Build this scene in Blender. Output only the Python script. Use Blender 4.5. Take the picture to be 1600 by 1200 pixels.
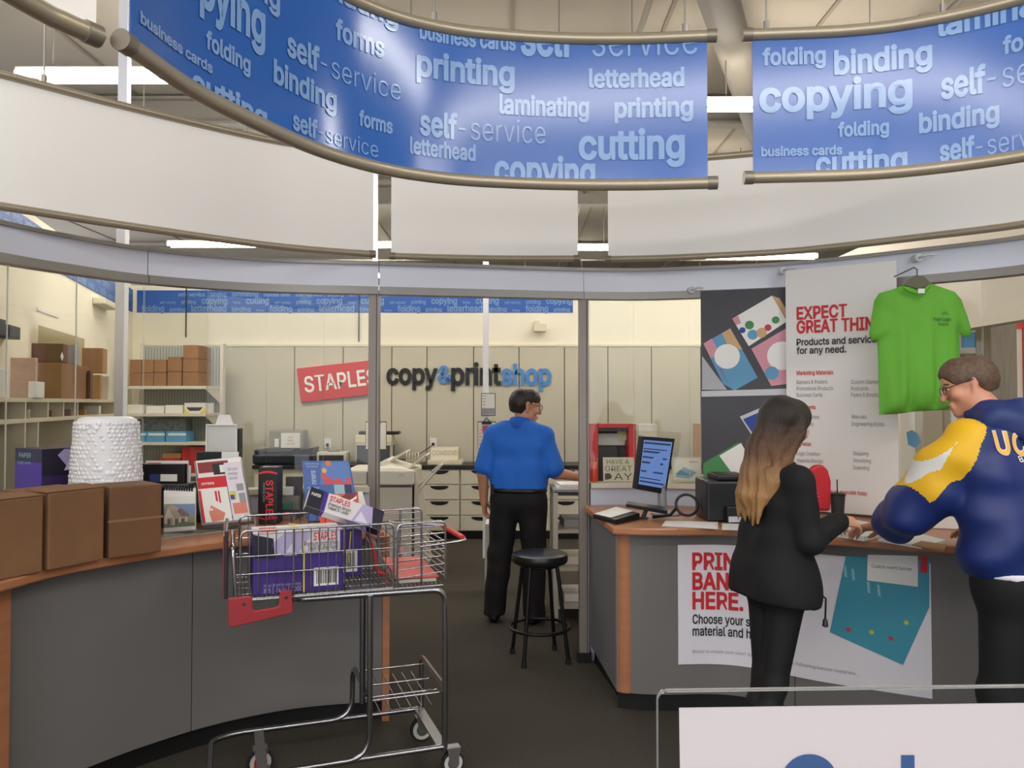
import bpy, bmesh, math, os, random
import numpy as np
from mathutils import Vector, Matrix
from mathutils.bvhtree import BVHTree

for o in list(bpy.data.objects):
    bpy.data.objects.remove(o)
SC = bpy.context.scene
COL = SC.collection
PI = math.pi
random.seed(4)
R = math.radians

# ---------------------------------------------------------------- camera, world, exposure
F = 1232.0                      # focal length in pixels of the 1600 wide frame
PITCH = math.atan(30.0 / F)     # looking slightly up
CAM = Vector((0.0, 0.0, 1.6))
cd = bpy.data.cameras.new('camera')
cd.sensor_width = 36.0
cd.lens = 36.0 * F / 1600.0
cd.clip_start = 0.05
cd.clip_end = 100
cam = bpy.data.objects.new('camera', cd)
cam.location = CAM
cam.rotation_euler = (PI / 2 + PITCH, 0, 0)
COL.objects.link(cam)
SC.camera = cam

wd = bpy.data.worlds.new('world')
SC.world = wd
wd.use_nodes = True
wd.node_tree.nodes['Background'].inputs['Color'].default_value = (0.93, 0.95, 1.0, 1)
wd.node_tree.nodes['Background'].inputs['Strength'].default_value = 0.85
SC.view_settings.view_transform = 'Standard'
SC.view_settings.look = 'None'
SC.view_settings.gamma = 1
SC.view_settings.exposure = 1.38
TUBE_POWER = 11.0
LENS_POWER = 7.5
SC.cycles.use_denoising = True
SC.cycles.max_bounces = 7
SC.cycles.transparent_max_bounces = 24

# ---------------------------------------------------------------- pixel <-> place
def ray(px, py):
    x, z = (px - 800.0) / F, (600.0 - py) / F
    c, s = math.cos(PITCH), math.sin(PITCH)
    return Vector((x, c - s * z, s + c * z))

def on(px, py, z):              # the point at height z seen at a pixel
    d = ray(px, py)
    return CAM + d * ((z - CAM.z) / d.z)

def at(px, py, Y):              # the point at depth Y seen at a pixel
    d = ray(px, py)
    return CAM + d * (Y / d.y)

# ---------------------------------------------------------------- materials
def lin(c):
    return tuple((v / 255 / 12.92) if v / 255 <= 0.04045 else ((v / 255 + 0.055) / 1.055) ** 2.4 for v in c) + (1.0,)

MATS = {}
def mat(name, col, rough=0.55, metal=0.0, spec=0.5, noise=0.0, nscale=8.0, bump=0.0, bscale=60.0, coat=0.0, stretch=None, emit=0.0):
    if name in MATS:
        return MATS[name]
    m = bpy.data.materials.new(name)
    m.use_nodes = True
    nt = m.node_tree
    b = nt.nodes['Principled BSDF']
    b.inputs['Base Color'].default_value = lin(col)
    b.inputs['Roughness'].default_value = rough
    b.inputs['Metallic'].default_value = metal
    b.inputs['Specular IOR Level'].default_value = spec
    b.inputs['Coat Weight'].default_value = coat
    if emit:
        b.inputs['Emission Color'].default_value = lin(col)
        b.inputs['Emission Strength'].default_value = emit
    tc = nt.nodes.new('ShaderNodeTexCoord')
    mp = nt.nodes.new('ShaderNodeMapping')
    nt.links.new(tc.outputs['Object'], mp.inputs['Vector'])
    if stretch:
        mp.inputs['Scale'].default_value = stretch
    if noise:
        n = nt.nodes.new('ShaderNodeTexNoise')
        n.inputs['Scale'].default_value = nscale
        n.inputs['Detail'].default_value = 5
        nt.links.new(mp.outputs['Vector'], n.inputs['Vector'])
        r = nt.nodes.new('ShaderNodeValToRGB')
        c = lin(col)
        r.color_ramp.elements[0].color = tuple(max(0, v * (1 - noise)) for v in c[:3]) + (1,)
        r.color_ramp.elements[1].color = tuple(min(1, v * (1 + noise)) for v in c[:3]) + (1,)
        r.color_ramp.elements[0].position = 0.3
        r.color_ramp.elements[1].position = 0.7
        nt.links.new(n.outputs['Fac'], r.inputs['Fac'])
        nt.links.new(r.outputs['Color'], b.inputs['Base Color'])
    if bump:
        n2 = nt.nodes.new('ShaderNodeTexNoise')
        n2.inputs['Scale'].default_value = bscale
        n2.inputs['Detail'].default_value = 4
        nt.links.new(mp.outputs['Vector'], n2.inputs['Vector'])
        bp = nt.nodes.new('ShaderNodeBump')
        bp.inputs['Strength'].default_value = bump
        bp.inputs['Distance'].default_value = 0.01
        nt.links.new(n2.outputs['Fac'], bp.inputs['Height'])
        nt.links.new(bp.outputs['Normal'], b.inputs['Normal'])
    MATS[name] = m
    return m

def clear_mat(name, tint=(255, 255, 255), gloss=0.06, rough=0.02):
    """clear sheet: mostly transparent, a little mirror reflection"""
    if name in MATS:
        return MATS[name]
    m = bpy.data.materials.new(name)
    m.use_nodes = True
    nt = m.node_tree
    nt.nodes.remove(nt.nodes['Principled BSDF'])
    out = nt.nodes['Material Output']
    t = nt.nodes.new('ShaderNodeBsdfTransparent')
    t.inputs['Color'].default_value = lin(tint)
    g = nt.nodes.new('ShaderNodeBsdfGlossy')
    g.inputs['Roughness'].default_value = rough
    mx = nt.nodes.new('ShaderNodeMixShader')
    fr = nt.nodes.new('ShaderNodeLayerWeight')
    fr.inputs['Blend'].default_value = gloss
    nt.links.new(fr.outputs['Fresnel'], mx.inputs['Fac'])
    nt.links.new(t.outputs[0], mx.inputs[1])
    nt.links.new(g.outputs[0], mx.inputs[2])
    nt.links.new(mx.outputs[0], out.inputs['Surface'])
    MATS[name] = m
    return m

# ---------------------------------------------------------------- mesh builder
class MB:
    def __init__(s):
        s.v, s.f, s.m, s.words = [], [], [], []
    def add(s, verts, faces, mi=0, xf=None):
        b = len(s.v)
        s.v += [Vector(xf(Vector(p)) if xf else p) for p in verts]
        s.f += [tuple(b + i for i in f) for f in faces]
        s.m += [mi] * len(faces)
        return s
    def box(s, x0, y0, z0, x1, y1, z1, mi=0, xf=None):
        v = [(x, y, z) for z in (z0, z1) for y in (y0, y1) for x in (x0, x1)]
        return s.add(v, [(0, 2, 3, 1), (4, 5, 7, 6), (0, 1, 5, 4), (2, 6, 7, 3), (0, 4, 6, 2), (1, 3, 7, 5)], mi, xf)
    def cbox(s, c, size, mi=0, xf=None, rz=0.0):
        c = Vector(c); h = Vector(size) / 2
        co, si = math.cos(rz), math.sin(rz)
        def g(p):
            p = Vector((c.x + co * p.x - si * p.y, c.y + si * p.x + co * p.y, c.z + p.z))
            return xf(p) if xf else p
        return s.box(-h.x, -h.y, -h.z, h.x, h.y, h.z, mi, g)
    def hexa(s, b4, t4, mi=0):
        return s.add(list(b4) + list(t4), [(3, 2, 1, 0), (4, 5, 6, 7), (0, 1, 5, 4), (1, 2, 6, 5), (2, 3, 7, 6), (3, 0, 4, 7)], mi)
    def tube(s, pts, r, n=8, closed=False, mi=0, xf=None, caps=True):
        pts = [Vector(p) for p in pts]
        N = len(pts)
        rr = r if isinstance(r, (list, tuple)) else [r] * N
        vs, fs = [], []
        prev = None
        for i, p in enumerate(pts):
            a = pts[(i - 1) % N] if (closed or i > 0) else p
            c = pts[(i + 1) % N] if (closed or i < N - 1) else p
            t = (c - a)
            t = t.normalized() if t.length > 1e-9 else Vector((0, 0, 1))
            if prev is None:
                up = Vector((0, 0, 1)) if abs(t.z) < 0.9 else Vector((1, 0, 0))
                nrm = (up - t * up.dot(t)).normalized()
            else:
                nrm = prev - t * prev.dot(t)
                nrm = nrm.normalized() if nrm.length > 1e-6 else Vector((1, 0, 0))
            prev = nrm
            bn = t.cross(nrm)
            for k in range(n):
                q = 2 * PI * k / n
                vs.append(p + (nrm * math.cos(q) + bn * math.sin(q)) * rr[i])
        for i in range(N if closed else N - 1):
            for k in range(n):
                j = (i + 1) % N
                fs.append((i * n + k, j * n + k, j * n + (k + 1) % n, i * n + (k + 1) % n))
        if caps and not closed:
            fs.append(tuple(range(n)))
            fs.append(tuple(reversed(range((N - 1) * n, N * n))))
        return s.add(vs, fs, mi, xf)
    def lathe(s, prof, n=24, c=(0, 0, 0), mi=0, xf=None):
        c = Vector(c); vs = []; fs = []
        for (r, z) in prof:
            for k in range(n):
                q = 2 * PI * k / n
                vs.append(c + Vector((r * math.cos(q), r * math.sin(q), z)))
        for i in range(len(prof) - 1):
            for k in range(n):
                fs.append((i * n + k, i * n + (k + 1) % n, (i + 1) * n + (k + 1) % n, (i + 1) * n + k))
        fs.append(tuple(reversed(range(n))))
        fs.append(tuple(range((len(prof) - 1) * n, len(prof) * n)))
        return s.add(vs, fs, mi, xf)
    def prism(s, poly, z0, z1, mi=0, xf=None):
        n = len(poly)
        area = sum(poly[i][0] * poly[(i + 1) % n][1] - poly[(i + 1) % n][0] * poly[i][1] for i in range(n))
        if area < 0:
            poly = list(reversed(poly))
        vs = [(p[0], p[1], z0) for p in poly] + [(p[0], p[1], z1) for p in poly]
        fs = [tuple(reversed(range(n))), tuple(range(n, 2 * n))]
        fs += [(i, (i + 1) % n, n + (i + 1) % n, n + i) for i in range(n)]
        return s.add(vs, fs, mi, xf)
    def wallstrip(s, pts, z0, z1, t, mi=0):
        """solid wall along plan points; the thickness t lies away from the camera side"""
        a = [Vector((p[0], p[1])) for p in pts]
        b = offset(a, t)
        n = len(a)
        vs = [(p.x, p.y, z0) for p in a] + [(p.x, p.y, z0) for p in b] + [(p.x, p.y, z1) for p in a] + [(p.x, p.y, z1) for p in b]
        fs = []
        for i in range(n - 1):
            fs += [(i, i + 1, 2 * n + i + 1, 2 * n + i), (n + i + 1, n + i, 3 * n + i, 3 * n + i + 1),
                   (2 * n + i, 2 * n + i + 1, 3 * n + i + 1, 3 * n + i), (i + 1, i, n + i, n + i + 1)]
        fs += [(0, 2 * n, 3 * n, n), (n - 1, 2 * n - 1, 4 * n - 1, 3 * n - 1)]
        return s.add(vs, fs, mi)
    def sphere(s, c, r, n=12, mi=0, xf=None, sc=(1, 1, 1)):
        prof = [(r * math.sin(PI * i / n), -r * math.cos(PI * i / n)) for i in range(1, n)]
        c = Vector(c)
        def g(p):
            p = Vector((c.x + p.x * sc[0], c.y + p.y * sc[1], c.z + p.z * sc[2]))
            return xf(p) if xf else p
        return s.lathe(prof, n + 4, (0, 0, 0), mi, g)
    def build(s, name, mats, parent=None, smooth=None, bevel=0.0, world=True):
        me = bpy.data.meshes.new(name)
        off = parent.matrix_basis.inverted() if (parent is not None and world) else Matrix.Identity(4)
        if parent is not None and world and parent.parent is not None:
            off = parent.matrix_basis.inverted() @ parent.parent.matrix_basis.inverted()
        if parent is not None and world:
            vs = [tuple(off @ p) for p in s.v]
        else:
            vs = [tuple(p) for p in s.v]
        me.from_pydata(vs, [], s.f)
        mats = mats if isinstance(mats, (list, tuple)) else [mats]
        for m in mats:
            me.materials.append(m)
        if len(mats) > 1:
            me.polygons.foreach_set('material_index', s.m)
        me.validate()
        o = bpy.data.objects.new(name, me)
        COL.objects.link(o)
        if parent is not None:
            o.parent = parent
        if smooth:
            me.polygons.foreach_set('use_smooth', [True] * len(me.polygons))
            if smooth < 170:
                me.set_sharp_from_angle(angle=R(smooth))
        if bevel:
            bv = o.modifiers.new('bevel', 'BEVEL')
            bv.width = bevel; bv.segments = 2; bv.limit_method = 'ANGLE'; bv.angle_limit = R(40)
        return o

def build_words(mb, name, mats, parent, smooth=None, world=True):
    """every word of the lettering as a part of its own"""
    for v0, f0, nv, nf in mb.words:
        w = MB(); w.v = mb.v[v0:v0 + nv]; w.f = [tuple(i - v0 for i in q) for q in mb.f[f0:f0 + nf]]; w.m = mb.m[f0:f0 + nf]
        w.build(name, mats, parent, smooth=smooth, world=world)

def offset(pts, t):
    """plan points moved sideways by t (away from the camera side, to the left of the walking direction)"""
    out = []
    n = len(pts)
    for i in range(n):
        a = Vector(pts[max(i - 1, 0)][:2]); b = Vector(pts[min(i + 1, n - 1)][:2])
        d = (b - a).normalized()
        out.append(Vector(pts[i][:2]) + Vector((-d.y, d.x)) * t)
    return out

def spline(pts, n=60):
    """smooth plan curve through points, evenly spaced"""
    P = [Vector(p[:2]) for p in pts]
    P = [P[0] * 2 - P[1]] + P + [P[-1] * 2 - P[-2]]
    dense = []
    for i in range(1, len(P) - 2):
        a, b, c, d = P[i - 1], P[i], P[i + 1], P[i + 2]
        for k in range(24):
            t = k / 24
            dense.append(0.5 * ((2 * b) + (c - a) * t + (2 * a - 5 * b + 4 * c - d) * t * t + (3 * b - a - 3 * c + d) * t ** 3))
    dense.append(P[-2])
    L = [0.0]
    for i in range(1, len(dense)):
        L.append(L[-1] + (dense[i] - dense[i - 1]).length)
    out = []
    j = 0
    for k in range(n):
        s = L[-1] * k / (n - 1)
        while j < len(L) - 2 and L[j + 1] < s:
            j += 1
        t = (s - L[j]) / max(L[j + 1] - L[j], 1e-9)
        out.append(dense[j].lerp(dense[j + 1], min(max(t, 0), 1)))
    return out

class Plan:
    """a curve in plan with arc length and where a pixel column meets it"""
    def __init__(s, pts, n=160):
        s.p = spline(pts, n)
        s.s = [0.0]
        for i in range(1, n):
            s.s.append(s.s[-1] + (s.p[i] - s.p[i - 1]).length)
        s.L = s.s[-1]
    def pos(s, d):
        h = s.L / (len(s.p) - 1)
        i = min(max(int(d / h), 0), len(s.p) - 2)
        t = d / h - i
        a, b = s.p[i], s.p[i + 1]
        tan = (b - a).normalized()
        return a + (b - a) * t, tan
    def px(s, px, py=600):
        """arc length where the view ray through the pixel column crosses the curve"""
        r = ray(px, py)
        k = r.x / r.y
        best = None
        for i in range(len(s.p) - 1):
            a = s.p[i].x - k * s.p[i].y; b = s.p[i + 1].x - k * s.p[i + 1].y
            if a <= 0 <= b or b <= 0 <= a:
                t = a / (a - b) if a != b else 0
                best = s.s[i] + t * (s.s[i + 1] - s.s[i])
        if best is None:
            best = 0 if (s.p[0].x - k * s.p[0].y) > 0 else s.L
        return best
    def st(s, px, py):
        d = s.px(px, py)
        p, _ = s.pos(d)
        r = ray(px, py)
        return d, CAM.z + r.z * p.y / r.y
    def sub(s, d0, d1, n=30):
        return [s.pos(d0 + (d1 - d0) * i / (n - 1))[0] for i in range(n)]

# ---------------------------------------------------------------- text
_TX = {}
try:                                    # the grotesque that ships inside Blender; else Blender's built-in font
    FONT = bpy.data.fonts.load(os.path.join(bpy.utils.system_resource('DATAFILES'), 'fonts', 'Inter.woff2'))
except Exception:
    FONT = None
def text2d(body, bold=0.0):
    key = (body, bold)
    if key not in _TX:
        c = bpy.data.curves.new('t', 'FONT')
        c.body = body
        if FONT: c.font = FONT
        c.size = 1.0; c.offset = min(bold, 0.0); c.resolution_u = 3
        c.fill_mode = 'FRONT'
        o = bpy.data.objects.new('t', c)
        me = o.to_mesh()
        v = [(p.co.x, p.co.y) for p in me.vertices]
        f = [tuple(p.vertices) for p in me.polygons]
        o.to_mesh_clear()
        bpy.data.objects.remove(o); bpy.data.curves.remove(c)
        if bold > 0.004:                # heavier weight: a rim added round every outline
            nb, d = {}, bold * 0.8
            key2 = {}
            idx = [key2.setdefault((round(p[0], 5), round(p[1], 5)), i) for i, p in enumerate(v)]
            ed = {}
            for q in f:
                for i in range(len(q)):
                    a_, b_ = idx[q[i]], idx[q[(i + 1) % len(q)]]
                    if a_ != b_: ed.setdefault((min(a_, b_), max(a_, b_)), []).append((a_, b_, q))
            rim = []
            for k_, L_ in ed.items():
                if len(L_) == 1:
                    a_, b_, q = L_[0]
                    ar = sum(v[q[i]][0] * v[q[(i + 1) % len(q)]][1] - v[q[(i + 1) % len(q)]][0] * v[q[i]][1] for i in range(len(q)))
                    rim.append((a_, b_) if ar > 0 else (b_, a_))
            nr = {}
            for a_, b_ in rim:
                dx, dy = v[b_][0] - v[a_][0], v[b_][1] - v[a_][1]; l = math.hypot(dx, dy) or 1
                for i in (a_, b_): nr.setdefault(i, []).append((dy / l, -dx / l))
            new = {}
            for i, L in nr.items():
                sx, sy = sum(n_[0] for n_ in L), sum(n_[1] for n_ in L); l = math.hypot(sx, sy) or 1; sx, sy = sx / l, sy / l
                c_ = max(0.6, sx * L[0][0] + sy * L[0][1])
                new[i] = len(v); v.append((v[i][0] + sx * d / c_, v[i][1] + sy * d / c_))
            f += [(a_, new[a_], new[b_], b_) for a_, b_ in rim]
        x0 = min((p[0] for p in v), default=0); x1 = max((p[0] for p in v), default=1)
        _TX[key] = ([(p[0] - x0, p[1]) for p in v], f, x1 - x0)
    return _TX[key]

ASC = max(p[1] for p in text2d('d')[0])     # ascender height of the font

def put_text(mb, body, mapf, w=None, h=0.1, bold=0.02, mi=0, clip=None, xs=0.85, align=0.0):
    """lettering: h is the height of an ascender, w the width (None: natural times xs); mapf(u, v) -> point; clip = (u0, v0, u1, v1)"""
    v, f, tw = text2d(body, bold)
    sy = h / ASC
    sx = (w / tw) if w else sy * xs
    ox = -align * tw * sx
    pts = [(p[0] * sx + ox, p[1] * sy) for p in v]
    if clip:
        bm = bmesh.new()
        bv = [bm.verts.new((p[0], p[1], 0)) for p in pts]
        for q in f:
            try: bm.faces.new([bv[i] for i in q])
            except ValueError: pass
        for co, no in (((clip[0], 0, 0), (-1, 0, 0)), ((clip[2], 0, 0), (1, 0, 0)), ((0, clip[1], 0), (0, -1, 0)), ((0, clip[3], 0), (0, 1, 0))):
            bmesh.ops.bisect_plane(bm, geom=bm.verts[:] + bm.edges[:] + bm.faces[:], plane_co=co, plane_no=no, clear_outer=True)
        bm.verts.ensure_lookup_table(); bm.verts.index_update()
        pts = [(q.co.x, q.co.y) for q in bm.verts]
        f = [tuple(x.index for x in q.verts) for q in bm.faces]
        bm.free()
    if pts:
        mb.words.append((len(mb.v), len(mb.f), len(pts), len(f)))
        mb.add([mapf(*p) for p in pts], f, mi)
    return tw * sx

def plane_map(o, ex, ey):
    o, ex, ey = Vector(o), Vector(ex), Vector(ey)
    return lambda u, v: o + ex * u + ey * v

def plan_map(plan, s0, z0, off):
    def g(u, v):
        p, t = plan.pos(s0 + u)
        n = Vector((-t.y, t.x))
        return Vector((p.x + n.x * off, p.y + n.y * off, z0 + v))
    return g

# ---------------------------------------------------------------- things
def tag(o, label=None, cat=None, group=None, kind=None):
    if label: o['label'] = label
    if cat: o['category'] = cat
    if group: o['group'] = group
    if kind: o['kind'] = kind
    return o

def thing(name, label, cat, loc=(0, 0, 0), rz=0.0, group=None):
    o = bpy.data.objects.new(name, None)
    o.empty_display_size = 0.05
    COL.objects.link(o)
    o.location = loc
    o.rotation_euler = (0, 0, rz)
    o.matrix_basis = Matrix.Translation(Vector(loc)) @ Matrix.Rotation(rz, 4, 'Z')
    return tag(o, label, cat, group)

def struct(o):
    o['kind'] = 'structure'
    return o

def dup(root, loc, rz=None, label=None):
    c = root.copy(); COL.objects.link(c)
    c.location = loc
    if rz is not None: c.rotation_euler = (0, 0, rz)
    if label: c['label'] = label
    for ch in list(root.children):
        k = ch.copy(); COL.objects.link(k); k.parent = c
        for g in list(ch.children):
            q = g.copy(); COL.objects.link(q); q.parent = k
    return c

def frame_xf(loc, rz=0.0, rx=0.0, ry=0.0):
    M = Matrix.Translation(Vector(loc)) @ Matrix.Rotation(rz, 4, 'Z') @ Matrix.Rotation(ry, 4, 'Y') @ Matrix.Rotation(rx, 4, 'X')
    return lambda p: M @ Vector(p)
# ================================================================ materials used all over
ALU = mat('brushed_aluminium', (150, 146, 140), 0.38, 0.55)
ROD = mat('satin_bronze_rod', (178, 166, 144), 0.32, 0.4)
CHROME = mat('chrome_wire', (190, 190, 195), 0.16, 1.0)
STEEL = mat('zinc_tube', (165, 165, 170), 0.24, 1.0)
BIGCARD = mat('kraft_cardboard', (128, 92, 62), 0.85, noise=0.1, nscale=5)
BLACK = mat('black_plastic', (20, 20, 23), 0.4)
DARK = mat('charcoal_plastic', (42, 44, 50), 0.45)
WHITE = mat('white_paper', (232, 230, 226), 0.7)
CREAM = mat('cream_plastic', (222, 215, 190), 0.5)
OFFW = mat('off_white_plastic', (214, 209, 196), 0.5)
REDP = mat('red_plastic', (205, 38, 42), 0.4)
REDINK = mat('red_ink', (205, 35, 45), 0.6)
BLACKINK = mat('black_ink', (35, 35, 38), 0.6)
GREYINK = mat('grey_ink', (150, 150, 152), 0.7)
WHITEINK = mat('white_ink', (238, 236, 232), 0.6)
CARD = mat('brown_cardboard', (150, 108, 74), 0.85, noise=0.1, nscale=5)
CARD2 = mat('pale_cardboard', (172, 130, 88), 0.85, noise=0.1, nscale=5)
TAPE = mat('packing_tape', (138, 102, 72), 0.45)
WOOD = mat('cherry_laminate', (176, 118, 82), 0.42, noise=0.1, nscale=3, stretch=(1, 1, 9), coat=0.15)
GREYLAM = mat('grey_laminate', (114, 111, 109), 0.5, noise=0.04, nscale=400)
KICK = mat('black_toe_kick', (16, 16, 17), 0.5)
LAVENDER = mat('pale_lavender_panel', (222, 226, 240), 0.5)
VALANCE = mat('white_valance_sheet', (250, 248, 244), 0.4)
BLUEB = mat('glossy_blue_vinyl', (50, 103, 186), 0.17, spec=0.8, bump=0.05, bscale=3)
LETB = mat('pale_blue_ink', (134, 170, 220), 0.16, spec=0.8)
CREAMW = mat('cream_wall_paint', (242, 236, 216), 0.8, noise=0.015, nscale=2)
GLASS = clear_mat('partition_glass', (253, 254, 252), 0.26)
GEDGE = mat('glass_edge', (236, 240, 234), 0.4)
ACRYL = clear_mat('clear_acrylic', (253, 254, 254), 0.12, 0.04)

# ================================================================ the shell
b = MB(); b.box(-9, -9, -0.1, 9, 26, 0)
struct(b.build('floor', mat('dark_grey_carpet', (76, 72, 65), 0.95, spec=0.15, noise=0.4, nscale=160, bump=0.5, bscale=260)))
b = MB(); b.box(-14, -9, 5.3, 14, 26, 5.4)
CEILM = mat('tan_roof_deck', (146, 138, 125), 0.85, noise=0.06, nscale=0.7)
struct(b.build('ceiling', CEILM))
b = MB()
for k in range(-9, 10):
    b.box(k * 1.5 - 0.02, -9, 5.285, k * 1.5 + 0.02, 26, 5.3)
struct(b.build('trim_1', mat('deck_seam', (120, 110, 98), 0.8)))
b = MB(); b.box(-14, 25.8, 0, 14, 26, 5.3)
struct(b.build('wall_far', mat('tan_far_wall', (196, 184, 160), 0.8)))
STEELB = mat('grey_beam_paint', (128, 122, 112), 0.6)
for i, (y, z) in enumerate(((5.2, 4.95), (9.4, 4.95), (13.0, 4.9), (18, 4.9))):     # roof beams with braces
    b = MB()
    b.box(-13, y - 0.09, z + 0.28, 13, y + 0.09, z + 0.31)
    b.box(-13, y - 0.012, z, 13, y + 0.012, z + 0.3)
    b.box(-13, y - 0.09, z - 0.02, 13, y + 0.09, z + 0.01)
    for x in (-8, -4.2, 0.4, 3.0, 6.2, 9):
        b.tube([(x, y, z), (x + 0.55, y + 1.4, 5.28)], 0.04, 6)
    struct(b.build('ceiling_beam', STEELB))
for i, x in enumerate((-2.6, 1.2, 3.9)):
    b = MB(); b.tube([(x, -6, 5.1), (x, 25, 5.1)], 0.03, 8)
    struct(b.build('ceiling_pipe', STEELB, smooth=60))
b = MB(); b.tube([(1.25, 5.4, 5.0), (4.3, 12.6, 5.0)], 0.17, 12)
struct(b.build('ceiling_duct', mat('duct_grey', (112, 106, 96), 0.6), smooth=60))

# back wall of the copy shop: cream paint above grey-beige slat panelling
BY = 9.9
b = MB(); b.box(-5.2, BY, 0, 3.6, BY + 0.12, 3.08)
struct(b.build('wall_back', CREAMW))
PANEL = mat('grey_beige_panelling', (196, 191, 172), 0.6, noise=0.02, nscale=3)
GROOVE = mat('panel_groove', (120, 114, 100), 0.7)
b = MB()
px_edges = [330, 460, 536, 612, 667, 740, 811, 882, 950, 1018, 1095, 1165, 1235]
xs = [at(p, 600, BY - 0.03).x for p in px_edges]
for i in range(len(xs) - 1):
    b.box(xs[i] + 0.006, BY - 0.03, 0.0, xs[i + 1] - 0.006, BY - 0.004, 2.31)
b.box(xs[0], BY - 0.012, 0, xs[-1], BY - 0.002, 2.3, 1)
b.box(xs[0] - 0.03, BY - 0.04, 2.31, xs[-1], BY, 2.335, 2)
b.box(xs[0] - 0.05, BY - 0.05, 0, xs[0] - 0.01, BY, 2.335, 2)
struct(b.build('wall_back_panelling', [PANEL, GROOVE, CREAM], bevel=0.0))
# angled left wall
LD = Vector((-0.2607, 0.9654, 0))                 # its direction, going away
LA = Vector((-2.1 - 0.27 * 0.5, 0.5, 0))          # a point on it
def lw(t, z, off=0.0):                            # t metres along the wall, off metres in front of it
    n = Vector((0.9654, 0.2607, 0))
    return LA + LD * t + n * off + Vector((0, 0, z))
TL = (BY - 0.5) / 0.9654
b = MB()
b.hexa([lw(0.5, 0), lw(TL, 0), lw(TL, 0, -0.12), lw(0.5, 0, -0.12)], [lw(0.5, 3.08), lw(TL, 3.08), lw(TL, 3.08, -0.12), lw(0.5, 3.08, -0.12)])
struct(b.build('wall_left', CREAMW))
# right wall: full height above, opening to the sales floor nearer to us
b = MB()
b.box(3.3, 6.7, 0, 3.42, BY + 0.1, 3.08)
b.box(3.3, 1.5, 2.14, 3.42, 6.7, 3.08)
struct(b.build('wall_right', mat('ivory_wall_paint', (238, 228, 214), 0.8)))

# printed blue border along the top of both walls
def border(name, label, mapf_at, L, seed):
    root = thing(name, label, 'border', mapf_at(0, 2.74, 0.0))
    p = MB(); p.hexa([mapf_at(0, 2.74, 0.008), mapf_at(L, 2.74, 0.008), mapf_at(L, 2.74, 0), mapf_at(0, 2.74, 0)],
                     [mapf_at(0, 3.02, 0.008), mapf_at(L, 3.02, 0.008), mapf_at(L, 3.02, 0), mapf_at(0, 3.02, 0)])
    p.build('strip', mat('border_blue', (36, 92, 180), 0.5), root)
    t = MB()
    rows = ((2.752, (('folding', 0.075), ('printing', 0.05), ('letterhead', 0.08), ('binding', 0.06), ('forms', 0.03))),
            (2.852, (('cutting', 0.078), ('self-service', 0.03), ('printing', 0.045), ('copying', 0.075), ('forms', 0.03))),
            (2.945, (('laminating', 0.06), ('business cards', 0.04), ('self-service', 0.05), ('binding', 0.05))))
    for ri, (z, seq) in enumerate(rows):
        x, k = 0.06 + 0.23 * ri, ri
        while x < L - 0.1:
            wd_, h = seq[k % len(seq)]
            x += put_text(t, wd_, (lambda X, Z: (lambda u, v: mapf_at(min(X + u, L), Z + v, 0.011)))(x, z), None, h, 0.03, 0, clip=(0, -1, L - x, 3.01 - z)) + 0.07; k += 1
    build_words(t, 'lettering', mat('border_ink', (122, 158, 206), 0.5), root)
    return root
bx0, bx1 = -4.72, at(895, 480, BY).x
border('wall_border', 'printed blue border strip along the top of the back wall behind the red sign', lambda u, z, off: Vector((bx0 + u, BY - off, z)), bx1 - bx0, 1)
border('wall_border', 'printed blue border strip along the top of the angled wall above the brown boxes', lambda u, z, off: lw(1.5 + u, z, off), TL - 1.55, 2)

# ================================================================ glazed partition: header ring, posts, glass, ledge
HZ = 2.25
hpx = [(-330, 338), (-150, 381), (0, 410), (100, 426), (230, 443), (400, 455), (592, 460)]
hL = [on(x, y, HZ) for x, y in hpx]
hR = [on(x, y, HZ) for x, y in [(912, 467.5), (1000, 468), (1092, 465.5), (1250, 459), (1450, 442.5), (1600, 428), (1760, 402), (1950, 360)]]
PL = Plan(hL); PR = Plan(hR)
PD = Plan([hL[-1], hL[-1].lerp(hR[0], 0.5), hR[0]])
GREYT = mat('dark_grey_trim', (112, 106, 100), 0.45, 0.3)
def header(plan, d0, d1, name):
    pts = plan.sub(d0, d1, 24)
    b = MB()
    b.wallstrip(pts, HZ + 0.045, HZ + 0.175, 0.05, 0)
    f = offset(pts, -0.018)
    b.wallstrip(f, HZ, HZ + 0.045, 0.08, 1)
    b.wallstrip(f, HZ + 0.175, HZ + 0.195, 0.08, 1)
    return struct(b.build(name, [LAVENDER, ALU], smooth=30))
s230, s592 = PL.px(231, 415), PL.L
header(PL, 0.0, s230 - 0.003, 'trim_2')
header(PL, s230 + 0.003, s592 - 0.003, 'trim_3')
header(PD, 0.003, PD.L - 0.003, 'trim_4')
header(PR, 0.003, PR.L, 'trim_5')
for i, (q, hh) in enumerate(((hL[-1] + Vector((-0.03, 0.03, 0)), 0), (hR[0] + Vector((0.0, 0.03, 0)), 1))):
    b = MB()
    b.cbox((q.x, q.y, HZ / 2), (0.06, 0.075, HZ), 0)
    b.cbox((q.x + 0.018, q.y - 0.036, HZ / 2), (0.004, 0.006, HZ), 1)
    b.cbox((q.x, q.y, 0.03), (0.085, 0.1, 0.06), 1)
    struct(b.build('pillar_%d' % (i + 1), [mat('warm_grey_post', (142, 134, 126), 0.45, 0.25), KICK]))
LEDGE_Z = 1.075
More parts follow.
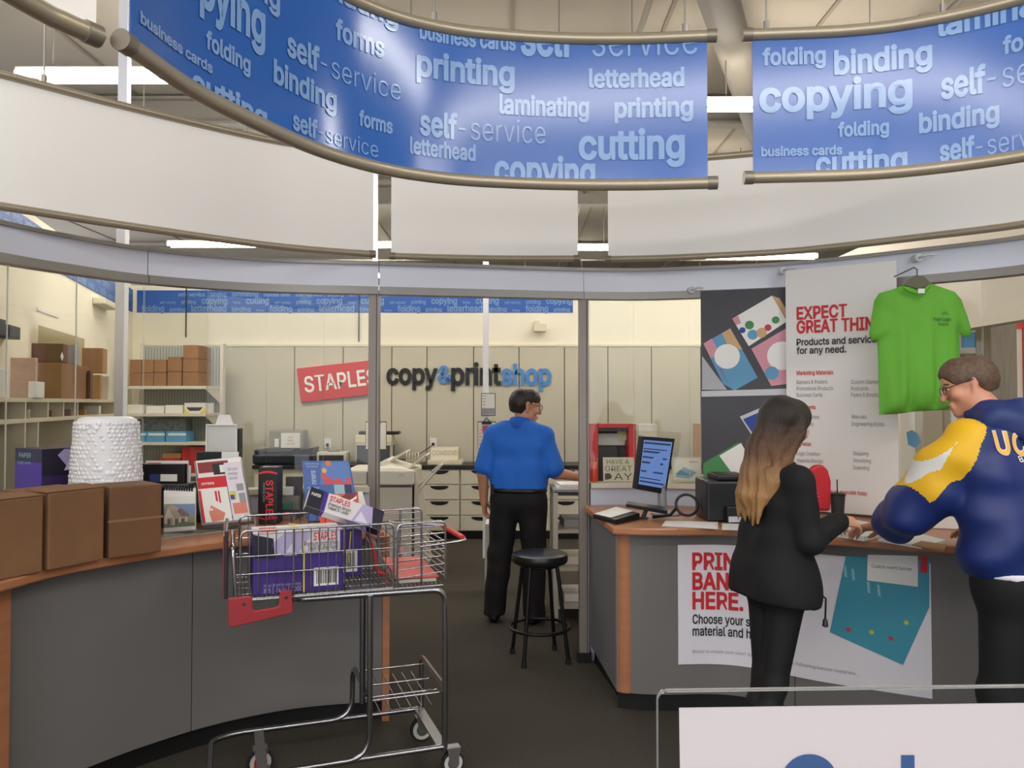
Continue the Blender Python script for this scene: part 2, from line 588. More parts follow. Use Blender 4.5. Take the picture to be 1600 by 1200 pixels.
def panes(plan, pxs, k0):
    for i in range(len(pxs) - 1):
        d0 = max(plan.px(pxs[i]) + 0.002, 0); d1 = min(plan.px(pxs[i + 1]) - 0.002, plan.L)
        if d1 - d0 < 0.02: continue
        pts = offset(plan.sub(d0, d1, 6), 0.02)
        b = MB(); b.wallstrip(pts, LEDGE_Z + 0.03, HZ + 0.01, 0.006)
        b.m = [0] * len(b.m); b.m[-2] = 1; b.m[-1] = 1
        struct(b.build('window_%d' % (k0 + i), [GLASS, GEDGE], smooth=30))
panes(PL, [-230, -110, 15, 122, 226, 325, 416, 505, 580], 1)
panes(PR, [922, 991, 1077, 1165, 1255, 1345, 1440, 1535, 1640, 1760], 11)
for nm, plan, a, c in (('trim_6', PL, 0, PL.L - 0.05), ('trim_7', PR, 0.04, PR.L)):
    pts = plan.sub(a, c, 40)
    b = MB()
    b.wallstrip(offset(pts, 0.0), 0.965, LEDGE_Z, 0.05, 0)
    b.wallstrip(offset(pts, -0.03), LEDGE_Z, LEDGE_Z + 0.03, 0.13, 1)
    b.wallstrip(offset(pts, 0.02), 0.0, 0.93, 0.04, 0)
    struct(b.build(nm, [mat('blue_grey_riser', (186, 192, 208), 0.5), mat('beige_ledge', (206, 198, 180), 0.5)], smooth=30))

# ================================================================ hanging curved banners and valances
def hanging(name, label, cat, pts, z0, z1, sheetmat, ext=0.03, words=None, wires=(), group=None, rod=0.024):
    plan = Plan(pts)
    p0 = plan.p[0]
    root = thing(name, label, cat, (p0.x, p0.y, z0), 0, group)
    b = MB(); b.wallstrip(plan.sub(0, plan.L, 70), z0 + 0.01, z1 - 0.01, 0.004)
    b.build('sheet', sheetmat, root, smooth=40)
    for nm, z in (('bottom_rod', z0), ('top_rod', z1)):
        b = MB()
        t0 = (plan.p[0] - plan.p[1]).normalized(); t1 = (plan.p[-1] - plan.p[-2]).normalized()
        pp = [plan.p[0] + t0 * ext] + plan.sub(0, plan.L, 60) + [plan.p[-1] + t1 * ext]
        b.tube([(q.x, q.y, z) for q in pp], rod, 14)
        ro = b.build(nm, ROD, root, smooth=50)
        for q, t in ((pp[0], t0), (pp[-1], t1)):
            b = MB(); b.tube([(q.x - t.x * 0.03, q.y - t.y * 0.03, z), (q.x + t.x * 0.008, q.y + t.y * 0.008, z)], rod * 1.14, 14)
            b.build('end_cap', mat('rod_end_cap', (148, 140, 126), 0.4, 0.5), ro, smooth=50)
    for d in wires:
        q, _ = plan.pos(d * plan.L)
        b = MB(); b.tube([(q.x, q.y, z1 + rod * 0.8), (q.x, q.y, z1 + rod + 0.03)], 0.012, 8); b.tube([(q.x, q.y, z1 + 0.02), (q.x, q.y, 5.29)], 0.004, 6)
        b.build('hanger_wire', mat('hanger_wire', (150, 146, 140), 0.4, 0.5), root)
    if words:
        t = MB()
        for (w, style, x0, x1, xr, yr, hpx_) in words:
            d0, _ = plan.st(x0, yr) if x0 > -50 else (0, 0)
            d1, _ = plan.st(x1, yr)
            if x0 < 0: d0 = d1 - abs(x0) * 0.001
            dr, zb = plan.st(xr, yr)
            q, _ = plan.pos(dr)
            h = hpx_ * q.y / F
            wlen = d1 - d0
            if style == 'ss':
                a = text2d('self', 0.028)[2]; c = text2d('-service', -0.004)[2]
                wa = wlen * a * 1.0 / (a + c * 1.0)
                put_text(t, 'self', plan_map(plan, d0, zb, -0.004), wa * 0.97, h, 0.036, 0, (-9, z0 + 0.02 - zb, plan.L - d0 - 0.002, z1 - 0.025 - zb))
                put_text(t, '-service', plan_map(plan, d0 + wa, zb, -0.004), wlen - wa, h, -0.004, 0, (-9, z0 + 0.02 - zb, plan.L - d0 - wa - 0.002, z1 - 0.025 - zb))
            else:
                put_text(t, w, plan_map(plan, d0, zb, -0.004), wlen, h, 0.036, 0, (-9, z0 + 0.02 - zb, plan.L - d0 - 0.002, z1 - 0.025 - zb))
        build_words(t, 'lettering', LETB, root, smooth=40)
    return root, plan

VB, VT = 2.49, 3.09
W1 = [on(x, y, VB) for x, y in [(-260, 285), (-100, 307), (0, 322), (200, 353), (400, 381), (500, 391), (583, 397)]]
W2 = [on(x, y, VB) for x, y in [(611, 400), (700, 402.5), (800, 404), (903, 404)]]
W3 = [on(x, y, VB) for x, y in [(950, 405), (1050, 402.5), (1200, 395), (1300, 386), (1450, 369), (1600, 350), (1750, 322), (1900, 285)]]
hanging('curved_valance', 'plain white curved valance hanging over the brown boxes and cubbies', 'valance', W1, VB, VT, VALANCE, 0.005, None, (0.3, 0.7, 0.95), 'white valances above the glazed partition', 0.02)
hanging('curved_valance', 'plain white valance hanging over the open doorway and the red sign', 'valance', W2, VB, VT, VALANCE, 0.005, None, (0.1, 0.9), 'white valances above the glazed partition', 0.02)
hanging('curved_valance', 'plain white curved valance hanging over the green shirt and posters', 'valance', W3, VB, VT, VALANCE, 0.01, None, (0.05, 0.5), 'white valances above the glazed partition', 0.02)

B1 = [on(x, y, VB) for x, y in [(203, 72), (300, 139), (400, 191), (500, 235), (600, 264), (700, 279), (800, 285.5), (900, 288.5), (1000, 288.5), (1106, 286)]]
words1 = [('copying', '', 262, 413, 395, 60, 62), ('business cards', '', 217, 331, 260, 68, 17), ('folding', '', 320, 390, 355, 95, 26),
          ('printing', '', 318, 436, 425, 12, 34), ('cutting', '', 298, 416, 340, 166, 36), ('forms', '', 523, 600, 560, 76, 30),
          ('laminating', '', 448, 622, 590, 30, 34), ('', 'ss', 447, 626, 480, 103, 36), ('binding', '', 426, 525, 470, 150, 33),
          ('', 'ss', 456, 590, 490, 215, 27), ('forms', '', 560, 613, 585, 202, 22), ('business cards', '', 655, 806, 780, 77, 24),
          ('printing', '', 650, 804, 730, 129, 38), ('', 'ss', 813, 1090, 900, 88, 52), ('letterhead', '', 920, 1069, 1000, 136, 28),
          ('laminating', '', 780, 920, 860, 181, 29), ('printing', '', 960, 1083, 1000, 183, 29), ('', 'ss', 655, 852, 690, 214, 37),
          ('letterhead', '', 640, 743, 690, 246, 24), ('cutting', '', 904, 1070, 960, 248, 44), ('copying', '', 772, 930, 850, 288, 42)]
hanging('curved_banner', 'large glossy blue curved banner with pale service words beside the gap', 'banner', B1, VB, VT, BLUEB, 0.03, words1, (0.12, 0.55, 0.965))
B2Z0, B2Z1 = 2.515, 3.10
B2 = [on(x, y, B2Z0) for x, y in [(1177, 277.5), (1250, 276), (1320, 274), (1400, 269), (1500, 258), (1600, 243), (1720, 221), (1850, 190)]]
words2 = [('folding', '', 1191, 1290, 1220, 101, 25), ('binding', '', 1303, 1457, 1380, 110, 36), ('copying', '', 1186, 1426, 1300, 171, 46),
          ('laminating', '', 1466, 1720, 1520, 46, 36), ('forms', '', 1567, 1660, 1585, 81, 26), ('', 'ss', 1470, 1720, 1500, 150, 40),
          ('binding', '', 1436, 1562, 1500, 199, 30), ('folding', '', 1309, 1389, 1340, 212, 21), ('business cards', '', 1189, 1316, 1250, 243, 14),
          ('cutting', '', 1274, 1418, 1340, 272, 36), ('', 'ss', 1468, 1660, 1500, 248, 31)]
hanging('curved_banner', 'glossy blue curved banner with the word copying across its white glare', 'banner', B2, B2Z0, B2Z1, BLUEB, 0.03, words2, (0.04, 0.5))
B0 = [Vector((-1.2, 1.25, 0))] + [on(x, y, VB) for x, y in [(40, 3), (100, 34), (150, 56)]]  # blue banner end; its bright reflection is put into a white sheet colour
hanging('curved_banner', 'curved banner end in the top corner beside the large blue one, its bright reflection painted white', 'banner', B0, VB, VT, VALANCE, 0.0, None, (0.2, 0.8))

# ================================================================ fluorescent strip lights in rows
TUBE = bpy.data.materials.new('lit_fluorescent_tube'); TUBE.use_nodes = True
_b = TUBE.node_tree.nodes['Principled BSDF']
_b.inputs['Emission Color'].default_value = (1.0, 0.93, 0.83, 1); _b.inputs['Emission Strength'].default_value = TUBE_POWER
REFL = mat('white_reflector', (214, 210, 204), 0.5)
def strip_light(x, y, z, label, L=2.44, group='fluorescent strip lights under the roof'):
    root = thing('strip_light', label, 'light', (x, y, z), 0, group)
    b = MB()
    b.prism([(-0.04, 0.09), (0.04, 0.09), (0.05, 0.06), (0.02, 0.0), (-0.02, 0.0), (-0.05, 0.06)], 0, L,
            xf=lambda p: Vector((x + p.z, y + p.x, z + p.y)))
    b.build('reflector', REFL, root)
    for dy in (-0.075, 0.075):
        t = MB(); t.tube([(x + 0.03, y + dy, z + 0.015), (x + L - 0.03, y + dy, z + 0.015)], 0.03, 8)
        t.build('tube', TUBE, root, smooth=50)
    for dx in (0.3, L - 0.3):
        t = MB(); t.tube([(x + dx, y, z + 0.085), (x + dx, y, 5.29)], 0.006, 6)
        t.build('suspension_rod', STEELB, root)
    return root
L1 = strip_light(at(28, 118, 6.74).x, 6.74, 4.4, 'bright strip light above the white valance in the upper corner by the glare whitened banner end')
strip_light(at(1085, 165, 7.4).x, 7.4, 4.4, 'bright strip light seen through the gap between the two blue banners')
def far(xpx, ypx, Y, lab):
    q = at(xpx, ypx, Y); return strip_light(q.x, Y, q.z, lab)
far(262, 384, 13.9, 'distant strip light low over the header above the cubby shelves')
far(500, 385, 14.3, 'distant strip light seen through the gap beside the thin white pole over the doorway')
far(760, 389, 14.3, 'distant strip light seen through the gap over the grey doorway post')
far(1072, 403, 14.6, 'long distant strip light over the header above the posters')
LENS = bpy.data.materials.new('lit_diffuser'); LENS.use_nodes = True
_b = LENS.node_tree.nodes['Principled BSDF']
_b.inputs['Emission Color'].default_value = (1.0, 0.95, 0.88, 1); _b.inputs['Emission Strength'].default_value = LENS_POWER
def wrap_light(c, a, z=4.45, L=2.44):            # unseen fixtures over the customer side, widened to strengthen the banner glare
    root = thing('wrap_light', 'unseen wide ceiling light over the customers, widened for the banner glare', 'light', (c[0], c[1], z), a, 'unseen wide lights over the customers')
    b = MB(); b.box(-L / 2, -0.16, 0.0, L / 2, 0.16, 0.05); b.build('lens', LENS, root, world=False)
    b = MB(); b.box(-L / 2 - 0.01, -0.17, 0.051, L / 2 + 0.01, 0.17, 0.075); b.build('housing', REFL, root, world=False)
    for dx in (-0.9, 0.9):
        b = MB(); b.tube([(dx, 0, 0.07), (dx, 0, 5.29 - z)], 0.006, 6); b.build('suspension_rod', STEELB, root, world=False)
for c, a in (((-3.3, -0.95), 0), ((-0.75, -1.0), 0), ((1.75, -1.0), 0), ((2.6, 1.35), PI / 2), ((4.3, -2.3), PI / 2), ((-3.2, 2.2), 0), ((-0.75, -4.4), 0), ((-3.4, -4.4), 0), ((2.2, -4.4), 0), ((5.6, 3.4), 0), ((5.6, 6.6), 0)):
    wrap_light(c, a)

for xx, yy, zz in ((-5.2, 11.3, 4.4), (-1.0, 11.3, 4.4), (1.7, 11.3, 4.4), (-4, 18, 4.5), (0, 18, 4.5), (4, 18, 4.5)):  # extra lights out of view, added to brighten the far roof and wall
    strip_light(xx, yy, zz, 'unseen strip light added behind the back wall to brighten the far roof', 1.9, 'added far strip lights')
for xx, ln in ((-4.0, 2.3), (-1.1, 1.7), (1.1, 1.9)):  # extra lights hidden by the valances, added to brighten the back shop
    strip_light(xx, 7.85, 3.75, 'unseen twin tube strip light added to brighten the copy shop work area', ln, 'added strip lights over the work area')
# sales floor beyond the opening on the right
b = MB(); b.box(9.0, -9, 0, 9.1, 26, 5.3)
struct(b.build('wall_east', mat('tan_far_wall', (196, 184, 160), 0.8)))
q = at(1557, 600, 6.2)
b = MB(); b.cbox((q.x, 6.2, 1.5), (0.2, 0.2, 3.0)); 
struct(b.build('pillar_3', mat('grey_brown_column', (150, 138, 124), 0.6, noise=0.15, nscale=12, stretch=(4, 4, 0.3))))
b = MB()
for px in (1577, 1600):
    q = at(px, 600, 7.2); b.cbox((q.x, 7.2, 1.3), (0.035, 0.05, 2.6))
q0, q1 = at(1577, 600, 7.2), at(1680, 600, 7.2)
b.box(q0.x - 0.017, 7.175, 2.28, q1.x, 7.225, 2.38)
b.box(q0.x + 0.02, 7.19, 1.35, q1.x, 7.2, 2.28, 1)
b.box(q0.x + 0.02, 7.19, 0.0, q1.x, 7.2, 1.35, 2)
fr = b.build('store_display', [mat('vermilion_frame', (214, 60, 48), 0.5), mat('warm_white_board', (232, 220, 205), 0.6), mat('dark_red_board', (92, 52, 50), 0.6)])
tag(fr, 'red framed display stand on the sales floor behind the grey brown column', 'display stand')
q = at(1500, 545, 6.9)
sh = thing('wall_shelf', 'white shelf holding small blue packs on the sales floor behind the green shirt', 'shelf', (q.x, 6.9, 1.9))
b = MB(); q0, q1 = at(1484, 548, 6.9), at(1534, 548, 6.9); b.box(q0.x, 6.75, q.z - 0.05, q1.x, 7.0, q.z); b.build('board', WHITE, sh)
b = MB(); b.box(q0.x, 7.0, q.z - 0.9, q1.x, 7.03, q.z + 0.55); b.build('back_panel', mat('shelf_beige', (196, 184, 166), 0.6), sh)
b = MB(); b.box(q0.x + 0.05, 6.98, 0, q0.x + 0.1, 7.03, q.z); b.box(q1.x - 0.1, 6.98, 0, q1.x - 0.05, 7.03, q.z); b.build('upright', WHITE, sh)
for k in range(2):
    b = MB(); b.cbox((q0.x + 0.13 + 0.11 * k, 6.85, q.z + 0.07), (0.09, 0.05, 0.14))
    tag(b.build('blue_pack', mat('blue_pack', (90, 150, 205), 0.5)), ('blue pack on the white sales floor shelf, nearer the green shirt', 'blue pack on the white sales floor shelf, nearer the column')[k], 'pack', 'blue packs on the sales floor shelf')
b = MB(); q0 = at(1500, 478, 6.4); q1 = at(1640, 462, 6.4); b.hexa([(q0.x, 6.3, q0.z - 0.12), (q1.x, 6.3, q0.z - 0.12), (q1.x, 6.45, q0.z - 0.12), (q0.x, 6.45, q0.z - 0.12)], [(q0.x, 6.3, q0.z + 0.02), (q1.x, 6.3, q1.z + 0.02), (q1.x, 6.45, q1.z + 0.02), (q0.x, 6.45, q0.z + 0.02)])
struct(b.build('ceiling_beam', WHITE))
# ================================================================ service counters
def nose(pts, inset):            # plan points moved towards the customer side
    return offset(pts, -inset)

def counter(name, label, epts, ring, end_posts, joints, side=None):
    """epts: front edge of the worktop in plan (left to right); ring: back line; joints: arc lengths of the panel joints"""
    E = spline(epts, 50)
    root = thing(name, label, 'counter', (E[25].x, E[25].y, 0))
    back = [Vector(p[:2]) for p in ring]
    poly = [(p.x, p.y) for p in E] + [(p.x, p.y) for p in reversed(back)]
    b = MB(); b.prism(poly, 0.93, 0.968)
    b.build('worktop', WOOD, root, bevel=0.008)
    P = Plan([(p.x, p.y) for p in offset(E, 0.1)], 90)
    cuts = [0.0] + joints(P) + [P.L]
    for i in range(len(cuts) - 1):
        b = MB(); b.wallstrip(P.sub(cuts[i] + 0.002, cuts[i + 1] - 0.002, 24), 0.1, 0.93, 0.018)
        b.build('front_panel', GREYLAM, root, smooth=40)
    b = MB(); b.wallstrip(offset(P.sub(0, P.L, 40), 0.045), 0.0, 0.1, 0.02)
    b.build('toe_kick', KICK, root, smooth=40)
    return root, P

eL = [on(x, y, 0.93) for x, y in [(-140, 968), (-60, 942), (22, 920), (90, 901), (170, 885.5), (255, 871), (357, 857), (470, 847), (600, 842)]]
ringL = offset(PL.sub(PL.px(-200), PL.L - 0.04, 40), -0.002)
cL, PLc = counter('service_counter', 'long curved grey counter with wooden top under the brown cartons and brochures', eL, ringL, None,
                  lambda P: [P.px(22), P.px(304)])
# wooden corner post on its near end and the wooden end panel beside the doorway
b = MB(); b.wallstrip(PLc.sub(PLc.px(-70), PLc.px(22) - 0.003, 8), 0.1, 0.93, 0.03)
b.v = [v + Vector((0.012, -0.012, 0)) for v in b.v]
b.build('corner_post', WOOD, cL, smooth=40)
e0, e1 = PLc.p[-1], Vector(ringL[-1][:2])
b = MB(); b.hexa([(e0.x, e0.y, 0), (e0.x + 0.035, e0.y, 0), (e1.x + 0.035, e1.y, 0), (e1.x, e1.y, 0)],
                 [(e0.x, e0.y, 0.93), (e0.x + 0.035, e0.y, 0.93), (e1.x + 0.035, e1.y, 0.93), (e1.x, e1.y, 0.93)])
b.build('end_panel', WOOD, cL)

eR = [on(x, y, 0.93) for x, y in [(957, 835), (1000, 837), (1050, 837.5), (1147, 838), (1282, 851), (1475, 866), (1640, 876), (1800, 890)]]
ringR = PR.sub(0.0, PR.px(1900), 40)
ringR = offset(ringR, -0.002)
cR, PRc = counter('service_counter', 'curved grey counter with wooden top and banner sheet behind the two customers', eR, ringR, None,
                  lambda P: [P.px(1238)])
q0 = PRc.p[0]; q1 = PRc.p[2]
b = MB(); b.tube([(q0.x + 0.055, q0.y + 0.03, 0.1), (q0.x + 0.055, q0.y + 0.03, 0.93)], 0.055, 20)
b.build('corner_post', WOOD, cR, smooth=50)
r0 = Vector(ringR[0][:2])
b = MB(); b.hexa([(q0.x, q0.y + 0.03, 0.1), (q0.x + 0.02, q0.y + 0.03, 0.1), (r0.x + 0.06, r0.y, 0.1), (r0.x + 0.04, r0.y, 0.1)],
                 [(q0.x, q0.y + 0.03, 0.93), (q0.x + 0.02, q0.y + 0.03, 0.93), (r0.x + 0.06, r0.y, 0.93), (r0.x + 0.04, r0.y, 0.93)])
b.build('side_panel', mat('slate_laminate', (104, 106, 112), 0.5), cR)
b = MB(); b.hexa([(q0.x + 0.05, q0.y + 0.08, 0), (q0.x + 0.07, q0.y + 0.08, 0), (r0.x + 0.08, r0.y, 0), (r0.x + 0.06, r0.y, 0)],
                 [(q0.x + 0.05, q0.y + 0.08, 0.1), (q0.x + 0.07, q0.y + 0.08, 0.1), (r0.x + 0.08, r0.y, 0.1), (r0.x + 0.06, r0.y, 0.1)])
b.build('side_toe_kick', KICK, cR)

# ================================================================ the banner sheet on the counter front
TEAL = mat('teal_print', (64, 152, 176), 0.55)
def sheet_xy(plan, s0, s1, z0, z1, off):
    return lambda u, v: plan_map(plan, s0, z0, off)(u * (s1 - s0), v * (z1 - z0))
sA, sB = PRc.px(1059, 940), PRc.px(1455, 960)
z0b, z1b = 0.255, 0.868
bl = thing('counter_banner', 'white banner sheet with red heading hung on the counter front', 'banner', (PRc.pos(sA)[0].x, PRc.pos(sA)[0].y, z0b))
b = MB(); b.wallstrip(offset(PRc.sub(sA, sB, 30), -0.006), z0b, z1b, 0.003)
b.build('sheet', mat('banner_white', (228, 226, 234), 0.55), bl, smooth=40)
W_ = sB - sA; H_ = z1b - z0b
def bt(u, v): return plan_map(PRc, sA, z0b, -0.0085)(u, v)
t = MB()
for w, h, y, wd_ in (('PRINT', 0.082, 0.487, 0.29), ('BANNERS', 0.082, 0.385, 0.44), ('HERE.', 0.082, 0.285, 0.262)):
    put_text(t, w, lambda u, v, y=y: bt(0.075 + u, y + v), wd_, h, 0.036, 0)
for w, y in (('Choose your size,', 0.208), ('material and how', 0.147), ('it will be displayed.', 0.045)):
    if y > 0.05:
        put_text(t, w, lambda u, v, y=y: bt(0.075 + u, y + v), 0.365, 0.046, 0.022, 1, xs=0.66)
put_text(t, 'Ready to create your own? Ask our staff about the following banner materials.', lambda u, v: bt(0.075 + u, 0.058 + v), 0.8, 0.016, 0.0, 2)
build_words(t, 'lettering', [REDINK, BLACKINK, GREYINK], bl)
def poly_on(mb, pts, mi, f):
    bm = bmesh.new()                 # cut into narrow strips so that it follows the curve
    bm.faces.new([bm.verts.new((p[0], p[1], 0)) for p in pts])
    x0, x1 = min(p[0] for p in pts), max(p[0] for p in pts)
    n = int((x1 - x0) / 0.03)
    for k in range(1, n):
        bmesh.ops.bisect_plane(bm, geom=bm.verts[:] + bm.edges[:] + bm.faces[:], plane_co=(x0 + (x1 - x0) * k / n, 0, 0), plane_no=(1, 0, 0))
    bm.verts.index_update()
    mb.add([f(v.co.x, v.co.y) for v in bm.verts], [tuple(v.index for v in q.verts) for q in bm.faces], mi)
    bm.free()
t = MB()
def bp(px, py):
    d, z = PRc.st(px, py); return (d - sA, z - z0b)
def bq(u, v): return plan_map(PRc, sA, z0b, -0.0095)(u, v)
poly_on(t, [bp(1322, 868), bp(1452, 876), bp(1452, 948), bp(1411, 1038), bp(1297, 987)], 0, bq)
def bq2(u, v): return plan_map(PRc, sA, z0b, -0.0115)(u, v)
poly_on(t, [bp(1356, 866), bp(1434, 868), bp(1434, 916), bp(1355, 906)], 1, bq2)
for x, y, mi in ((1326, 983, 2), (1392, 997, 2), (1362, 987, 3), (1416, 972, 3)):
    c = bp(x, y)
    poly_on(t, [(c[0] + (0.014 if k % 2 else 0.007) * math.cos(k * PI / 8), c[1] + (0.014 if k % 2 else 0.007) * math.sin(k * PI / 8)) for k in range(16)], mi, bq2)
poly_on(t, [bp(1439, 868), bp(1449, 870), bp(1449, 895), bp(1437, 893)], 2, bq2)
for k, (x, y) in enumerate(((1320, 900), (1332, 905), (1356, 925), (1372, 930))):
    c = bp(x, y)
    poly_on(t, [(c[0], c[1]), (c[0] + 0.012, c[1] - 0.004), (c[0] + 0.008, c[1] + 0.05), (c[0] - 0.004, c[1] + 0.052)], 4, bq2)
put_text(t, 'REVEL', lambda u, v: bq2(bp(1312, 940)[0] + u, bp(1312, 940)[1] + v), 0.09, 0.02, 0.0, 5) if False else None
put_text(t, 'Custom event banner', lambda u, v: bq2(bp(1362, 886)[0] + u, bp(1362, 886)[1] + v), 0.17, 0.016, 0.01, 5)
t.build('print', [TEAL, WHITEINK, REDINK, mat('yellow_ink', (205, 200, 60), 0.6), mat('pale_teal_ink', (140, 195, 208), 0.6), mat('slate_ink', (96, 110, 130), 0.6)], bl)

# ================================================================ posters hanging from the header
def hang_poster(name, label, plan, xa, xb, z0, z1, off, m):
    a, b_ = plan.px(xa), plan.px(xb)
    p, _ = plan.pos(a)
    root = thing(name, label, 'poster', (p.x, p.y, z0))
    pts = offset(plan.sub(a, b_, 24), -off)
    c0, c1 = pts[0], pts[-1]
    P2 = Plan([(c0.x, c0.y), ((c0.x + c1.x) / 2 + (pts[12].x - (c0.x + c1.x) / 2) * 0.5, (c0.y + c1.y) / 2 + (pts[12].y - (c0.y + c1.y) / 2) * 0.5), (c1.x, c1.y)], 40)
    q = MB(); q.wallstrip(P2.sub(0, P2.L, 20), z0, z1, 0.003)
    q.build('sheet', m, root, smooth=40)
    return root, P2
def hook(root, p, mats=None):
    b = MB()
    b.tube([(p[0], p[1] + 0.05, p[2]), (p[0], p[1], p[2])], 0.022, 14)
    b.tube([(p[0], p[1], p[2]), (p[0], p[1] - 0.03, p[2]), (p[0] + 0.03, p[1] - 0.04, p[2] + 0.008), (p[0] + 0.06, p[1] - 0.035, p[2] + 0.006)], 0.006, 8)
    b.build('suction_hook', mat('clear_hook_plastic', (196, 200, 202), 0.2), root, smooth=50)
SLATE = mat('slate_poster_print', (66, 66, 72), 0.55, noise=0.08, nscale=6)
pd, Pd = hang_poster('hanging_poster', 'dark grey poster showing scattered printed cards beside the office monitor', PR, 1096, 1236, 1.17, 2.285, 0.06, SLATE)
hp, _ = PR.pos(PR.px(1079)); hook(pd, (hp.x, hp.y - 0.05, 2.295))
def P_of(plan, px, py):
    d, z = plan.st(px, py); return (d, z)
def dmap(off): return lambda u, v: plan_map(plan=Pd, s0=0, z0=0, off=off)(u, v)
t = MB()
pink, sky, tan_, grn, navy, white, grey2, red_, band = range(9)
def quad(pts, mi, off=-0.002):
    poly_on(t, [P_of(Pd, *p) for p in pts], mi, dmap(off))
def disc(c, r, mi, off, sy=1.0):
    u, v = P_of(Pd, *c)
    poly_on(t, [(u + r * math.cos(2 * PI * k / 20), v + r * sy * math.sin(2 * PI * k / 20)) for k in range(20)], mi, dmap(off))
quad([(1099, 537), (1141, 513), (1184, 590), (1148, 610), (1130, 600)], sky)                       # lower left card
quad([(1099, 537), (1112, 529), (1125, 552), (1111, 560)], pink, -0.003); quad([(1128, 521), (1141, 513), (1160, 546), (1140, 545)], tan_, -0.003)
disc((1136, 557), 0.075, white, -0.004); quad([(1128, 580), (1122, 572), (1138, 600)], red_, -0.004)
quad([(1144, 498), (1206, 462), (1230, 502), (1170, 541)], white); quad([(1144, 498), (1153, 493), (1158, 505), (1150, 508)], pink, -0.003)
for c, mi, r in (((1171, 508), grn, 0.026), ((1190, 520), tan_, 0.03), ((1176, 523), sky, 0.03), ((1160, 516), navy, 0.018), ((1200, 512), red_, 0.02), ((1212, 500), grn, 0.022)): disc(c, r, mi, -0.003)
quad([(1206, 462), (1218, 466), (1230, 486), (1230, 500)], tan_, -0.003)
quad([(1174, 545), (1230, 512), (1230, 600), (1205, 603)], pink); disc((1222, 556), 0.085, white, -0.003); disc((1206, 583), 0.04, sky, -0.003)
quad([(1097, 556), (1136, 609), (1097, 609)], grey2)
quad([(1096, 611), (1234, 607), (1234, 617), (1096, 620)], band)
quad([(1156, 651), (1233, 618), (1233, 705), (1195, 712)], band); quad([(1161, 655), (1233, 624), (1233, 698), (1196, 706)], navy, -0.003)
quad([(1099, 724), (1154, 691), (1176, 735), (1150, 760), (1099, 765)], grn); quad([(1124, 712), (1158, 692), (1178, 730), (1150, 748)], white, -0.003)
t.build('print', [mat('pink_ink', (214, 150, 165), 0.6), mat('sky_ink', (96, 156, 196), 0.6), mat('tan_ink', (206, 168, 120), 0.6), mat('leaf_ink', (72, 140, 84), 0.6), mat('navy_ink', (40, 70, 150), 0.6), WHITEINK, mat('mist_ink', (178, 180, 186), 0.6), mat('rose_ink', (190, 60, 84), 0.6), mat('silver_ink', (196, 198, 202), 0.6)], pd)

pw, Pw = hang_poster('hanging_poster', 'tall white poster with red heading behind the green shirt', PR, 1232, 1411, 0.985, 2.375, 0.11, mat('poster_white', (230, 227, 224), 0.6))
hp, _ = PR.pos(PR.px(1219)); hook(pw, (hp.x + 0.0, hp.y - 0.08, 2.385))
hp, _ = PR.pos(PR.px(1427)); hook(pw, (hp.x, hp.y - 0.08, 2.385))
t = MB()
def wt_(s, px, py, h, bold, mi, w=None, xs=0.66):
    if xs > 0.7: xs = 0.66
    u, z = P_of(Pw, px, py)
    put_text(t, s, lambda a, c: plan_map(Pw, u, z, -0.0035)(a, c), w, h, bold, mi, (-1, -1, Pw.L - u - 0.01, 3), xs)
wt_('EXPECT', 1245, 499, 0.068, 0.034, 0, 0.275)
wt_('GREAT THINGS.', 1245, 520.5, 0.068, 0.034, 0, 0.53)
wt_('Products and services', 1245, 540, 0.038, 0.024, 1, 0.45)
wt_('for any need.', 1245, 553, 0.038, 0.024, 1, 0.27)
wt_('Marketing Materials', 1245, 586, 0.024, 0.02, 0)
for i, (a, c) in enumerate((('Banners & Posters', 'Custom Stamps'), ('Promotional Products', 'Postcards'), ('Business Cards', 'Flyers & Brochures'))):
    wt_(a, 1245, 600 + i * 10, 0.022, 0.0, 2); wt_(c, 1330, 600 + i * 10, 0.022, 0.0, 2)
wt_('Documents', 1245, 639, 0.022, 0.02, 0)
for i, (a, c) in enumerate((('Presentations', 'Manuals'), ('Blueprints', 'Engineering Prints'), ('Reports', ''))):
    wt_(a, 1245, 654 + i * 11, 0.022, 0.0, 2)
    if c: wt_(c, 1331, 654 + i * 11, 0.022, 0.0, 2)
wt_('Services', 1245, 696, 0.022, 0.02, 0)
for i, (a, c) in enumerate((('Logo Creation', 'Shipping'), ('Website Design', 'Shredding'), ('', 'Scanning'))):
    if a: wt_(a, 1245, 711 + i * 11, 0.022, 0.0, 2)
    wt_(c, 1333, 711 + i * 11, 0.022, 0.0, 2)
wt_('Ask an associate today', 1292, 770, 0.022, 0.01, 0)
build_words(t, 'lettering', [REDINK, BLACKINK, mat('soft_grey_ink', (140, 138, 138), 0.7)], pw)

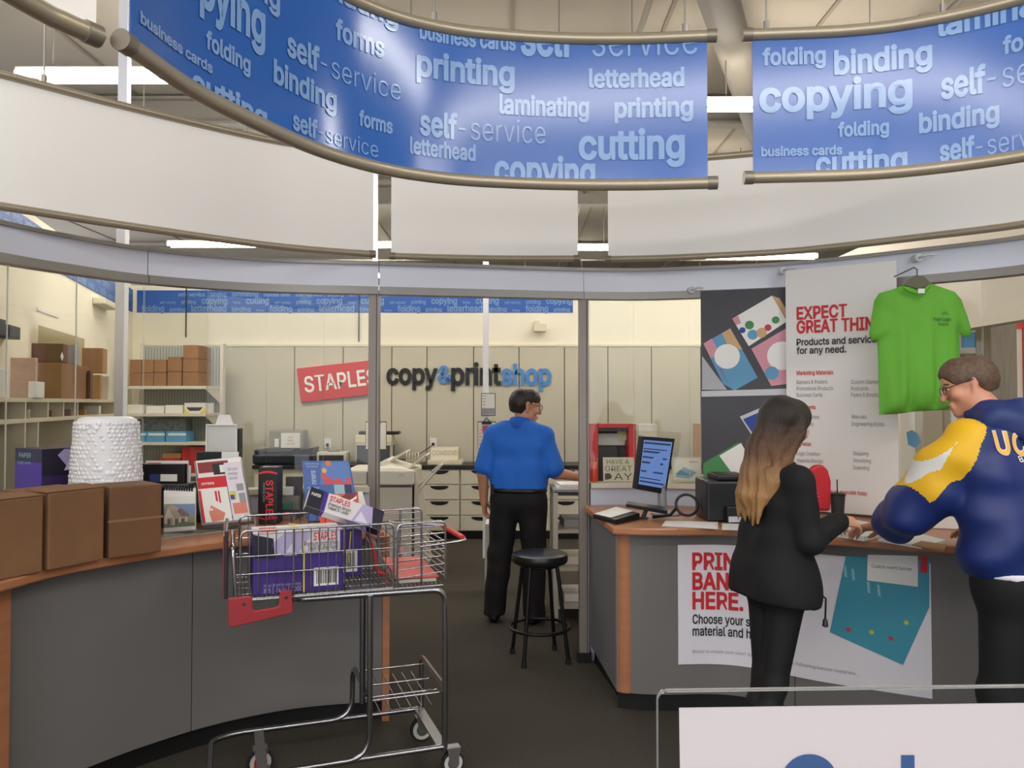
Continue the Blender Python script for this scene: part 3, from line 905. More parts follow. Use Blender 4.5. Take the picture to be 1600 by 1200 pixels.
# ================================================================ clear sign holder close to us, on its stand
SY = 0.55
def sg(px, py): return at(px, py, SY)
a0 = sg(1027, 1079); a1 = sg(1660, 1071); zb = a0.z - 0.23
hold = thing('sign_holder', 'clear acrylic sign holder with a white card close to us', 'sign holder', (a0.x, SY, 1.16))
b = MB()
rad = 0.006; W = a1.x - a0.x; tilt = a1.z - a0.z
outl = [(0, zb - a0.z)] + [(rad - rad * math.cos(k * PI / 10), -rad + rad * math.sin(k * PI / 10)) for k in range(6)] + [(W - rad + rad * math.sin(k * PI / 10), tilt - rad + rad * math.cos(k * PI / 10)) for k in range(6)] + [(W, zb - a0.z)]
b.prism(outl, SY - 0.0035, SY - 0.001, 0, lambda p: Vector((a0.x + p.x, p.z, a0.z + p.y)))
b.prism(outl, SY + 0.001, SY + 0.0035, 0, lambda p: Vector((a0.x + p.x, p.z, a0.z + p.y)))
b.build('clear_sleeve', ACRYL, hold)
b = MB()
b.tube([(a0.x + p[0], SY, a0.z + p[1]) for p in outl[:14]], 0.0008, 6)
b.build('sleeve_edge', mat('acrylic_edge', (128, 128, 128), 0.25), hold, smooth=60)
c0 = sg(1061, 1106)
b = MB(); b.hexa([(c0.x + 0.002, SY - 0.0004, zb + 0.006), (a1.x - 0.015, SY - 0.0004, zb + 0.006), (a1.x - 0.015, SY + 0.0004, zb + 0.006), (c0.x + 0.002, SY + 0.0004, zb + 0.006)],
                 [(c0.x, SY - 0.0004, c0.z), (a1.x - 0.015, SY - 0.0004, c0.z + tilt), (a1.x - 0.015, SY + 0.0004, c0.z + tilt), (c0.x, SY + 0.0004, c0.z)])
b.build('card', mat('card_white', (238, 226, 228), 0.7), hold)
t = MB(); lb = sg(1214, 1310)
put_text(t, 'Color', plane_map((lb.x, SY - 0.0009, lb.z), (1, 0, 0), (0, 0, 1)), sg(1580, 1200).x - lb.x, sg(0, 1184).z - lb.z, 0.025, 0)
t.build('lettering', mat('denim_blue_ink', (72, 104, 158), 0.6), hold)
b = MB(); b.box(a0.x + 0.02, SY - 0.06, 1.16, a1.x, SY + 0.06, 1.168); b.box(a0.x + 0.02, SY - 0.006, 1.168, a1.x, SY + 0.006, zb + 0.006)
b.build('base', ACRYL, hold)
ks = thing('kiosk_counter', 'grey laminate kiosk top under the clear sign holder', 'kiosk', (0.4, 0.55, 0))
b = MB(); b.box(0.04, 0.33, 1.12, 0.95, 0.8, 1.16); b.build('worktop', GREYLAM, ks, bevel=0.004)
b = MB(); b.box(0.1, 0.4, 0, 0.9, 0.75, 1.12); b.build('body', GREYLAM, ks)

# ================================================================ tall white poles
PAINT = mat('white_pole_paint', (240, 241, 248), 0.5)
def pole(name, label, px, Y, w, z0):
    q = at(px, 600, Y)
    b = MB(); b.box(q.x - w / 2, Y - w / 2, z0, q.x + w / 2, Y + w / 2, 5.3)
    o = b.build(name, PAINT, None, bevel=0.004)
    return tag(o, label, 'pole')
pole('power_pole', 'square white pole from floor to roof behind the bubble wrap roll', 189, 6.4, 0.075, 0)
pole('power_pole', 'thin white pole standing beside the grey doorway post behind the white clipboard', 585.5, 8.4, 0.05, 0)
pole('power_pole', 'thin white pole through the wall lettering above the hanging clipboard', 759, 8.2, 0.058, 0)

p = [on(x, y, 0.001) for x, y in ((230, 1190), (233, 1190), (236, 1180), (233, 1180))]
b = MB(); b.hexa(p, [v + Vector((0, 0, 0.004)) for v in p]); tag(b.build('paper_scrap', WHITE), 'tiny white paper scrap on the carpet below the long counter', 'paper')
# ================================================================ work area behind the glass
DRAWER = mat('cream_drawer_front', (214, 208, 190), 0.5)
PULL = mat('black_drawer_pull', (14, 14, 15), 0.5)
CY = 9.3                                     # front plane of the wall cabinets
CTZ = at(700, 727, CY).z
def drawer_unit(x0, x1, rows, label):
    root = thing('drawer_cabinet', label, 'cabinet', ((x0 + x1) / 2, CY, 0), 0, 'drawer cabinets along the back wall')
    b = MB(); b.box(x0 + 0.003, CY, 0.1, x1 - 0.003, BY - 0.045, CTZ - 0.045); b.build('body', DRAWER, root)
    b = MB(); b.box(x0, CY + 0.05, 0, x1, BY - 0.05, 0.1); b.build('plinth', KICK, root)
    h = (CTZ - 0.045 - 0.1) / rows
    for k in range(rows):
        z0 = 0.1 + h * k + 0.008
        b = MB(); b.box(x0 + 0.012, CY - 0.018, z0, x1 - 0.012, CY - 0.001, z0 + h - 0.016)
        d = b.build('drawer', DRAWER, root, bevel=0.003)
        b = MB(); c = (x0 + x1) / 2; zt = z0 + h - 0.022
        b.prism([(0.11 * math.cos(a), 0.045 * math.sin(a)) for a in [PI + PI * i / 12 for i in range(13)]], CY - 0.021, CY - 0.0182, 0, lambda p: Vector((c + p.x, p.z, zt + p.y)))
        b.build('pull', PULL, d)
    return root
ux = [at(p, 727, CY).x for p in (652, 719, 783, 850, 917)]
labs = ['cream drawer cabinet beside the copier with black half moon pulls', 'cream drawer cabinet beside the left hand of the person in blue',
        'cream drawer cabinet behind the person in the blue polo shirt', 'cream drawer cabinet behind the grey doorway post and rack']
for i in range(4): drawer_unit(ux[i] + (0.02 if i == 0 else 0), ux[i + 1], 4, labs[i])
xl, xr = at(395, 727, CY).x, at(1100, 727, CY).x
b = MB(); b.box(xl, CY - 0.03, CTZ - 0.045, xr, BY - 0.045, CTZ)
tag(b.build('back_counter_top', mat('black_stone_top', (30, 30, 32), 0.35), bevel=0.004), 'long black counter top along the back wall under the machines', 'worktop')
wb = thing('base_cabinet', 'long plain cream base cabinet under the back machines', 'cabinet', (xl + 1, CY, 0))
b = MB(); b.box(xl + 0.02, CY, 0, ux[0] + 0.015, BY - 0.05, CTZ - 0.045); b.build('body', DRAWER, wb)
b = MB(); b.box(ux[4] + 0.005, CY, 0, xr - 0.01, BY - 0.05, CTZ - 0.045); b.build('end_body', DRAWER, wb)

# ---- wall lettering and the red plaque
sg_ = thing('wall_sign', 'black and blue raised lettering on the panelled back wall', 'sign', (at(730, 590, BY).x, BY - 0.03, 1.8))
def wl(px, py): q = at(px, py, BY - 0.035); return q
t = MB(); o = wl(604, 597)
sc = (BY / F)
def sl(body, x0, x1, ybase, hpx, mi, thick=0.02):
    a, c = wl(x0, ybase), wl(x1, ybase)
    for off, m2 in ((0.0, mi), (0.022, mi)):
        put_text(t, body, plane_map((a.x, BY - 0.033 - off, a.z), (1, 0, 0), (0, 0, 1)), c.x - a.x, hpx * sc, 0.026 if body == '&' else 0.036, m2)
sl('copy', 604, 684, 599.5, 30, 0); sl('&', 684, 706, 598.5, 26, 1); sl('print', 705, 783, 600.5, 32, 0)
t.build('black_lettering', [mat('sign_black', (28, 28, 30), 0.4), mat('sign_blue', (74, 136, 204), 0.4)], sg_)
t = MB(); sl('shop', 783, 861, 601, 31, 0)
t.build('blue_lettering', mat('sign_blue', (74, 136, 204), 0.4), sg_)
pl = thing('wall_plaque', 'tilted red plaque with white capitals on the panelled back wall', 'sign', (at(527, 600, BY).x, BY - 0.05, 1.7))
c4 = [wl(472, 629), wl(590, 615), wl(583, 563), wl(465, 576)]
b = MB(); b.hexa([Vector((p.x, BY - 0.034, p.z)) for p in c4], [Vector((p.x, BY - 0.085, p.z)) for p in c4])
b.f = [tuple(reversed(f)) for f in b.f]
b.build('plaque', mat('plaque_red', (206, 44, 46), 0.4), pl, bevel=0.004)
ex = (c4[1] - c4[0]); L = ex.length; ex = ex.normalized(); ey = Vector((-ex.z, 0, ex.x))
t = MB(); o = wl(478.5, 613)
put_text(t, 'STAPLES', plane_map((o.x, BY - 0.09, o.z), ex, ey), 112 * sc, 23.5 * sc, 0.02, 0)
t.build('lettering', WHITEINK, pl)

# ---- machines on the back counter
def box_thing(name, label, cat, pts_px, Y, depth, m, group=None, bevel=0.01, z0=None):
    """a box seen face on: (left, top, right, bottom) pixels at depth Y"""
    l, tp, r, bt = pts_px
    a, c = at(l, bt, Y), at(r, tp, Y)
    zz = a.z if z0 is None else z0
    return a.x, c.x, zz, c.z
def machine_base(name, label, cat, x, y, z):
    return thing(name, label, cat, (x, y, z))
# black multifunction printer
x0, x1 = at(392, 720, 9.35).x, at(486, 720, 9.35).x
r = machine_base('office_printer', 'wide low black printer on the back counter behind the black upright carton', 'printer', x0, 9.5, CTZ)
b = MB(); b.box(x0, 9.38, CTZ, x1, 9.82, CTZ + 0.13); b.build('body', mat('blue_black_plastic', (34, 40, 52), 0.35), r, bevel=0.03)
b = MB(); b.box(x0 + 0.02, 9.39, CTZ + 0.132, x1 - 0.25, 9.8, CTZ + 0.175); b.build('lid', mat('blue_black_plastic', (34, 40, 52), 0.35), r, bevel=0.015)
b = MB(); b.hexa([(x1 - 0.3, 9.4, CTZ + 0.132), (x1 + 0.0, 9.4, CTZ + 0.132), (x1 + 0.0, 9.7, CTZ + 0.132), (x1 - 0.3, 9.7, CTZ + 0.132)], [(x1 - 0.3, 9.4, CTZ + 0.14), (x1 + 0.01, 9.4, CTZ + 0.2), (x1 + 0.01, 9.7, CTZ + 0.2), (x1 - 0.3, 9.7, CTZ + 0.14)]); b.build('paper_tray', BLACK, r)
# grey file sorter with a notice
x0, x1 = at(425, 690, 9.7).x, at(478, 690, 9.7).x
r = machine_base('paper_sorter', 'grey box sorter with a printed notice on top of the black printer', 'sorter', x0, 9.7, CTZ + 0.176)
b = MB(); b.box(x0, 9.58, CTZ + 0.176, x1, 9.8, CTZ + 0.4); b.build('body', mat('sorter_grey', (150, 148, 138), 0.5), r, bevel=0.01)
b = MB(); b.box(x0 + 0.15, 9.565, CTZ + 0.19, x0 + 0.38, 9.58, CTZ + 0.37); n_ = b.build('notice', WHITE, r)
t = MB()
for i, s in enumerate(('PLEASE', 'ASK FOR', 'ASSISTANCE')): put_text(t, s, plane_map((x0 + 0.265, 9.563, CTZ + 0.31 - i * 0.04), (1, 0, 0), (0, 0, 1)), None, 0.016, 0.01, 0, xs=0.7, align=0.5)
t.build('lettering', mat('rose_ink2', (196, 120, 120), 0.7), n_)
b = MB(); b.box(x0 + 0.07, 9.57, CTZ + 0.2, x0 + 0.12, 9.579, CTZ + 0.3); b.build('card', WHITE, r)
# laminator
x0, x1 = at(496, 710, 9.4).x, at(542, 710, 9.4).x
r = machine_base('laminator', 'small cream laminator with a dark slot on the back counter', 'laminator', x0, 9.5, CTZ)
b = MB(); b.box(x0, 9.36, CTZ, x1, 9.6, CTZ + 0.15); b.build('body', OFFW, r, bevel=0.012)
b = MB(); b.box(x0 + 0.03, 9.352, CTZ + 0.05, x1 - 0.03, 9.361, CTZ + 0.115); b.build('slot', mat('slot_dark', (58, 56, 54), 0.5), r)
b = MB(); b.box(x0 + 0.12, 9.4, CTZ + 0.151, x0 + 0.25, 9.5, CTZ + 0.185); b.build('control_knob', mat('putty', (150, 146, 136), 0.5), r, bevel=0.008)
# tall printer with cream top
x0, x1 = at(557, 700, 9.5).x, at(612, 700, 9.5).x
r = machine_base('label_printer', 'dark printer with cream top behind the white clipboard', 'printer', x0, 9.6, CTZ)
b = MB(); b.box(x0 + 0.01, 9.46, CTZ, x1 - 0.01, 9.8, CTZ + 0.22); b.build('body', mat('blue_grey_plastic', (74, 82, 86), 0.45), r, bevel=0.01)
b = MB(); b.box(x0, 9.45, CTZ + 0.222, x1, 9.82, CTZ + 0.25); b.box(x0, 9.45, CTZ + 0.05, x0 + 0.012, 9.6, CTZ + 0.22); b.box(x1 - 0.012, 9.45, CTZ + 0.05, x1, 9.6, CTZ + 0.22); b.build('frame', OFFW, r, bevel=0.004)
b = MB(); b.box(x0 - 0.02, 9.5, CTZ + 0.252, x1, 9.8, CTZ + 0.35); b.build('top_cover', CREAM, r, bevel=0.012)
b = MB(); b.box(x0 + 0.02, 9.52, CTZ + 0.352, x1 + 0.08, 9.7, CTZ + 0.39); b.build('feed_arm', BLACK, r, bevel=0.008)
# comb binding machine
x0, x1 = at(669, 715, 9.45).x, at(723, 715, 9.45).x
r = machine_base('binding_machine', 'cream comb binding machine with embossed word on the black back counter', 'binding machine', x0, 9.5, CTZ)
b = MB(); b.box(x0, 9.34, CTZ, x1, 9.7, CTZ + 0.05); b.build('base', CREAM, r, bevel=0.008)
b = MB(); b.hexa([(x0 + 0.03, 9.4, CTZ + 0.051), (x1 - 0.05, 9.4, CTZ + 0.051), (x1 - 0.05, 9.66, CTZ + 0.051), (x0 + 0.03, 9.66, CTZ + 0.051)], [(x0 + 0.03, 9.46, CTZ + 0.2), (x1 - 0.05, 9.46, CTZ + 0.2), (x1 - 0.05, 9.66, CTZ + 0.2), (x0 + 0.03, 9.66, CTZ + 0.2)]); b.build('housing', CREAM, r, bevel=0.008)
t = MB(); put_text(t, 'COMBIND', lambda u, v: Vector((x0 + 0.05 + u, 9.4 + 0.4 * (0.06 + v) - 0.003, CTZ + 0.051 + 0.06 + v)), 0.3, 0.055, 0.0, 0)
t.build('lettering', mat('emboss_ink', (170, 160, 130), 0.6), r)
# comb rings rack
x0 = at(636, 715, 9.5).x
r = machine_base('comb_rack', 'row of cream wire hoops on the black back counter beside the binding machine', 'rack', x0, 9.5, CTZ)
for k in range(5):
    b = MB(); xx = x0 + 0.035 * k; b.tube([(xx, 9.45, CTZ), (xx, 9.45, CTZ + 0.1), (xx, 9.49, CTZ + 0.13), (xx, 9.55, CTZ + 0.13), (xx, 9.59, CTZ + 0.1), (xx, 9.59, CTZ)], 0.006, 6); b.build('hoop', CREAM, r, smooth=50)
# wall outlets with plugs and cords
def outlet(px, py, label, cordpts):
    q = at(px, py, BY - 0.04)
    r = thing('wall_outlet', label, 'outlet', q, 0, 'wall outlets above the back counter')
    b = MB(); b.cbox((q.x, BY - 0.036, q.z), (0.085, 0.01, 0.125)); b.build('plate', WHITE, r, bevel=0.004)
    b = MB(); b.cbox((q.x, BY - 0.055, q.z - 0.015), (0.03, 0.03, 0.035)); pgl = b.build('plug', BLACK, r, bevel=0.004)
    b = MB(); b.tube([(q.x, BY - 0.07, q.z - 0.02)] + cordpts(q), 0.005, 6); b.build('cord', BLACK, r, smooth=60)
outlet(512, 693, 'white wall outlet with black plug above the laminator', lambda q: [(q.x + 0.02, BY - 0.09, q.z - 0.07), (q.x + 0.05, BY - 0.1, q.z - 0.1), (q.x + 0.08, BY - 0.1, q.z - 0.13)])
outlet(677, 692, 'white wall outlet with trailing black cord above the binding machine', lambda q: [(q.x - 0.05, BY - 0.1, q.z - 0.06), (q.x - 0.16, BY - 0.12, q.z - 0.13), (q.x - 0.28, BY - 0.15, q.z - 0.19), (q.x - 0.4, BY - 0.15, q.z - 0.2)])
# security camera box on the upper wall
q = at(842, 512, BY - 0.1)
r = thing('security_camera', 'small cream box camera on the upper wall under the blue border', 'camera', (q.x, BY, q.z))
b = MB(); b.cbox((q.x + 0.01, BY - 0.12, q.z - 0.01), (0.15, 0.14, 0.09)); b.build('housing', CREAM, r, bevel=0.01)
b = MB(); b.cbox((q.x - 0.02, BY - 0.03, q.z + 0.05), (0.06, 0.058, 0.08)); b.build('bracket', CREAM, r)
# notice board and clipboards on the poles
q = at(763, 632, 8.15)
b = MB(); b.cbox((q.x, 8.155, q.z), (0.15, 0.012, 0.235)); 
r = thing('notice_frame', 'small black framed notice on the thin pole above the clipboard', 'notice', (q.x, 8.155, q.z))
b.build('frame', DARK, r, bevel=0.01)
b = MB(); b.cbox((q.x, 8.147, q.z), (0.135, 0.004, 0.22)); b.build('sheet', WHITE, r)
b = MB(); b.cbox((q.x, 8.144, q.z - 0.07), (0.13, 0.002, 0.065)); b.build('picture', mat('photo_grey', (150, 152, 158), 0.5), r)
t = MB()
for k in range(4): t.cbox((q.x - 0.04, 8.1445, q.z + 0.09 - 0.03 * k), (0.03, 0.001, 0.006))
t.build('print', GREYINK, r)
def clipboard(px0, px1, py0, py1, Y, label, pic):
    a, c = at(px0, py1, Y), at(px1, py0, Y)
    r = thing('clipboard', label, 'clipboard', ((a.x + c.x) / 2, Y, a.z))
    b = MB(); b.box(a.x, Y, a.z, c.x, Y + 0.006, c.z + 0.012); b.build('board', mat('hardboard', (122, 92, 66), 0.6), r, bevel=0.004)
    b = MB(); b.box(a.x + 0.006, Y - 0.004, a.z + 0.003, c.x - 0.006, Y - 0.001, c.z); b.build('paper', WHITE, r)
    m = (a.x + c.x) / 2
    b = MB(); b.box(m - 0.05, Y - 0.016, c.z - 0.02, m + 0.05, Y - 0.005, c.z + 0.012); b.tube([(m - 0.03, Y - 0.01, c.z + 0.012), (m, Y - 0.01, c.z + 0.045), (m + 0.03, Y - 0.01, c.z + 0.012)], 0.006, 6); b.build('clip', BLACK if pic else CHROME, r)
    if pic:
        b = MB(); b.box(m - 0.045, Y - 0.006, c.z - 0.11, m + 0.03, Y - 0.0045, c.z - 0.035); b.build('print', mat('magenta_print', (206, 80, 120), 0.6), r)
        t = MB()
        for k in range(5): t.box(a.x + 0.015, Y - 0.006, a.z + 0.05 + 0.035 * k, a.x + 0.05, Y - 0.0045, a.z + 0.055 + 0.035 * k)
        t.build('text_line', mat('rose_ink2', (196, 120, 120), 0.7), r)
clipboard(571, 604, 660, 702, 8.36, 'white sheet on a clipboard hung on the pole behind the grey doorway post', False)
clipboard(746, 775, 660, 701, 8.15, 'clipboard with pink print hung on the pole beside the shoulder of the person in blue', True)

# ---- the big copier
CPY = 7.3
x0, x1, xe = at(540, 760, CPY).x, at(643, 760, CPY).x, at(666, 850, CPY).x
r = thing('photocopier', 'large putty grey photocopier with output trays behind the doorway post', 'photocopier', ((x0 + x1) / 2, CPY, 0))
COPY = mat('copier_putty', (208, 203, 188), 0.45); COPY2 = mat('copier_light', (226, 222, 208), 0.4)
zt = at(600, 742, CPY).z
b = MB(); b.box(x0, CPY, 0.08, x1, CPY + 0.65, zt - 0.1); b.build('body', COPY, r, bevel=0.012)
b = MB(); b.box(x0 - 0.02, CPY - 0.02, zt - 0.095, x1 + 0.02, CPY + 0.66, zt + 0.045); b.build('scanner_bed', COPY2, r, bevel=0.015)
for z in (0.33, 0.58):
    b = MB(); b.box(x0 + 0.03, CPY - 0.014, z - 0.21, x1 - 0.03, CPY - 0.001, z + 0.02); b.build('paper_drawer', COPY, r, bevel=0.005)
b = MB(); b.box(x0 + 0.2, CPY - 0.03, zt - 0.085, x0 + 0.208, CPY - 0.021, zt + 0.03); b.box(x0, CPY - 0.004, zt - 0.115, x1, CPY - 0.001, zt - 0.1); b.build('seam', mat('seam_dark', (84, 82, 76), 0.6), r)
b = MB(); b.hexa([(x0 + 0.18, CPY + 0.02, zt + 0.046), (x1 - 0.02, CPY + 0.02, zt + 0.046), (x1 - 0.02, CPY + 0.6, zt + 0.046), (x0 + 0.18, CPY + 0.6, zt + 0.046)],
                 [(x0 + 0.36, CPY + 0.08, zt + 0.14), (x1 - 0.2, CPY + 0.08, zt + 0.1), (x1 - 0.2, CPY + 0.55, zt + 0.1), (x0 + 0.36, CPY + 0.55, zt + 0.14)]); b.build('document_feeder', COPY2, r, bevel=0.01)
def tray(a, c, w, nm='output_tray'):
    b = MB(); p0, p1 = at(*a, CPY + 0.1), at(*c, CPY + 0.1)
    d = (p1 - p0).normalized(); n = Vector((-d.z, 0, d.x)) * 0.018
    b.hexa([p0, p1, p1 + Vector((0, w, 0)), p0 + Vector((0, w, 0))], [p0 + n, p1 + n, p1 + n + Vector((0, w, 0)), p0 + n + Vector((0, w, 0))]); b.build(nm, COPY2, r, bevel=0.004)
tray((600, 727), (635, 707), 0.34, 'feeder_tray'); tray((640, 732), (667, 712), 0.34); tray((650, 772), (691, 727), 0.36)
tray((652, 760), (688, 727), 0.05)
b = MB(); b.hexa([(x1 + 0.021, CPY + 0.04, 0.08), (xe, CPY + 0.04, 0.08), (xe, CPY + 0.5, 0.08), (x1 + 0.021, CPY + 0.5, 0.08)],
                 [(x1 + 0.021, CPY + 0.04, zt + 0.02), (x1 + 0.03, CPY + 0.04, zt + 0.02), (x1 + 0.03, CPY + 0.5, zt + 0.02), (x1 + 0.021, CPY + 0.5, zt + 0.02)]); b.build('finisher_side', COPY, r)
b = MB(); b.box(x0 + 0.05, CPY + 0.05, 0, x1 - 0.05, CPY + 0.6, 0.078); b.build('foot_plinth', BLACK, r)
b = MB(); b.cbox((at(628, 748, CPY).x, CPY - 0.024, zt + 0.0), (0.06, 0.006, 0.04)); b.build('badge', OFFW, r)

# ---- cream wire rack beside the person in blue
RY = 5.8
x0, x1 = at(868, 850, RY).x, at(940, 850, RY).x
r = thing('paper_rack', 'cream metal rack loaded with papers under the right hand of the person in blue', 'rack', ((x0 + x1) / 2, RY, 0))
RK = mat('rack_cream', (192, 188, 172), 0.5)
ztop = at(880, 770, RY).z
for xx in (x0, x1):
    for yy in (RY, RY + 0.5):
        b = MB(); b.cbox((xx, yy, ztop / 2), (0.035, 0.035, ztop)); b.build('post', RK, r)
for k in range(4):
    z = 0.1 + k * (ztop - 0.12) / 3
    b = MB(); b.box(x0 - 0.01, RY - 0.01, z, x1 + 0.01, RY + 0.51, z + 0.022); b.build('shelf', RK if k < 3 else DARK, r)
b = MB(); b.box(x0 - 0.012, RY + 0.05, 0.12, x0 - 0.006, RY + 0.45, ztop - 0.05); b.build('side_panel', mat('rack_grey', (118, 116, 106), 0.5), r)
for k, (z, lab) in enumerate(((0.16, 'lowest'), (0.42, 'middle'), (0.68, 'upper'))):
    zz = 0.1 + k * (ztop - 0.12) / 3 + 0.022
    b = MB(); b.cbox((x0 + 0.17, RY + 0.25, zz + 0.032), (0.22, 0.3, 0.06), rz=0.06); tag(b.build('paper_ream', [WHITE, OFFW, mat('grey_paper', (150, 150, 150), 0.7)][k], bevel=0.003), 'ream of paper on the %s shelf of the cream rack' % lab, 'paper')
for k in range(3):
    b = MB(); b.cbox((x0 + 0.12 + 0.02 * k, RY + 0.13 + 0.02 * k, ztop + 0.0125 + 0.017 * k), (0.26, 0.26, 0.016), rz=0.1 * k - 0.1)
    tag(b.build('paper_stack', [mat('grey_paper', (150, 150, 150), 0.7), WHITE, WHITE][k]), ['grey', 'thin white', 'upper white'][k] + ' paper stack lying on the cream rack by the person in blue', 'paper')
b = MB(); b.cbox((x1 - 0.01, RY + 0.41, ztop + 0.062), (0.14, 0.16, 0.12)); tag(b.build('paper_carton', WHITE, bevel=0.004), 'white paper carton on top of the cream rack by the doorway post', 'carton')
b = MB(); b.cbox((x1 - 0.01, RY + 0.41, ztop + 0.16), (0.18, 0.16, 0.07)); tag(b.build('file_tray', OFFW, bevel=0.006), 'off white tray on the paper carton behind the doorway post', 'tray')
b = MB(); b.cbox((at(763, 830, 6.7).x, 6.7, 0.3), (0.05, 0.25, 0.6)); tag(b.build('waste_bin', OFFW, bevel=0.01), 'narrow off white bin standing beside the black trouser leg', 'bin')

# ---- gondola shelving with brown cartons near the corner
GY = 9.0
PEG = mat('pegboard_grey', (176, 180, 172), 0.6)
gx0, gx1 = at(196, 600, GY).x, at(322, 600, GY).x
r = thing('gondola_shelving', 'grey pegboard shelving unit with brown cartons in the back corner', 'shelving', ((gx0 + gx1) / 2, GY, 0))
gt = at(250, 535, GY).z
b = MB(); b.box(gx0, GY + 0.45, 0, gx1, GY + 0.48, gt)
b.build('back_panel', PEG, r)
t = MB()
nx = 26
for i in range(nx):
    x = gx0 + (gx1 - gx0) * (i + 0.5) / nx; t.box(x - 0.003, GY + 0.446, 0.4, x + 0.003, GY + 0.449, gt - 0.02)
t.build('slot', mat('peg_slot', (130, 134, 128), 0.7), r)
b = MB(); b.box(gx1, GY + 0.42, 0, gx1 + 0.04, GY + 0.5, gt + 0.02); b.build('upright', OFFW, r)
b = MB(); b.box(gx0 - 0.04, GY + 0.42, 0, gx0, GY + 0.5, gt + 0.02); b.build('upright', OFFW, r)
SH = []
for py in (603, 646, 691, 740):
    z = at(260, py, GY).z; SH.append(z)
    b = MB(); b.box(gx0, GY, z - 0.035, gx1, GY + 0.44, z); s_ = b.build('shelf', OFFW, r, bevel=0.003)
    b = MB(); b.prism([(0, 0), (0.44, 0), (0.44, -0.16)], gx1 - 0.012, gx1 - 0.003, 0, lambda p: Vector((p.z, GY + p.x, z - 0.036 + p.y))); b.build('bracket', OFFW, s_)
b = MB(); b.box(gx0, GY, 0, gx1, GY + 0.44, 0.14); b.build('base', OFFW, r)
# cartons on its top shelf
def carton(x0, y0, z0, x1, y1, z1, label, m=CARD, group=None, rz=0.0, tape=True):
    c = ((x0 + x1) / 2, (y0 + y1) / 2, z0)
    r = thing('carton', label, 'carton', c, rz, group)
    hx, hy, h = (x1 - x0) / 2, (y1 - y0) / 2, z1 - z0
    b = MB(); b.box(-hx, -hy, 0, hx, hy, h); b.build('box', m, r, bevel=0.004, world=False)
    if tape:
        b = MB(); b.box(-hx * 0.25, -hy - 0.0012, h * 0.6, hx * 0.25, -hy - 0.0004, h); b.box(-hx * 0.25, -hy, h + 0.0004, hx * 0.25, hy, h + 0.0014)
        b.build('tape', TAPE, r, world=False)
    return r
cols = [(203, 222, 2), (222, 241, 2), (241, 261, 2), (262, 285, 2), (286, 311, 3)]
names = ['nearest the pole', 'second from the pole', 'in the middle', 'fourth from the pole', 'nearest the panelled wall']
for i, (a, c, n) in enumerate(cols):
    xa, xb = at(a, 600, GY + 0.05).x, at(c, 600, GY + 0.05).x
    h = 0.15 if i < 3 else 0.165
    if i == 4: h = 0.155
    for k in range(n):
        lvl = ['bottom', 'second', 'topmost'][k] if n == 3 else ['bottom', 'top'][k]
        carton(xa + 0.003, GY + 0.03, SH[0] + k * (h + 0.002) + 0.001, xb - 0.003, GY + 0.4, SH[0] + (k + 1) * h + k * 0.002, '%s brown carton of the shelf stack %s' % (lvl, names[i]), CARD, 'brown cartons on the pegboard shelf')
def small(name, l, tp, rr, bt, Y, dep, m, label, cat, group=None, bev=0.003, z0=None):
    a, c = at(l, bt, Y), at(rr, tp, Y)
    z = a.z if z0 is None else z0
    b = MB(); b.box(a.x, Y, z, c.x, Y + dep, c.z)
    return tag(b.build(name, m, bevel=bev), label, cat, group)
for i, (l, rr, tp) in enumerate(((199, 223, 632), (228, 256, 634), (258, 286, 633))):
    small('white_carton', l, tp, rr, 646, GY + 0.06, 0.3, WHITE, 'flat white carton on the second pegboard shelf, ' + ['partly behind the pole', 'in the middle', 'beside the yellow cornered box'][i], 'carton', 'white cartons on the second shelf', z0=SH[1] + 0.001)
q0, q1 = at(288, 646, GY + 0.03).x, at(320, 646, GY + 0.03).x
r2 = thing('toner_box', 'white box with dark arrow and yellow corners on the second pegboard shelf', 'box', ((q0 + q1) / 2, GY + 0.1, SH[1]))
b = MB(); b.box(q0, GY + 0.03, SH[1] + 0.001, q1, GY + 0.3, SH[1] + 0.12); b.build('box', WHITE, r2, bevel=0.003)
b = MB(); zz = SH[1]
b.add([(q0 + 0.02, GY + 0.028, zz + 0.07), (q0 + 0.06, GY + 0.028, zz + 0.03), (q1 - 0.06, GY + 0.028, zz + 0.03), (q1 - 0.02, GY + 0.028, zz + 0.07)], [(0, 1, 2, 3)], 0)
b.add([(q0, GY + 0.028, zz + 0.002), (q0 + 0.06, GY + 0.028, zz + 0.002), (q0, GY + 0.028, zz + 0.06), (q1, GY + 0.028, zz + 0.002), (q1, GY + 0.028, zz + 0.06), (q1 - 0.06, GY + 0.028, zz + 0.002)], [(0, 1, 2), (3, 4, 5)], 1)
b.build('print', [mat('plum_ink', (66, 46, 60), 0.5), mat('bright_yellow_ink', (232, 212, 40), 0.5)], r2)
for i, (l, rr) in enumerate(((214, 227), (228, 257), (259, 290))):
    x_ = small('blue_box', l, 674, rr, 690, GY + 0.04, 0.25, mat('cyan_box', (80, 158, 206), 0.5), 'white and blue box on the third pegboard shelf, ' + ['partly behind the wrap roll', 'in the middle', 'nearest the panelled wall'][i], 'box', 'blue boxes on the third shelf', z0=SH[2] + 0.001)
    a, c = at(l, 690, GY), at(rr, 674, GY)
    b = MB(); b.box(a.x + 0.01, GY + 0.036, SH[2] + 0.075, c.x - 0.01, GY + 0.0395, SH[2] + 0.1); b.build('label_strip', WHITE, x_)
small('ink_bundle', 215, 655, 290, 674, GY + 0.05, 0.2, mat('dark_mottled_pack', (70, 80, 86), 0.5, noise=0.5, nscale=25), 'dark mottled shrink wrapped pack on top of the blue boxes', 'pack', z0=at(250, 674, GY + 0.04).z + 0.002)
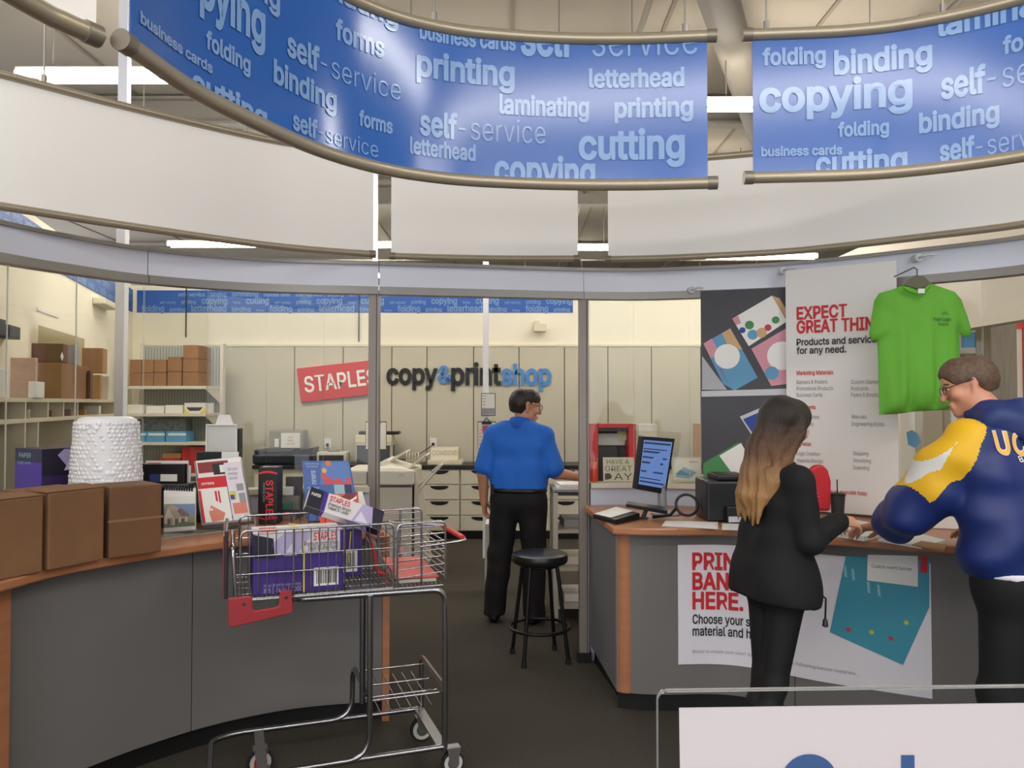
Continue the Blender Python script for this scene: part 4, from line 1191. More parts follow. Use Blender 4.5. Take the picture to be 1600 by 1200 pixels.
small('red_box', 284, 698, 320, 735, GY + 0.05, 0.3, mat('crimson_box', (186, 40, 46), 0.5), 'tall red box on the lowest pegboard shelf', 'box', z0=SH[3] + 0.001)
small('red_carton', 252, 716, 282, 735, GY + 0.05, 0.25, mat('crimson_box', (186, 40, 46), 0.5), 'low red box with tan lid on the lowest pegboard shelf', 'box', z0=SH[3] + 0.001)
small('tan_lid_box', 253, 708, 283, 715.5, GY + 0.05, 0.25, CARD2, 'flat tan box lying on the low red box', 'box', z0=at(260, 716, GY + 0.05).z + 0.001)

# ---- cubby shelves and cartons along the angled wall
def cub(px, py, off):            # point on the plane off metres in front of the left wall
    n = Vector((0.9654, 0.2607, 0)); d = ray(px, py); a = LA + n * off - CAM
    return CAM + d * (a.dot(n) / d.dot(n))
n_w = Vector((0.9654, 0.2607, 0))
def wt_of(p): return (p - LA).dot(LD)
CUBM = mat('cubby_cream', (214, 204, 180), 0.55)
p0, p1 = cub(-60, 620, 0.45), cub(183, 640, 0.45)
ta, tb = wt_of(p0), wt_of(p1)
r = thing('cubby_shelves', 'cream pigeonhole shelving along the angled wall under the brown cartons', 'shelving', tuple(lw((ta + tb) / 2, 0, 0.2)))
def wbox(b, t0, t1, z0, z1, o0, o1, mi=0):
    b.hexa([lw(t0, z0, o0), lw(t0, z0, o1), lw(t1, z0, o1), lw(t1, z0, o0)], [lw(t0, z1, o0), lw(t0, z1, o1), lw(t1, z1, o1), lw(t1, z1, o0)], mi)
zt1, zt2 = 1.66, 1.46
zq = [cub(60, 622, 0.45).z, cub(60, 653, 0.45).z, 0.55]
for k, z in enumerate(zq):
    b = MB(); wbox(b, ta, tb, z - 0.025, z, 0.01, 0.45); b.build('shelf', CUBM, r)
b = MB(); wbox(b, ta, tb, 0, zq[0], 0.004, 0.01); b.build('back_panel', mat('cubby_back', (160, 152, 136), 0.6), r)
for px in (-60, -20, 43, 78, 102, 124, 183):
    t_ = wt_of(cub(px, 640, 0.45))
    b = MB(); wbox(b, t_ - 0.012, t_ + 0.012, zq[1], zq[0] - 0.025, 0.01, 0.44); b.build('divider', CUBM, r)
for px in (-60, 42, 62, 122, 183):
    t_ = wt_of(cub(px, 700, 0.45))
    b = MB(); wbox(b, t_ - 0.012, t_ + 0.012, 0, zq[1] - 0.025, 0.01, 0.44); b.build('upright', CUBM, r)
def wthing(name, l, tp, rr, zb, off, dep, m, label, cat='carton', group=None, bev=0.004):
    a, c = cub(l, tp, off - dep), cub(rr, tp, off)
    t0 = wt_of(a); t1 = max(wt_of(c), t0 + 0.06); a = cub(rr, tp, off)
    b = MB(); wbox(b, t0, t1, zb, a.z, off - dep, off); o = b.build(name, m, bevel=bev)
    return tag(o, label, cat, group)
G_ = 'cartons on top of the cubby shelves'
zT = zq[0] + 0.001
DCARD = mat('dark_cardboard', (118, 80, 58), 0.85, noise=0.1, nscale=5)
w1 = wthing('brown_carton', 46, 574, 140, zT, 0.42, 0.2, CARD, 'broad brown carton at the bottom of the cubby stack', group=G_)
z2 = cub(140, 574, 0.42).z + 0.002
w2 = wthing('brown_carton', 49, 539, 107, z2, 0.42, 0.2, DCARD, 'dark brown carton with a white sticker on top of the broad one', group=G_)
b = MB(); s0 = cub(97, 557, 0.4235); b.add([s0 + LD * -0.04, s0 + Vector((0, 0, 0.035)), s0 + LD * 0.04, s0 - Vector((0, 0, 0.035))], [(0, 1, 2, 3)]); b.build('sticker', WHITE, w2)
wthing('grey_carton', 104, 540, 124, z2, 0.42, 0.06, mat('grey_carton', (168, 166, 166), 0.7), 'narrow grey white carton beside the dark brown stickered one', group=G_)
wthing('brown_carton', 141, 585, 152, zT, 0.42, 0.08, CARD2, 'narrow pale carton on the cubby top beside the broad one', group=G_)
wthing('brown_carton', 128, 546, 168, cub(170, 585, 0.4).z, 0.42, 0.16, CARD2, 'pale orange brown carton high beside the white pole', group=G_)
wthing('wrapped_pack', 150, 588, 172, zT, 0.4, 0.1, mat('pale_wrap', (206, 198, 184), 0.5), 'pale wrapped pack under the orange brown carton', 'pack', G_)
wthing('small_box', 136, 580, 146, zT + 0.002, 0.448, 0.025, DCARD, 'small dark box standing at the edge before the orange carton', 'box')
wthing('white_box', 44, 597, 70, zT, 0.47, 0.045, WHITE, 'white box with dark slot on the cubby top before the broad carton', 'box')
wthing('wrapped_pack', 16, 558, 48, zT, 0.40, 0.14, mat('pink_brown_wrap', (190, 158, 140), 0.35, noise=0.12, nscale=14), 'pink brown plastic wrapped pack on the cubby top', 'pack')
wthing('white_box', -25, 578, 15, zT, 0.43, 0.1, WHITE, 'white box at the near end of the cubby top', 'box')
for i, (l, rr, tp, m, lab) in enumerate(((8, 32, 640, mat('tray_grey', (150, 142, 128), 0.6), 'grey paper pile in the cubby nearest us'), (50, 74, 641, mat('dim_brown_pile', (120, 96, 80), 0.7), 'brown paper pile in the cubby under the white box'),
        (82, 99, 640, mat('dim_brown_pile', (120, 96, 80), 0.7), 'brown pile in the narrow cubby under the broad carton'), (106, 118, 640, CARD2, 'small tan box in the narrowest cubby'), (130, 152, 634, OFFW, 'off white pile on the shelf beside the narrow cubbies'), (159, 176, 636, WHITE, 'white pile on the shelf beside the white pole'))):
    wthing('paper_pile', l, tp, rr, zq[1] + 0.001, 0.435, 0.12, m, lab, 'paper', 'piles in the cubbies')
wthing('dark_box', 76, 690, 112, zq[2] + 0.001, 0.43, 0.2, mat('dark_box', (62, 56, 56), 0.6), 'dark box in the large lower cubby behind the purple carton', 'box')
# dark sockets and sheet on the wall, clear sheet, exit of cords
for l, tp, rr, bt, lab in ((-8, 495, 9, 525, 'dark blue speaker box on the angled wall nearest us'), (15, 507, 32, 531, 'dark blue speaker box on the angled wall beside the glass seam')):
    a, c = cub(l, tp, 0.1), cub(rr, bt, 0.1)
    b = MB(); wbox(b, wt_of(a), wt_of(c), c.z, a.z, 0.003, 0.1); tag(b.build('speaker_box', mat('navy_black', (38, 42, 58), 0.5), bevel=0.005), lab, 'speaker')
a, c = cub(62, 508, 0.06), cub(133, 540, 0.06)
b = MB(); wbox(b, wt_of(a), wt_of(c), zT + 0.0, a.z, 0.05, 0.054); tag(b.build('acrylic_sheet', clear_mat('thin_acrylic', (222, 218, 206), 0.001)), 'clear acrylic sheet standing against the angled wall above the cartons', 'acrylic sheet')
a, c = cub(161, 465, 0.1), cub(181, 485, 0.1)
b = MB(); wbox(b, wt_of(a), wt_of(c), c.z, a.z, 0.003, 0.12); tag(b.build('emergency_light', CREAM, bevel=0.01), 'cream emergency light box on the angled wall beside the white pole', 'light')
a, c = cub(62, 480, 0.02), cub(95, 497, 0.02)
b = MB(); wbox(b, wt_of(a), wt_of(c), c.z, a.z, 0.002, 0.008); tag(b.build('wall_notice', WHITE), 'plain white notice on the angled wall above the cartons', 'notice')
b = MB(); q = at(291, 470, BY - 0.01); b.tube([(q.x, BY - 0.012, q.z + 0.2), (q.x, BY - 0.012, at(291, 527, BY).z)], 0.008, 6); tag(b.build('wall_wire', BLACK), 'thin black cord down the cream wall above the shelf cartons', 'cord')
b = MB(); q = at(561, 470, BY - 0.01); b.tube([(q.x, BY - 0.012, q.z + 0.2), (q.x, BY - 0.012, at(562, 534, BY).z)], 0.007, 6); tag(b.build('wall_wire', BLACK), 'thin black cord down the cream wall above the red plaque', 'cord')
# ================================================================ goods on the left counter
CZ = 0.9685
VIOLET = mat('violet_carton', (66, 44, 128), 0.4); VIOLET2 = mat('dark_violet_carton', (58, 40, 92), 0.4)
LILAC = mat('lilac_print', (176, 166, 206), 0.45); PALEL = mat('pale_lilac_print', (214, 208, 226), 0.45); NIGHT = mat('night_print', (30, 28, 46), 0.4)
def local_box(name, label, cat, loc, rz, size, m, group=None, bevel=0.003):
    """thing with a box part, local frame: x along its front, y away, z up, origin at the middle of its base"""
    r = thing(name, label, cat, loc, rz, group)
    sx, sy, sz = size
    b = MB(); b.box(-sx / 2, -sy / 2, 0, sx / 2, sy / 2, sz); b.build('box', m, r, bevel=bevel, world=False)
    return r
def seg_box(pa, pb, depth, h, label, name='brown_carton', m=BIGCARD, group='brown cartons on the wooden counter', tape='h'):
    """carton whose lower front edge runs pa -> pb on the counter"""
    d = pb - pa; d.z = 0; L = d.length; d.normalize(); n = Vector((-d.y, d.x, 0))
    c = (pa + pb) / 2 + n * depth / 2; c.z = CZ
    r = thing(name, label, 'carton', c, math.atan2(d.y, d.x), group)
    b = MB(); b.box(-L / 2 + 0.008, -depth / 2, 0, L / 2 - 0.008, depth / 2, h); b.build('box', m, r, bevel=0.006, world=False)
    b = MB()
    if tape == 'h': b.box(-L / 2 + 0.003, -depth / 2 - 0.0015, h * 0.5, L / 2 - 0.003, -depth / 2 - 0.0005, h * 0.535)
    elif tape == 'flap':
        b.hexa([(-L / 2 + 0.003, -depth / 2, h + 0.001), (L / 2 - 0.003, -depth / 2, h + 0.001), (L / 2 - 0.003, -0.01, h + 0.001), (-L / 2 + 0.003, -0.01, h + 0.001)],
               [(-L / 2 + 0.003, -depth / 2, h + 0.004), (L / 2 - 0.003, -depth / 2, h + 0.004), (L / 2 - 0.006, -0.01, h + 0.012), (-L / 2 + 0.006, -0.01, h + 0.012)])
    b.build('tape' if tape == 'h' else 'flap', TAPE if tape == 'h' else m, r, world=False)
    return r
pA, pB, pC, pD = on(-75, 922, CZ), on(70, 893, CZ), on(165, 874, CZ), on(255, 862, CZ)
seg_box(pA, pB, 0.27, 0.285, 'brown carton with a loose top flap at the near end of the wooden counter', tape='flap')
seg_box(pB + Vector((0.002, 0.004, 0)), pC, 0.28, 0.292, 'middle brown carton of the three on the wooden counter', tape='flap')
seg_box(pC + Vector((0.004, 0.002, 0)), pD, 0.2, 0.29, 'darker brown carton with a taped seam nearest the spiral bound report', m=mat('mid_cardboard', (112, 78, 52), 0.85, noise=0.08, nscale=5), tape='h')
# bubble wrap roll
q = on(160, 800, CZ); cx, cyy = at(167, 700, 3.57).x, 3.57
random.seed(7)
r = thing('bubble_wrap_roll', 'big white bubble wrap roll standing upright behind the brown cartons', 'bubble wrap', (cx, cyy, CZ))
RB = 0.14; HB = at(168, 651, 3.57).z - CZ
prof = [(0.02, 0.0), (RB * 0.97, 0.0), (RB * 1.06, 0.03), (RB * 1.07, HB * 0.4), (RB * 0.98, HB * 0.8), (RB * 0.93, HB - 0.05), (RB * 0.86, HB - 0.012), (RB * 0.7, HB), (0.06, HB - 0.004), (0.05, HB - 0.05)]
b = MB(); b.lathe(prof, 40); b.build('roll_core', mat('wrap_white', (226, 226, 230), 0.35), r, smooth=60, world=False)
b = MB(); k = 0
nb, nz = 44, 30
for j in range(nz):
    z = 0.02 + (HB - 0.05) * j / (nz - 1)
    t_ = z / HB
    rr = RB * (1.075 - 0.17 * max(0, t_ - 0.35) / 0.65)
    for i in range(nb):
        a = 2 * PI * (i + 0.5 * (j % 2)) / nb
        if math.sin(a) > 0.55: continue
        if abs(math.cos(a) - 0.15) < 0.42 and random.random() < 0.5: continue
        x, y = rr * math.cos(a), rr * math.sin(a)
        s_ = 0.0105 * random.uniform(0.7, 1.4); x *= 1 + random.uniform(-0.02, 0.04); y *= 1 + random.uniform(-0.02, 0.04)
        M_ = Matrix.Translation((x, y, z)) @ Matrix.Rotation(a, 4, 'Z')
        ring = [(0.0, s_ * math.cos(2 * PI * g / 6), s_ * math.sin(2 * PI * g / 6)) for g in range(6)] + [(0.004, 0.6 * s_ * math.cos(2 * PI * g / 6), 0.6 * s_ * math.sin(2 * PI * g / 6)) for g in range(6)]
        b.add([M_ @ Vector(p) for p in ring], [(g, (g + 1) % 6, 6 + (g + 1) % 6, 6 + g) for g in range(6)] + [tuple(range(6, 12))])
bb_ = b.build('bubble_sheet', mat('wrap_bubble', (240, 240, 246), 0.2, spec=0.7), r, smooth=170, world=False)
bb_['kind'] = 'stuff'

def printed_face(r, L, y, z0, z1, kind, x0=None):
    """carton art on the local face y = const"""
    X0 = -L / 2 if x0 is None else x0; H = z1 - z0
    t = MB(); yy = y - 0.0012
    def pg(pts, mi, d=0.0): t.add([(X0 + p[0] * L, yy - d, z0 + p[1] * H) for p in pts], [tuple(range(len(pts)))], mi)
    if kind == 'band':                   # dark strip with pale facets along the top
        pg([(0, 0.58), (1, 0.58), (1, 1), (0, 1)], 0)
        pg([(0.3, 0.62), (0.62, 0.99), (1, 0.99), (1, 0.66), (0.7, 0.6)], 1, 0.0004)
        pg([(0.34, 0.62), (0.46, 0.62), (0.40, 0.78)], 2, 0.0008); pg([(0.62, 0.99), (0.7, 0.72), (0.82, 0.9), (0.8, 0.99)], 2, 0.0008)
    t.build('print', [NIGHT, LILAC, PALEL], r, world=False)
    return t
# violet carton behind the near cartons
pe = at(65, 760, 3.5)
r = thing('violet_carton', 'tall violet carton with pale facets between the near cartons and the bubble wrap', 'carton', (pe.x, pe.y, CZ), R(62))
hh = at(65, 702, 3.5).z - CZ
b = MB(); b.box(0, 0, 0, 0.25, 0.2, hh); b.build('box', [VIOLET2], r, bevel=0.003, world=False)
b = MB(); b.box(-0.0015, 0.0, 0.0, -0.0002, 0.2, hh * 0.86); b.box(-0.0015, 0, hh * 0.86, -0.0002, 0.2, hh)
b.m = [0] * 6 + [1] * 6; b.build('end_print', [mat('bright_violet', (92, 70, 178), 0.4), mat('slate_violet', (62, 66, 96), 0.4)], r, world=False)
t = MB(); z1 = hh - 0.12
t.add([(0.0, -0.001, z1), (0.25, -0.001, z1), (0.25, -0.001, hh), (0.0, -0.001, hh)], [(0, 1, 2, 3)], 0)
t.add([(0.07, -0.0015, hh - 0.03), (0.12, -0.0015, hh - 0.09), (0.25, -0.0015, hh - 0.1), (0.25, -0.0015, hh - 0.004), (0.1, -0.0015, hh - 0.004)], [(0, 1, 2, 3, 4)], 1)
t.add([(0.1, -0.002, hh - 0.1), (0.16, -0.002, hh - 0.1), (0.13, -0.002, hh - 0.045)], [(0, 1, 2)], 2)
t.build('print', [NIGHT, LILAC, PALEL], r, world=False)
t = MB()
put_text(t, 'PAPER', lambda u, v: Vector((-0.002, 0.17 - u, hh - 0.04 + v)), 0.09, 0.02, 0.02, 0)
put_text(t, 'bright white', lambda u, v: Vector((-0.002, 0.18 - u, hh - 0.07 + v)), 0.1, 0.014, 0.0, 0)
t.build('lettering', mat('pale_cyan_ink', (150, 186, 206), 0.5), r, world=False)

# document organiser: black tray fronts, papers, spiral bound report, clear cover
q = on(262, 842, CZ)
def facing(px, pybase, w_px, label, name, cat, h, dep, m, rz=0.0, Y=None, z=CZ):
    p = on(px, pybase, z) if Y is None else at(px, pybase, Y)
    w = w_px * p.y / F
    return local_box(name, label, cat, (p.x, p.y + dep / 2, z if Y is None else p.z), rz, (w, dep, h), m), w
# black desk organiser with labels (behind)
Yo = 4.02
xa, xb = at(214, 740, Yo).x, at(288, 740, Yo).x
zt = at(250, 722, Yo).z; zm = at(250, 757, Yo).z
r = thing('desk_organiser', 'black desk organiser with a blue and white label beside the bubble wrap', 'organiser', ((xa + xb) / 2, Yo + 0.06, CZ))
b = MB(); b.box(xa, Yo, CZ, xb, Yo + 0.1, zm + 0.005); b.build('base', mat('organiser_dark', (40, 40, 44), 0.4), r, bevel=0.003)
b = MB(); b.box(xa, Yo, zm + 0.006, xb, Yo + 0.04, zt - 0.01); b.build('front', BLACK, r, bevel=0.003)
b = MB(); b.box(at(234, 740, Yo).x, Yo - 0.002, at(0, 753, Yo).z, at(250, 740, Yo).x, Yo - 0.0004, at(0, 741, Yo).z); b.build('blue_label', mat('label_blue', (44, 62, 120), 0.5), r)
b = MB(); b.box(at(251, 740, Yo).x, Yo - 0.002, at(0, 752, Yo).z, at(277, 740, Yo).x, Yo - 0.0004, at(0, 741, Yo).z); b.build('white_label', WHITE, r)
b = MB(); b.box(at(222, 740, Yo).x, Yo + 0.041, zm, at(288, 740, Yo).x, Yo + 0.055, at(0, 721, Yo).z); b.build('card', WHITE, r)
b = MB(); b.box(at(262, 740, Yo).x, Yo + 0.06, zm, at(290, 740, Yo).x, Yo + 0.07, at(0, 729, Yo).z); b.build('rear_card', WHITE, r)
b = MB(); b.box(at(225, 740, Yo).x, Yo + 0.0395, at(0, 728, Yo).z, at(246, 740, Yo).x, Yo + 0.0405, at(0, 724, Yo).z); b.build('red_strip', REDP, r)
b = MB(); b.box(xa, Yo - 0.02, zm - 0.012, at(296, 757, Yo).x, Yo + 0.11, zm + 0.004); b.build('shelf', mat('organiser_shelf', (92, 94, 98), 0.4), r)
# spiral bound report leaning on it
def leaning(name, label, cat, corners_px, Y0, Y1, thick, m, mats_print=None):
    """sheet or book whose bottom corners sit at depth Y0 and top corners lean back to Y1: bl, br, tr, tl pixels"""
    bl, br, tr, tl = corners_px
    P = [at(bl[0], bl[1], Y0), at(br[0], br[1], Y0), at(tr[0], tr[1], Y1), at(tl[0], tl[1], Y1)]
    n = (P[1] - P[0]).cross(P[3] - P[0]).normalized()
    if n.y < 0: n = -n
    r = thing(name, label, cat, (P[0] + P[1]) / 2)
    b = MB(); b.hexa([P[0], P[1], P[1] + n * thick, P[0] + n * thick], [P[3], P[2], P[2] + n * thick, P[3] + n * thick]); b.build('sheet' if thick < 0.01 else 'pad', m, r)
    def g(u, v, off=0.0008):
        a = P[0].lerp(P[1], u); c = P[3].lerp(P[2], u); return a.lerp(c, v) - n * off
    return r, g
r, g = leaning('spiral_report', 'spiral bound white report with a house photo behind the brown carton', 'report', ((256, 831), (305, 827), (305, 762), (256, 760)), 3.83, 3.98, 0.012, WHITE)
t = MB()
def gp(pts, mi, off=0.0012): t.add([g(p[0], p[1], off) for p in pts], [tuple(range(len(pts)))], mi)
gp([(0, 0.08), (1, 0.08), (1, 0.6), (0, 0.6)], 0)
gp([(0.3, 0.35), (1, 0.35), (1, 0.6), (0.3, 0.6)], 1, 0.0014)
gp([(0.0, 0.3), (0.12, 0.52), (0.28, 0.58), (0.5, 0.5), (0.72, 0.34), (0.72, 0.12), (0, 0.12)], 2, 0.0016)
gp([(0.02, 0.28), (0.14, 0.5), (0.32, 0.3)], 3, 0.002); gp([(0.3, 0.33), (0.52, 0.52), (0.8, 0.36), (0.8, 0.3)], 4, 0.002)
for x in (0.05, 0.3, 0.5, 0.7): gp([(x, 0.12), (x + 0.05, 0.12), (x + 0.05, 0.3), (x, 0.3)], 3, 0.0022)
gp([(0, 0.08), (1, 0.08), (1, 0.14), (0.6, 0.2), (0.3, 0.12), (0, 0.17)], 5, 0.0024)
for x in (0.12, 0.36, 0.56): gp([(x, 0.14), (x + 0.1, 0.14), (x + 0.1, 0.26), (x, 0.26)], 6, 0.0023)
t.build('print', [mat('grass_ink', (140, 146, 120), 0.5), mat('sky_photo', (108, 134, 180), 0.5), mat('house_beige', (176, 160, 140), 0.5), mat('house_cream', (214, 204, 188), 0.5), mat('roof_brown', (120, 100, 88), 0.5), mat('shrub_green', (104, 116, 84), 0.5), mat('window_dark', (90, 88, 86), 0.4)], r)
b = MB()
for k in range(12):
    c = g(0.04 + 0.08 * k, 0.965, 0.0); b.tube([c + Vector((0, -0.004, -0.012)), c + Vector((0, -0.012, 0)), c + Vector((0, 0.006, 0.012))], 0.0045, 6)
b.build('comb_binding', BLACK, r)
r2, g2 = leaning('clear_cover', 'glossy clear cover sheet leaning before the spiral bound report', 'cover sheet', ((255, 841), (318, 832), (312, 775), (258, 777)), 3.74, 3.8, 0.0015, clear_mat('glossy_clear_film', (252, 252, 252), 0.3, 0.08))
b = MB(); p = on(256, 843, CZ)
b.hexa([on(250, 843, CZ), on(395, 825, CZ), on(395, 818, CZ), on(250, 834, CZ)], [on(250, 843, CZ) + Vector((0, 0, 0.004)), on(395, 825, CZ) + Vector((0, 0, 0.004)), on(395, 818, CZ) + Vector((0, 0, 0.004)), on(250, 834, CZ) + Vector((0, 0, 0.004))])
tag(b.build('display_mat', mat('silver_mat', (196, 192, 184), 0.25, 0.4)), 'thin shiny display mat on the wooden counter under the brochures', 'mat')
# brochure holder
r, g = leaning('brochure_holder', 'clear brochure holder full of red and white leaflets on the wooden counter', 'brochure holder', ((321, 826), (398, 819), (379, 716), (305, 723)), 3.93, 4.1, 0.004, ACRYL)
b = MB(); b.hexa([g(0, 0, 0.05), g(1, 0, 0.05), g(1, 0, 0), g(0, 0, 0)], [g(0, 0.03, 0.05), g(1, 0.03, 0.05), g(1, 0.03, 0), g(0, 0.03, 0)]); b.build('base', mat('holder_grey', (128, 126, 122), 0.3), r)
b = MB()
for u in (0.0, 0.985):
    b.hexa([g(u, 0, 0.05), g(u + 0.015, 0, 0.05), g(u + 0.015, 0, 0), g(u, 0, 0)], [g(u, 1, 0.012), g(u + 0.015, 1, 0.012), g(u + 0.015, 1, 0), g(u, 1, 0)])
b.build('side', mat('holder_grey', (128, 126, 122), 0.3), r)
def leaflet(u0, v0, u1, v1, off, label, m, draw, mats):
    a = g(u0, v0, off)
    q = thing('leaflet', label, 'leaflet', a, 0, 'leaflets in the clear holder')
    b = MB(); b.hexa([g(u0, v0, off), g(u1, v0, off), g(u1, v0, off - 0.0015), g(u0, v0, off - 0.0015)], [g(u0, v1, off), g(u1, v1, off), g(u1, v1, off - 0.0015), g(u0, v1, off - 0.0015)]); b.build('sheet', m, q)
    t = MB()
    def pr(pts, mi, d=0.0008): t.add([g(u0 + (u1 - u0) * p[0], v0 + (v1 - v0) * p[1], off + d) for p in pts], [tuple(range(len(pts)))], mi)
    def R4(x0, y0, x1, y1, mi, d=0.0008): pr([(x0, y0), (x1, y0), (x1, y1), (x0, y1)], mi, d)
    def W(s, x, y, h, mi, w): put_text(t, s, lambda u, v: g(u0 + (u1 - u0) * (x + u), v0 + (v1 - v0) * (y + v), off + 0.001), w, h, 0.015, mi)
    draw(R4, pr, W); t.build('print', mats, q); return q
BURG = mat('burgundy_ink', (140, 34, 44), 0.5); PINKP = mat('blush_paper', (226, 206, 208), 0.6)
PM = [REDINK, BURG, BLACKINK, WHITEINK, mat('blue_ink', (60, 70, 140), 0.6), mat('yellow_ink', (205, 200, 60), 0.6), mat('coral_ink', (214, 130, 110), 0.6), GREYINK]
def d1(R4, pr, W):
    R4(0.03, 0.72, 0.97, 0.95, 1); R4(0.35, 0.66, 0.6, 0.9, 2, 0.001); R4(0.5, 0.7, 0.72, 0.86, 3, 0.0012); R4(0.7, 0.78, 0.97, 0.97, 3, 0.001); R4(0.03, 0.66, 0.97, 0.7, 3)
leaflet(0.02, 0.3, 0.975, 1.02, 0.006, 'leaflet with a dark red picture strip at the back of the clear holder', WHITE, d1, PM)
def d2(R4, pr, W):
    R4(0, 0.86, 1, 1, 0); R4(0.1, 0.3, 0.9, 0.7, 7)
leaflet(0.02, 0.15, 0.7, 0.74, 0.014, 'leaflet with a plain red top edge in the clear holder', PINKP, d2, PM)
def d3(R4, pr, W):
    R4(0, 0.0, 1, 1, 0); W('OFFERS', 0.1, 0.4, 0.2, 3, 0.4)
leaflet(0.02, 0.55, 0.68, 0.72, 0.02, 'red leaflet with small white word in the clear holder', REDP, d3, PM)
def d4(R4, pr, W):
    W('Get your', 0.15, 0.86, 0.05, 7, 0.6); W('message', 0.15, 0.78, 0.05, 7, 0.55); W('noticed', 0.15, 0.7, 0.05, 7, 0.5)
    R4(0.5, 0.5, 0.9, 0.62, 7); R4(0.05, 0.36, 0.4, 0.5, 5); R4(0.55, 0.3, 0.92, 0.46, 7); R4(0.12, 0.12, 0.9, 0.3, 6); R4(0.06, 0.36, 0.3, 0.44, 4, 0.001)
leaflet(0.62, 0.04, 0.975, 0.92, 0.026, 'tall pale leaflet with grey lines and coloured squares in the clear holder', mat('lilac_paper', (222, 214, 224), 0.6), d4, PM)
def d5(R4, pr, W):
    R4(0, 0, 0.08, 0.95, 0); R4(0.55, 0.6, 0.62, 0.9, 0); R4(0.66, 0.55, 0.72, 0.9, 0); pr([(0.25, 0.3), (0.35, 0.5), (0.8, 0.25), (0.7, 0.05), (0.3, 0.02)], 6); R4(0.3, 0.35, 0.4, 0.4, 3, 0.001)
leaflet(0.02, 0.04, 0.61, 0.55, 0.032, 'white leaflet with red spine and tilted card print in the front of the holder', WHITE, d5, PM)
b_ = [o for o in COL.objects if o.name == 'display_mat'][0]
# acrylic file pocket and black file behind
Yb = 4.2
def slab(name, label, cat, l, tp, rr, bt, Y, dep, m, bevel=0.003, z0=None):
    a, c = at(l, bt, Y), at(rr, tp, Y); b = MB(); z = a.z if z0 is None else z0
    b.box(a.x, Y, z, c.x, Y + dep, c.z); return tag(b.build(name, m, bevel=bevel), label, cat)
slab('black_file', 'black file with a white tag standing behind the leaflets', 'file', 306, 706, 376, 800, 4.2, 0.02, mat('file_black', (30, 30, 32), 0.45), z0=CZ)
slab('file_tag', 'white tag on the top corner of the black file', 'tag', 346, 706, 373, 718, 4.197, 0.002, WHITE)
r = thing('file_pocket', 'empty frosted file pocket standing behind the black file', 'file pocket', (at(345, 700, 4.26).x, 4.27, CZ))
a, c = at(323, 706, 4.26), at(370, 664, 4.26)
b = MB(); b.box(a.x, 4.26, CZ, c.x, 4.27, c.z); b.build('back', mat('frosted_sheet', (206, 208, 202), 0.4), r)
b = MB(); b.tube([(a.x, 4.255, a.z), (a.x, 4.255, c.z), (c.x, 4.255, c.z), (c.x, 4.255, a.z)], 0.006, 6); b.build('rim', WHITE, r)
b = MB(); p0, p1 = at(337, 664, 4.28), at(366, 648, 4.28); b.prism([(p0.x, p0.z), (p1.x, p0.z), (p1.x - 0.02, p1.z), (p0.x + 0.02, p1.z)], 4.272, 4.278, 0, lambda p: Vector((p.x, p.z, p.y))); b.build('tab', WHITE, r)
b = MB(); b.box(at(371, 0, 4.26).x, 4.3, CZ, at(375, 0, 4.26).x, 4.36, at(0, 670, 4.26).z); b.build('side', DARK, r)
# black upright carton with red capitals
Ys = 4.13
a, c = on(403, 819, CZ), at(433, 730, Ys)
xl, xr = at(403, 800, Ys).x, at(433, 800, Ys).x; zt = c.z
r = thing('black_carton', 'narrow black upright carton with red capitals beside the leaflets', 'carton', ((xl + xr) / 2, Ys + 0.05, CZ))
b = MB(); b.box(xl, Ys, CZ, xr, Ys + 0.1, zt); b.build('box', mat('carton_black', (30, 26, 28), 0.4), r, bevel=0.004)
t = MB(); W = xr - xl
for zz in (zt - 0.03, CZ + 0.04):
    s_ = 1 if zz > 1.1 else -1
    pts = [(xl + W * k / 8, Ys - 0.001, zz + s_ * (0.012 * math.sin(PI * k / 8))) for k in range(9)] + [(xl + W * k / 8, Ys - 0.001, zz - 0.008 + s_ * (0.008 * math.sin(PI * k / 8))) for k in range(8, -1, -1)]
    t.add(pts, [tuple(range(len(pts)))], 0)
put_text(t, 'STAPLES', lambda u, v: Vector((xl + W * 0.42 + v, Ys - 0.001, zt - 0.068 - u)), 0.205, 0.036, 0.02, 0)
put_text(t, 'mailing tube', lambda u, v: Vector((xl + W * 0.26 + v, Ys - 0.001, zt - 0.08 - u)), 0.1, 0.012, 0.0, 1)
t.build('lettering', [mat('carton_red', (226, 52, 60), 0.5), GREYINK], r)
# stepped stationery display
Yd = 4.28
xl, xr = at(436, 800, Yd).x, at(461, 800, Yd).x
r = thing('stationery_display', 'grey stepped display of small stationery between the black carton and blue pads', 'display', ((xl + xr) / 2, Yd, CZ))
for k, (py, dy) in enumerate(((745, 0.12), (775, 0.08), (798, 0.04), (817, 0.0))):
    z = at(0, py, Yd + dy).z
    b = MB(); b.box(xl, Yd + dy, CZ, xr, Yd + dy + 0.038, max(z, CZ + 0.02)); b.build('step', mat('display_grey', (120, 118, 110), 0.5) if k % 2 else mat('display_dark', (70, 70, 68), 0.5), r, bevel=0.002)
def perch(name, label, cat, l, tp, rr, bt, m, step):
    dy = (0.12, 0.08, 0.04, 0.0)[step]; zz = at(0, (745, 775, 798, 817)[step], Yd + dy).z + 0.001
    xl_, xr_ = at(l, 700, Yd + dy).x, at(rr, 700, Yd + dy).x; h = (bt - tp) * Yd / F
    b = MB(); b.box(xl_, Yd + dy + 0.003, zz, xr_, Yd + dy + 0.034, zz + h); return tag(b.build(name, m, bevel=0.006), label, cat)
perch('note_pad_box', 'pale white pad box on the top step of the grey display', 'box', 436, 744, 458, 758, mat('pad_white', (206, 202, 200), 0.5), 1)
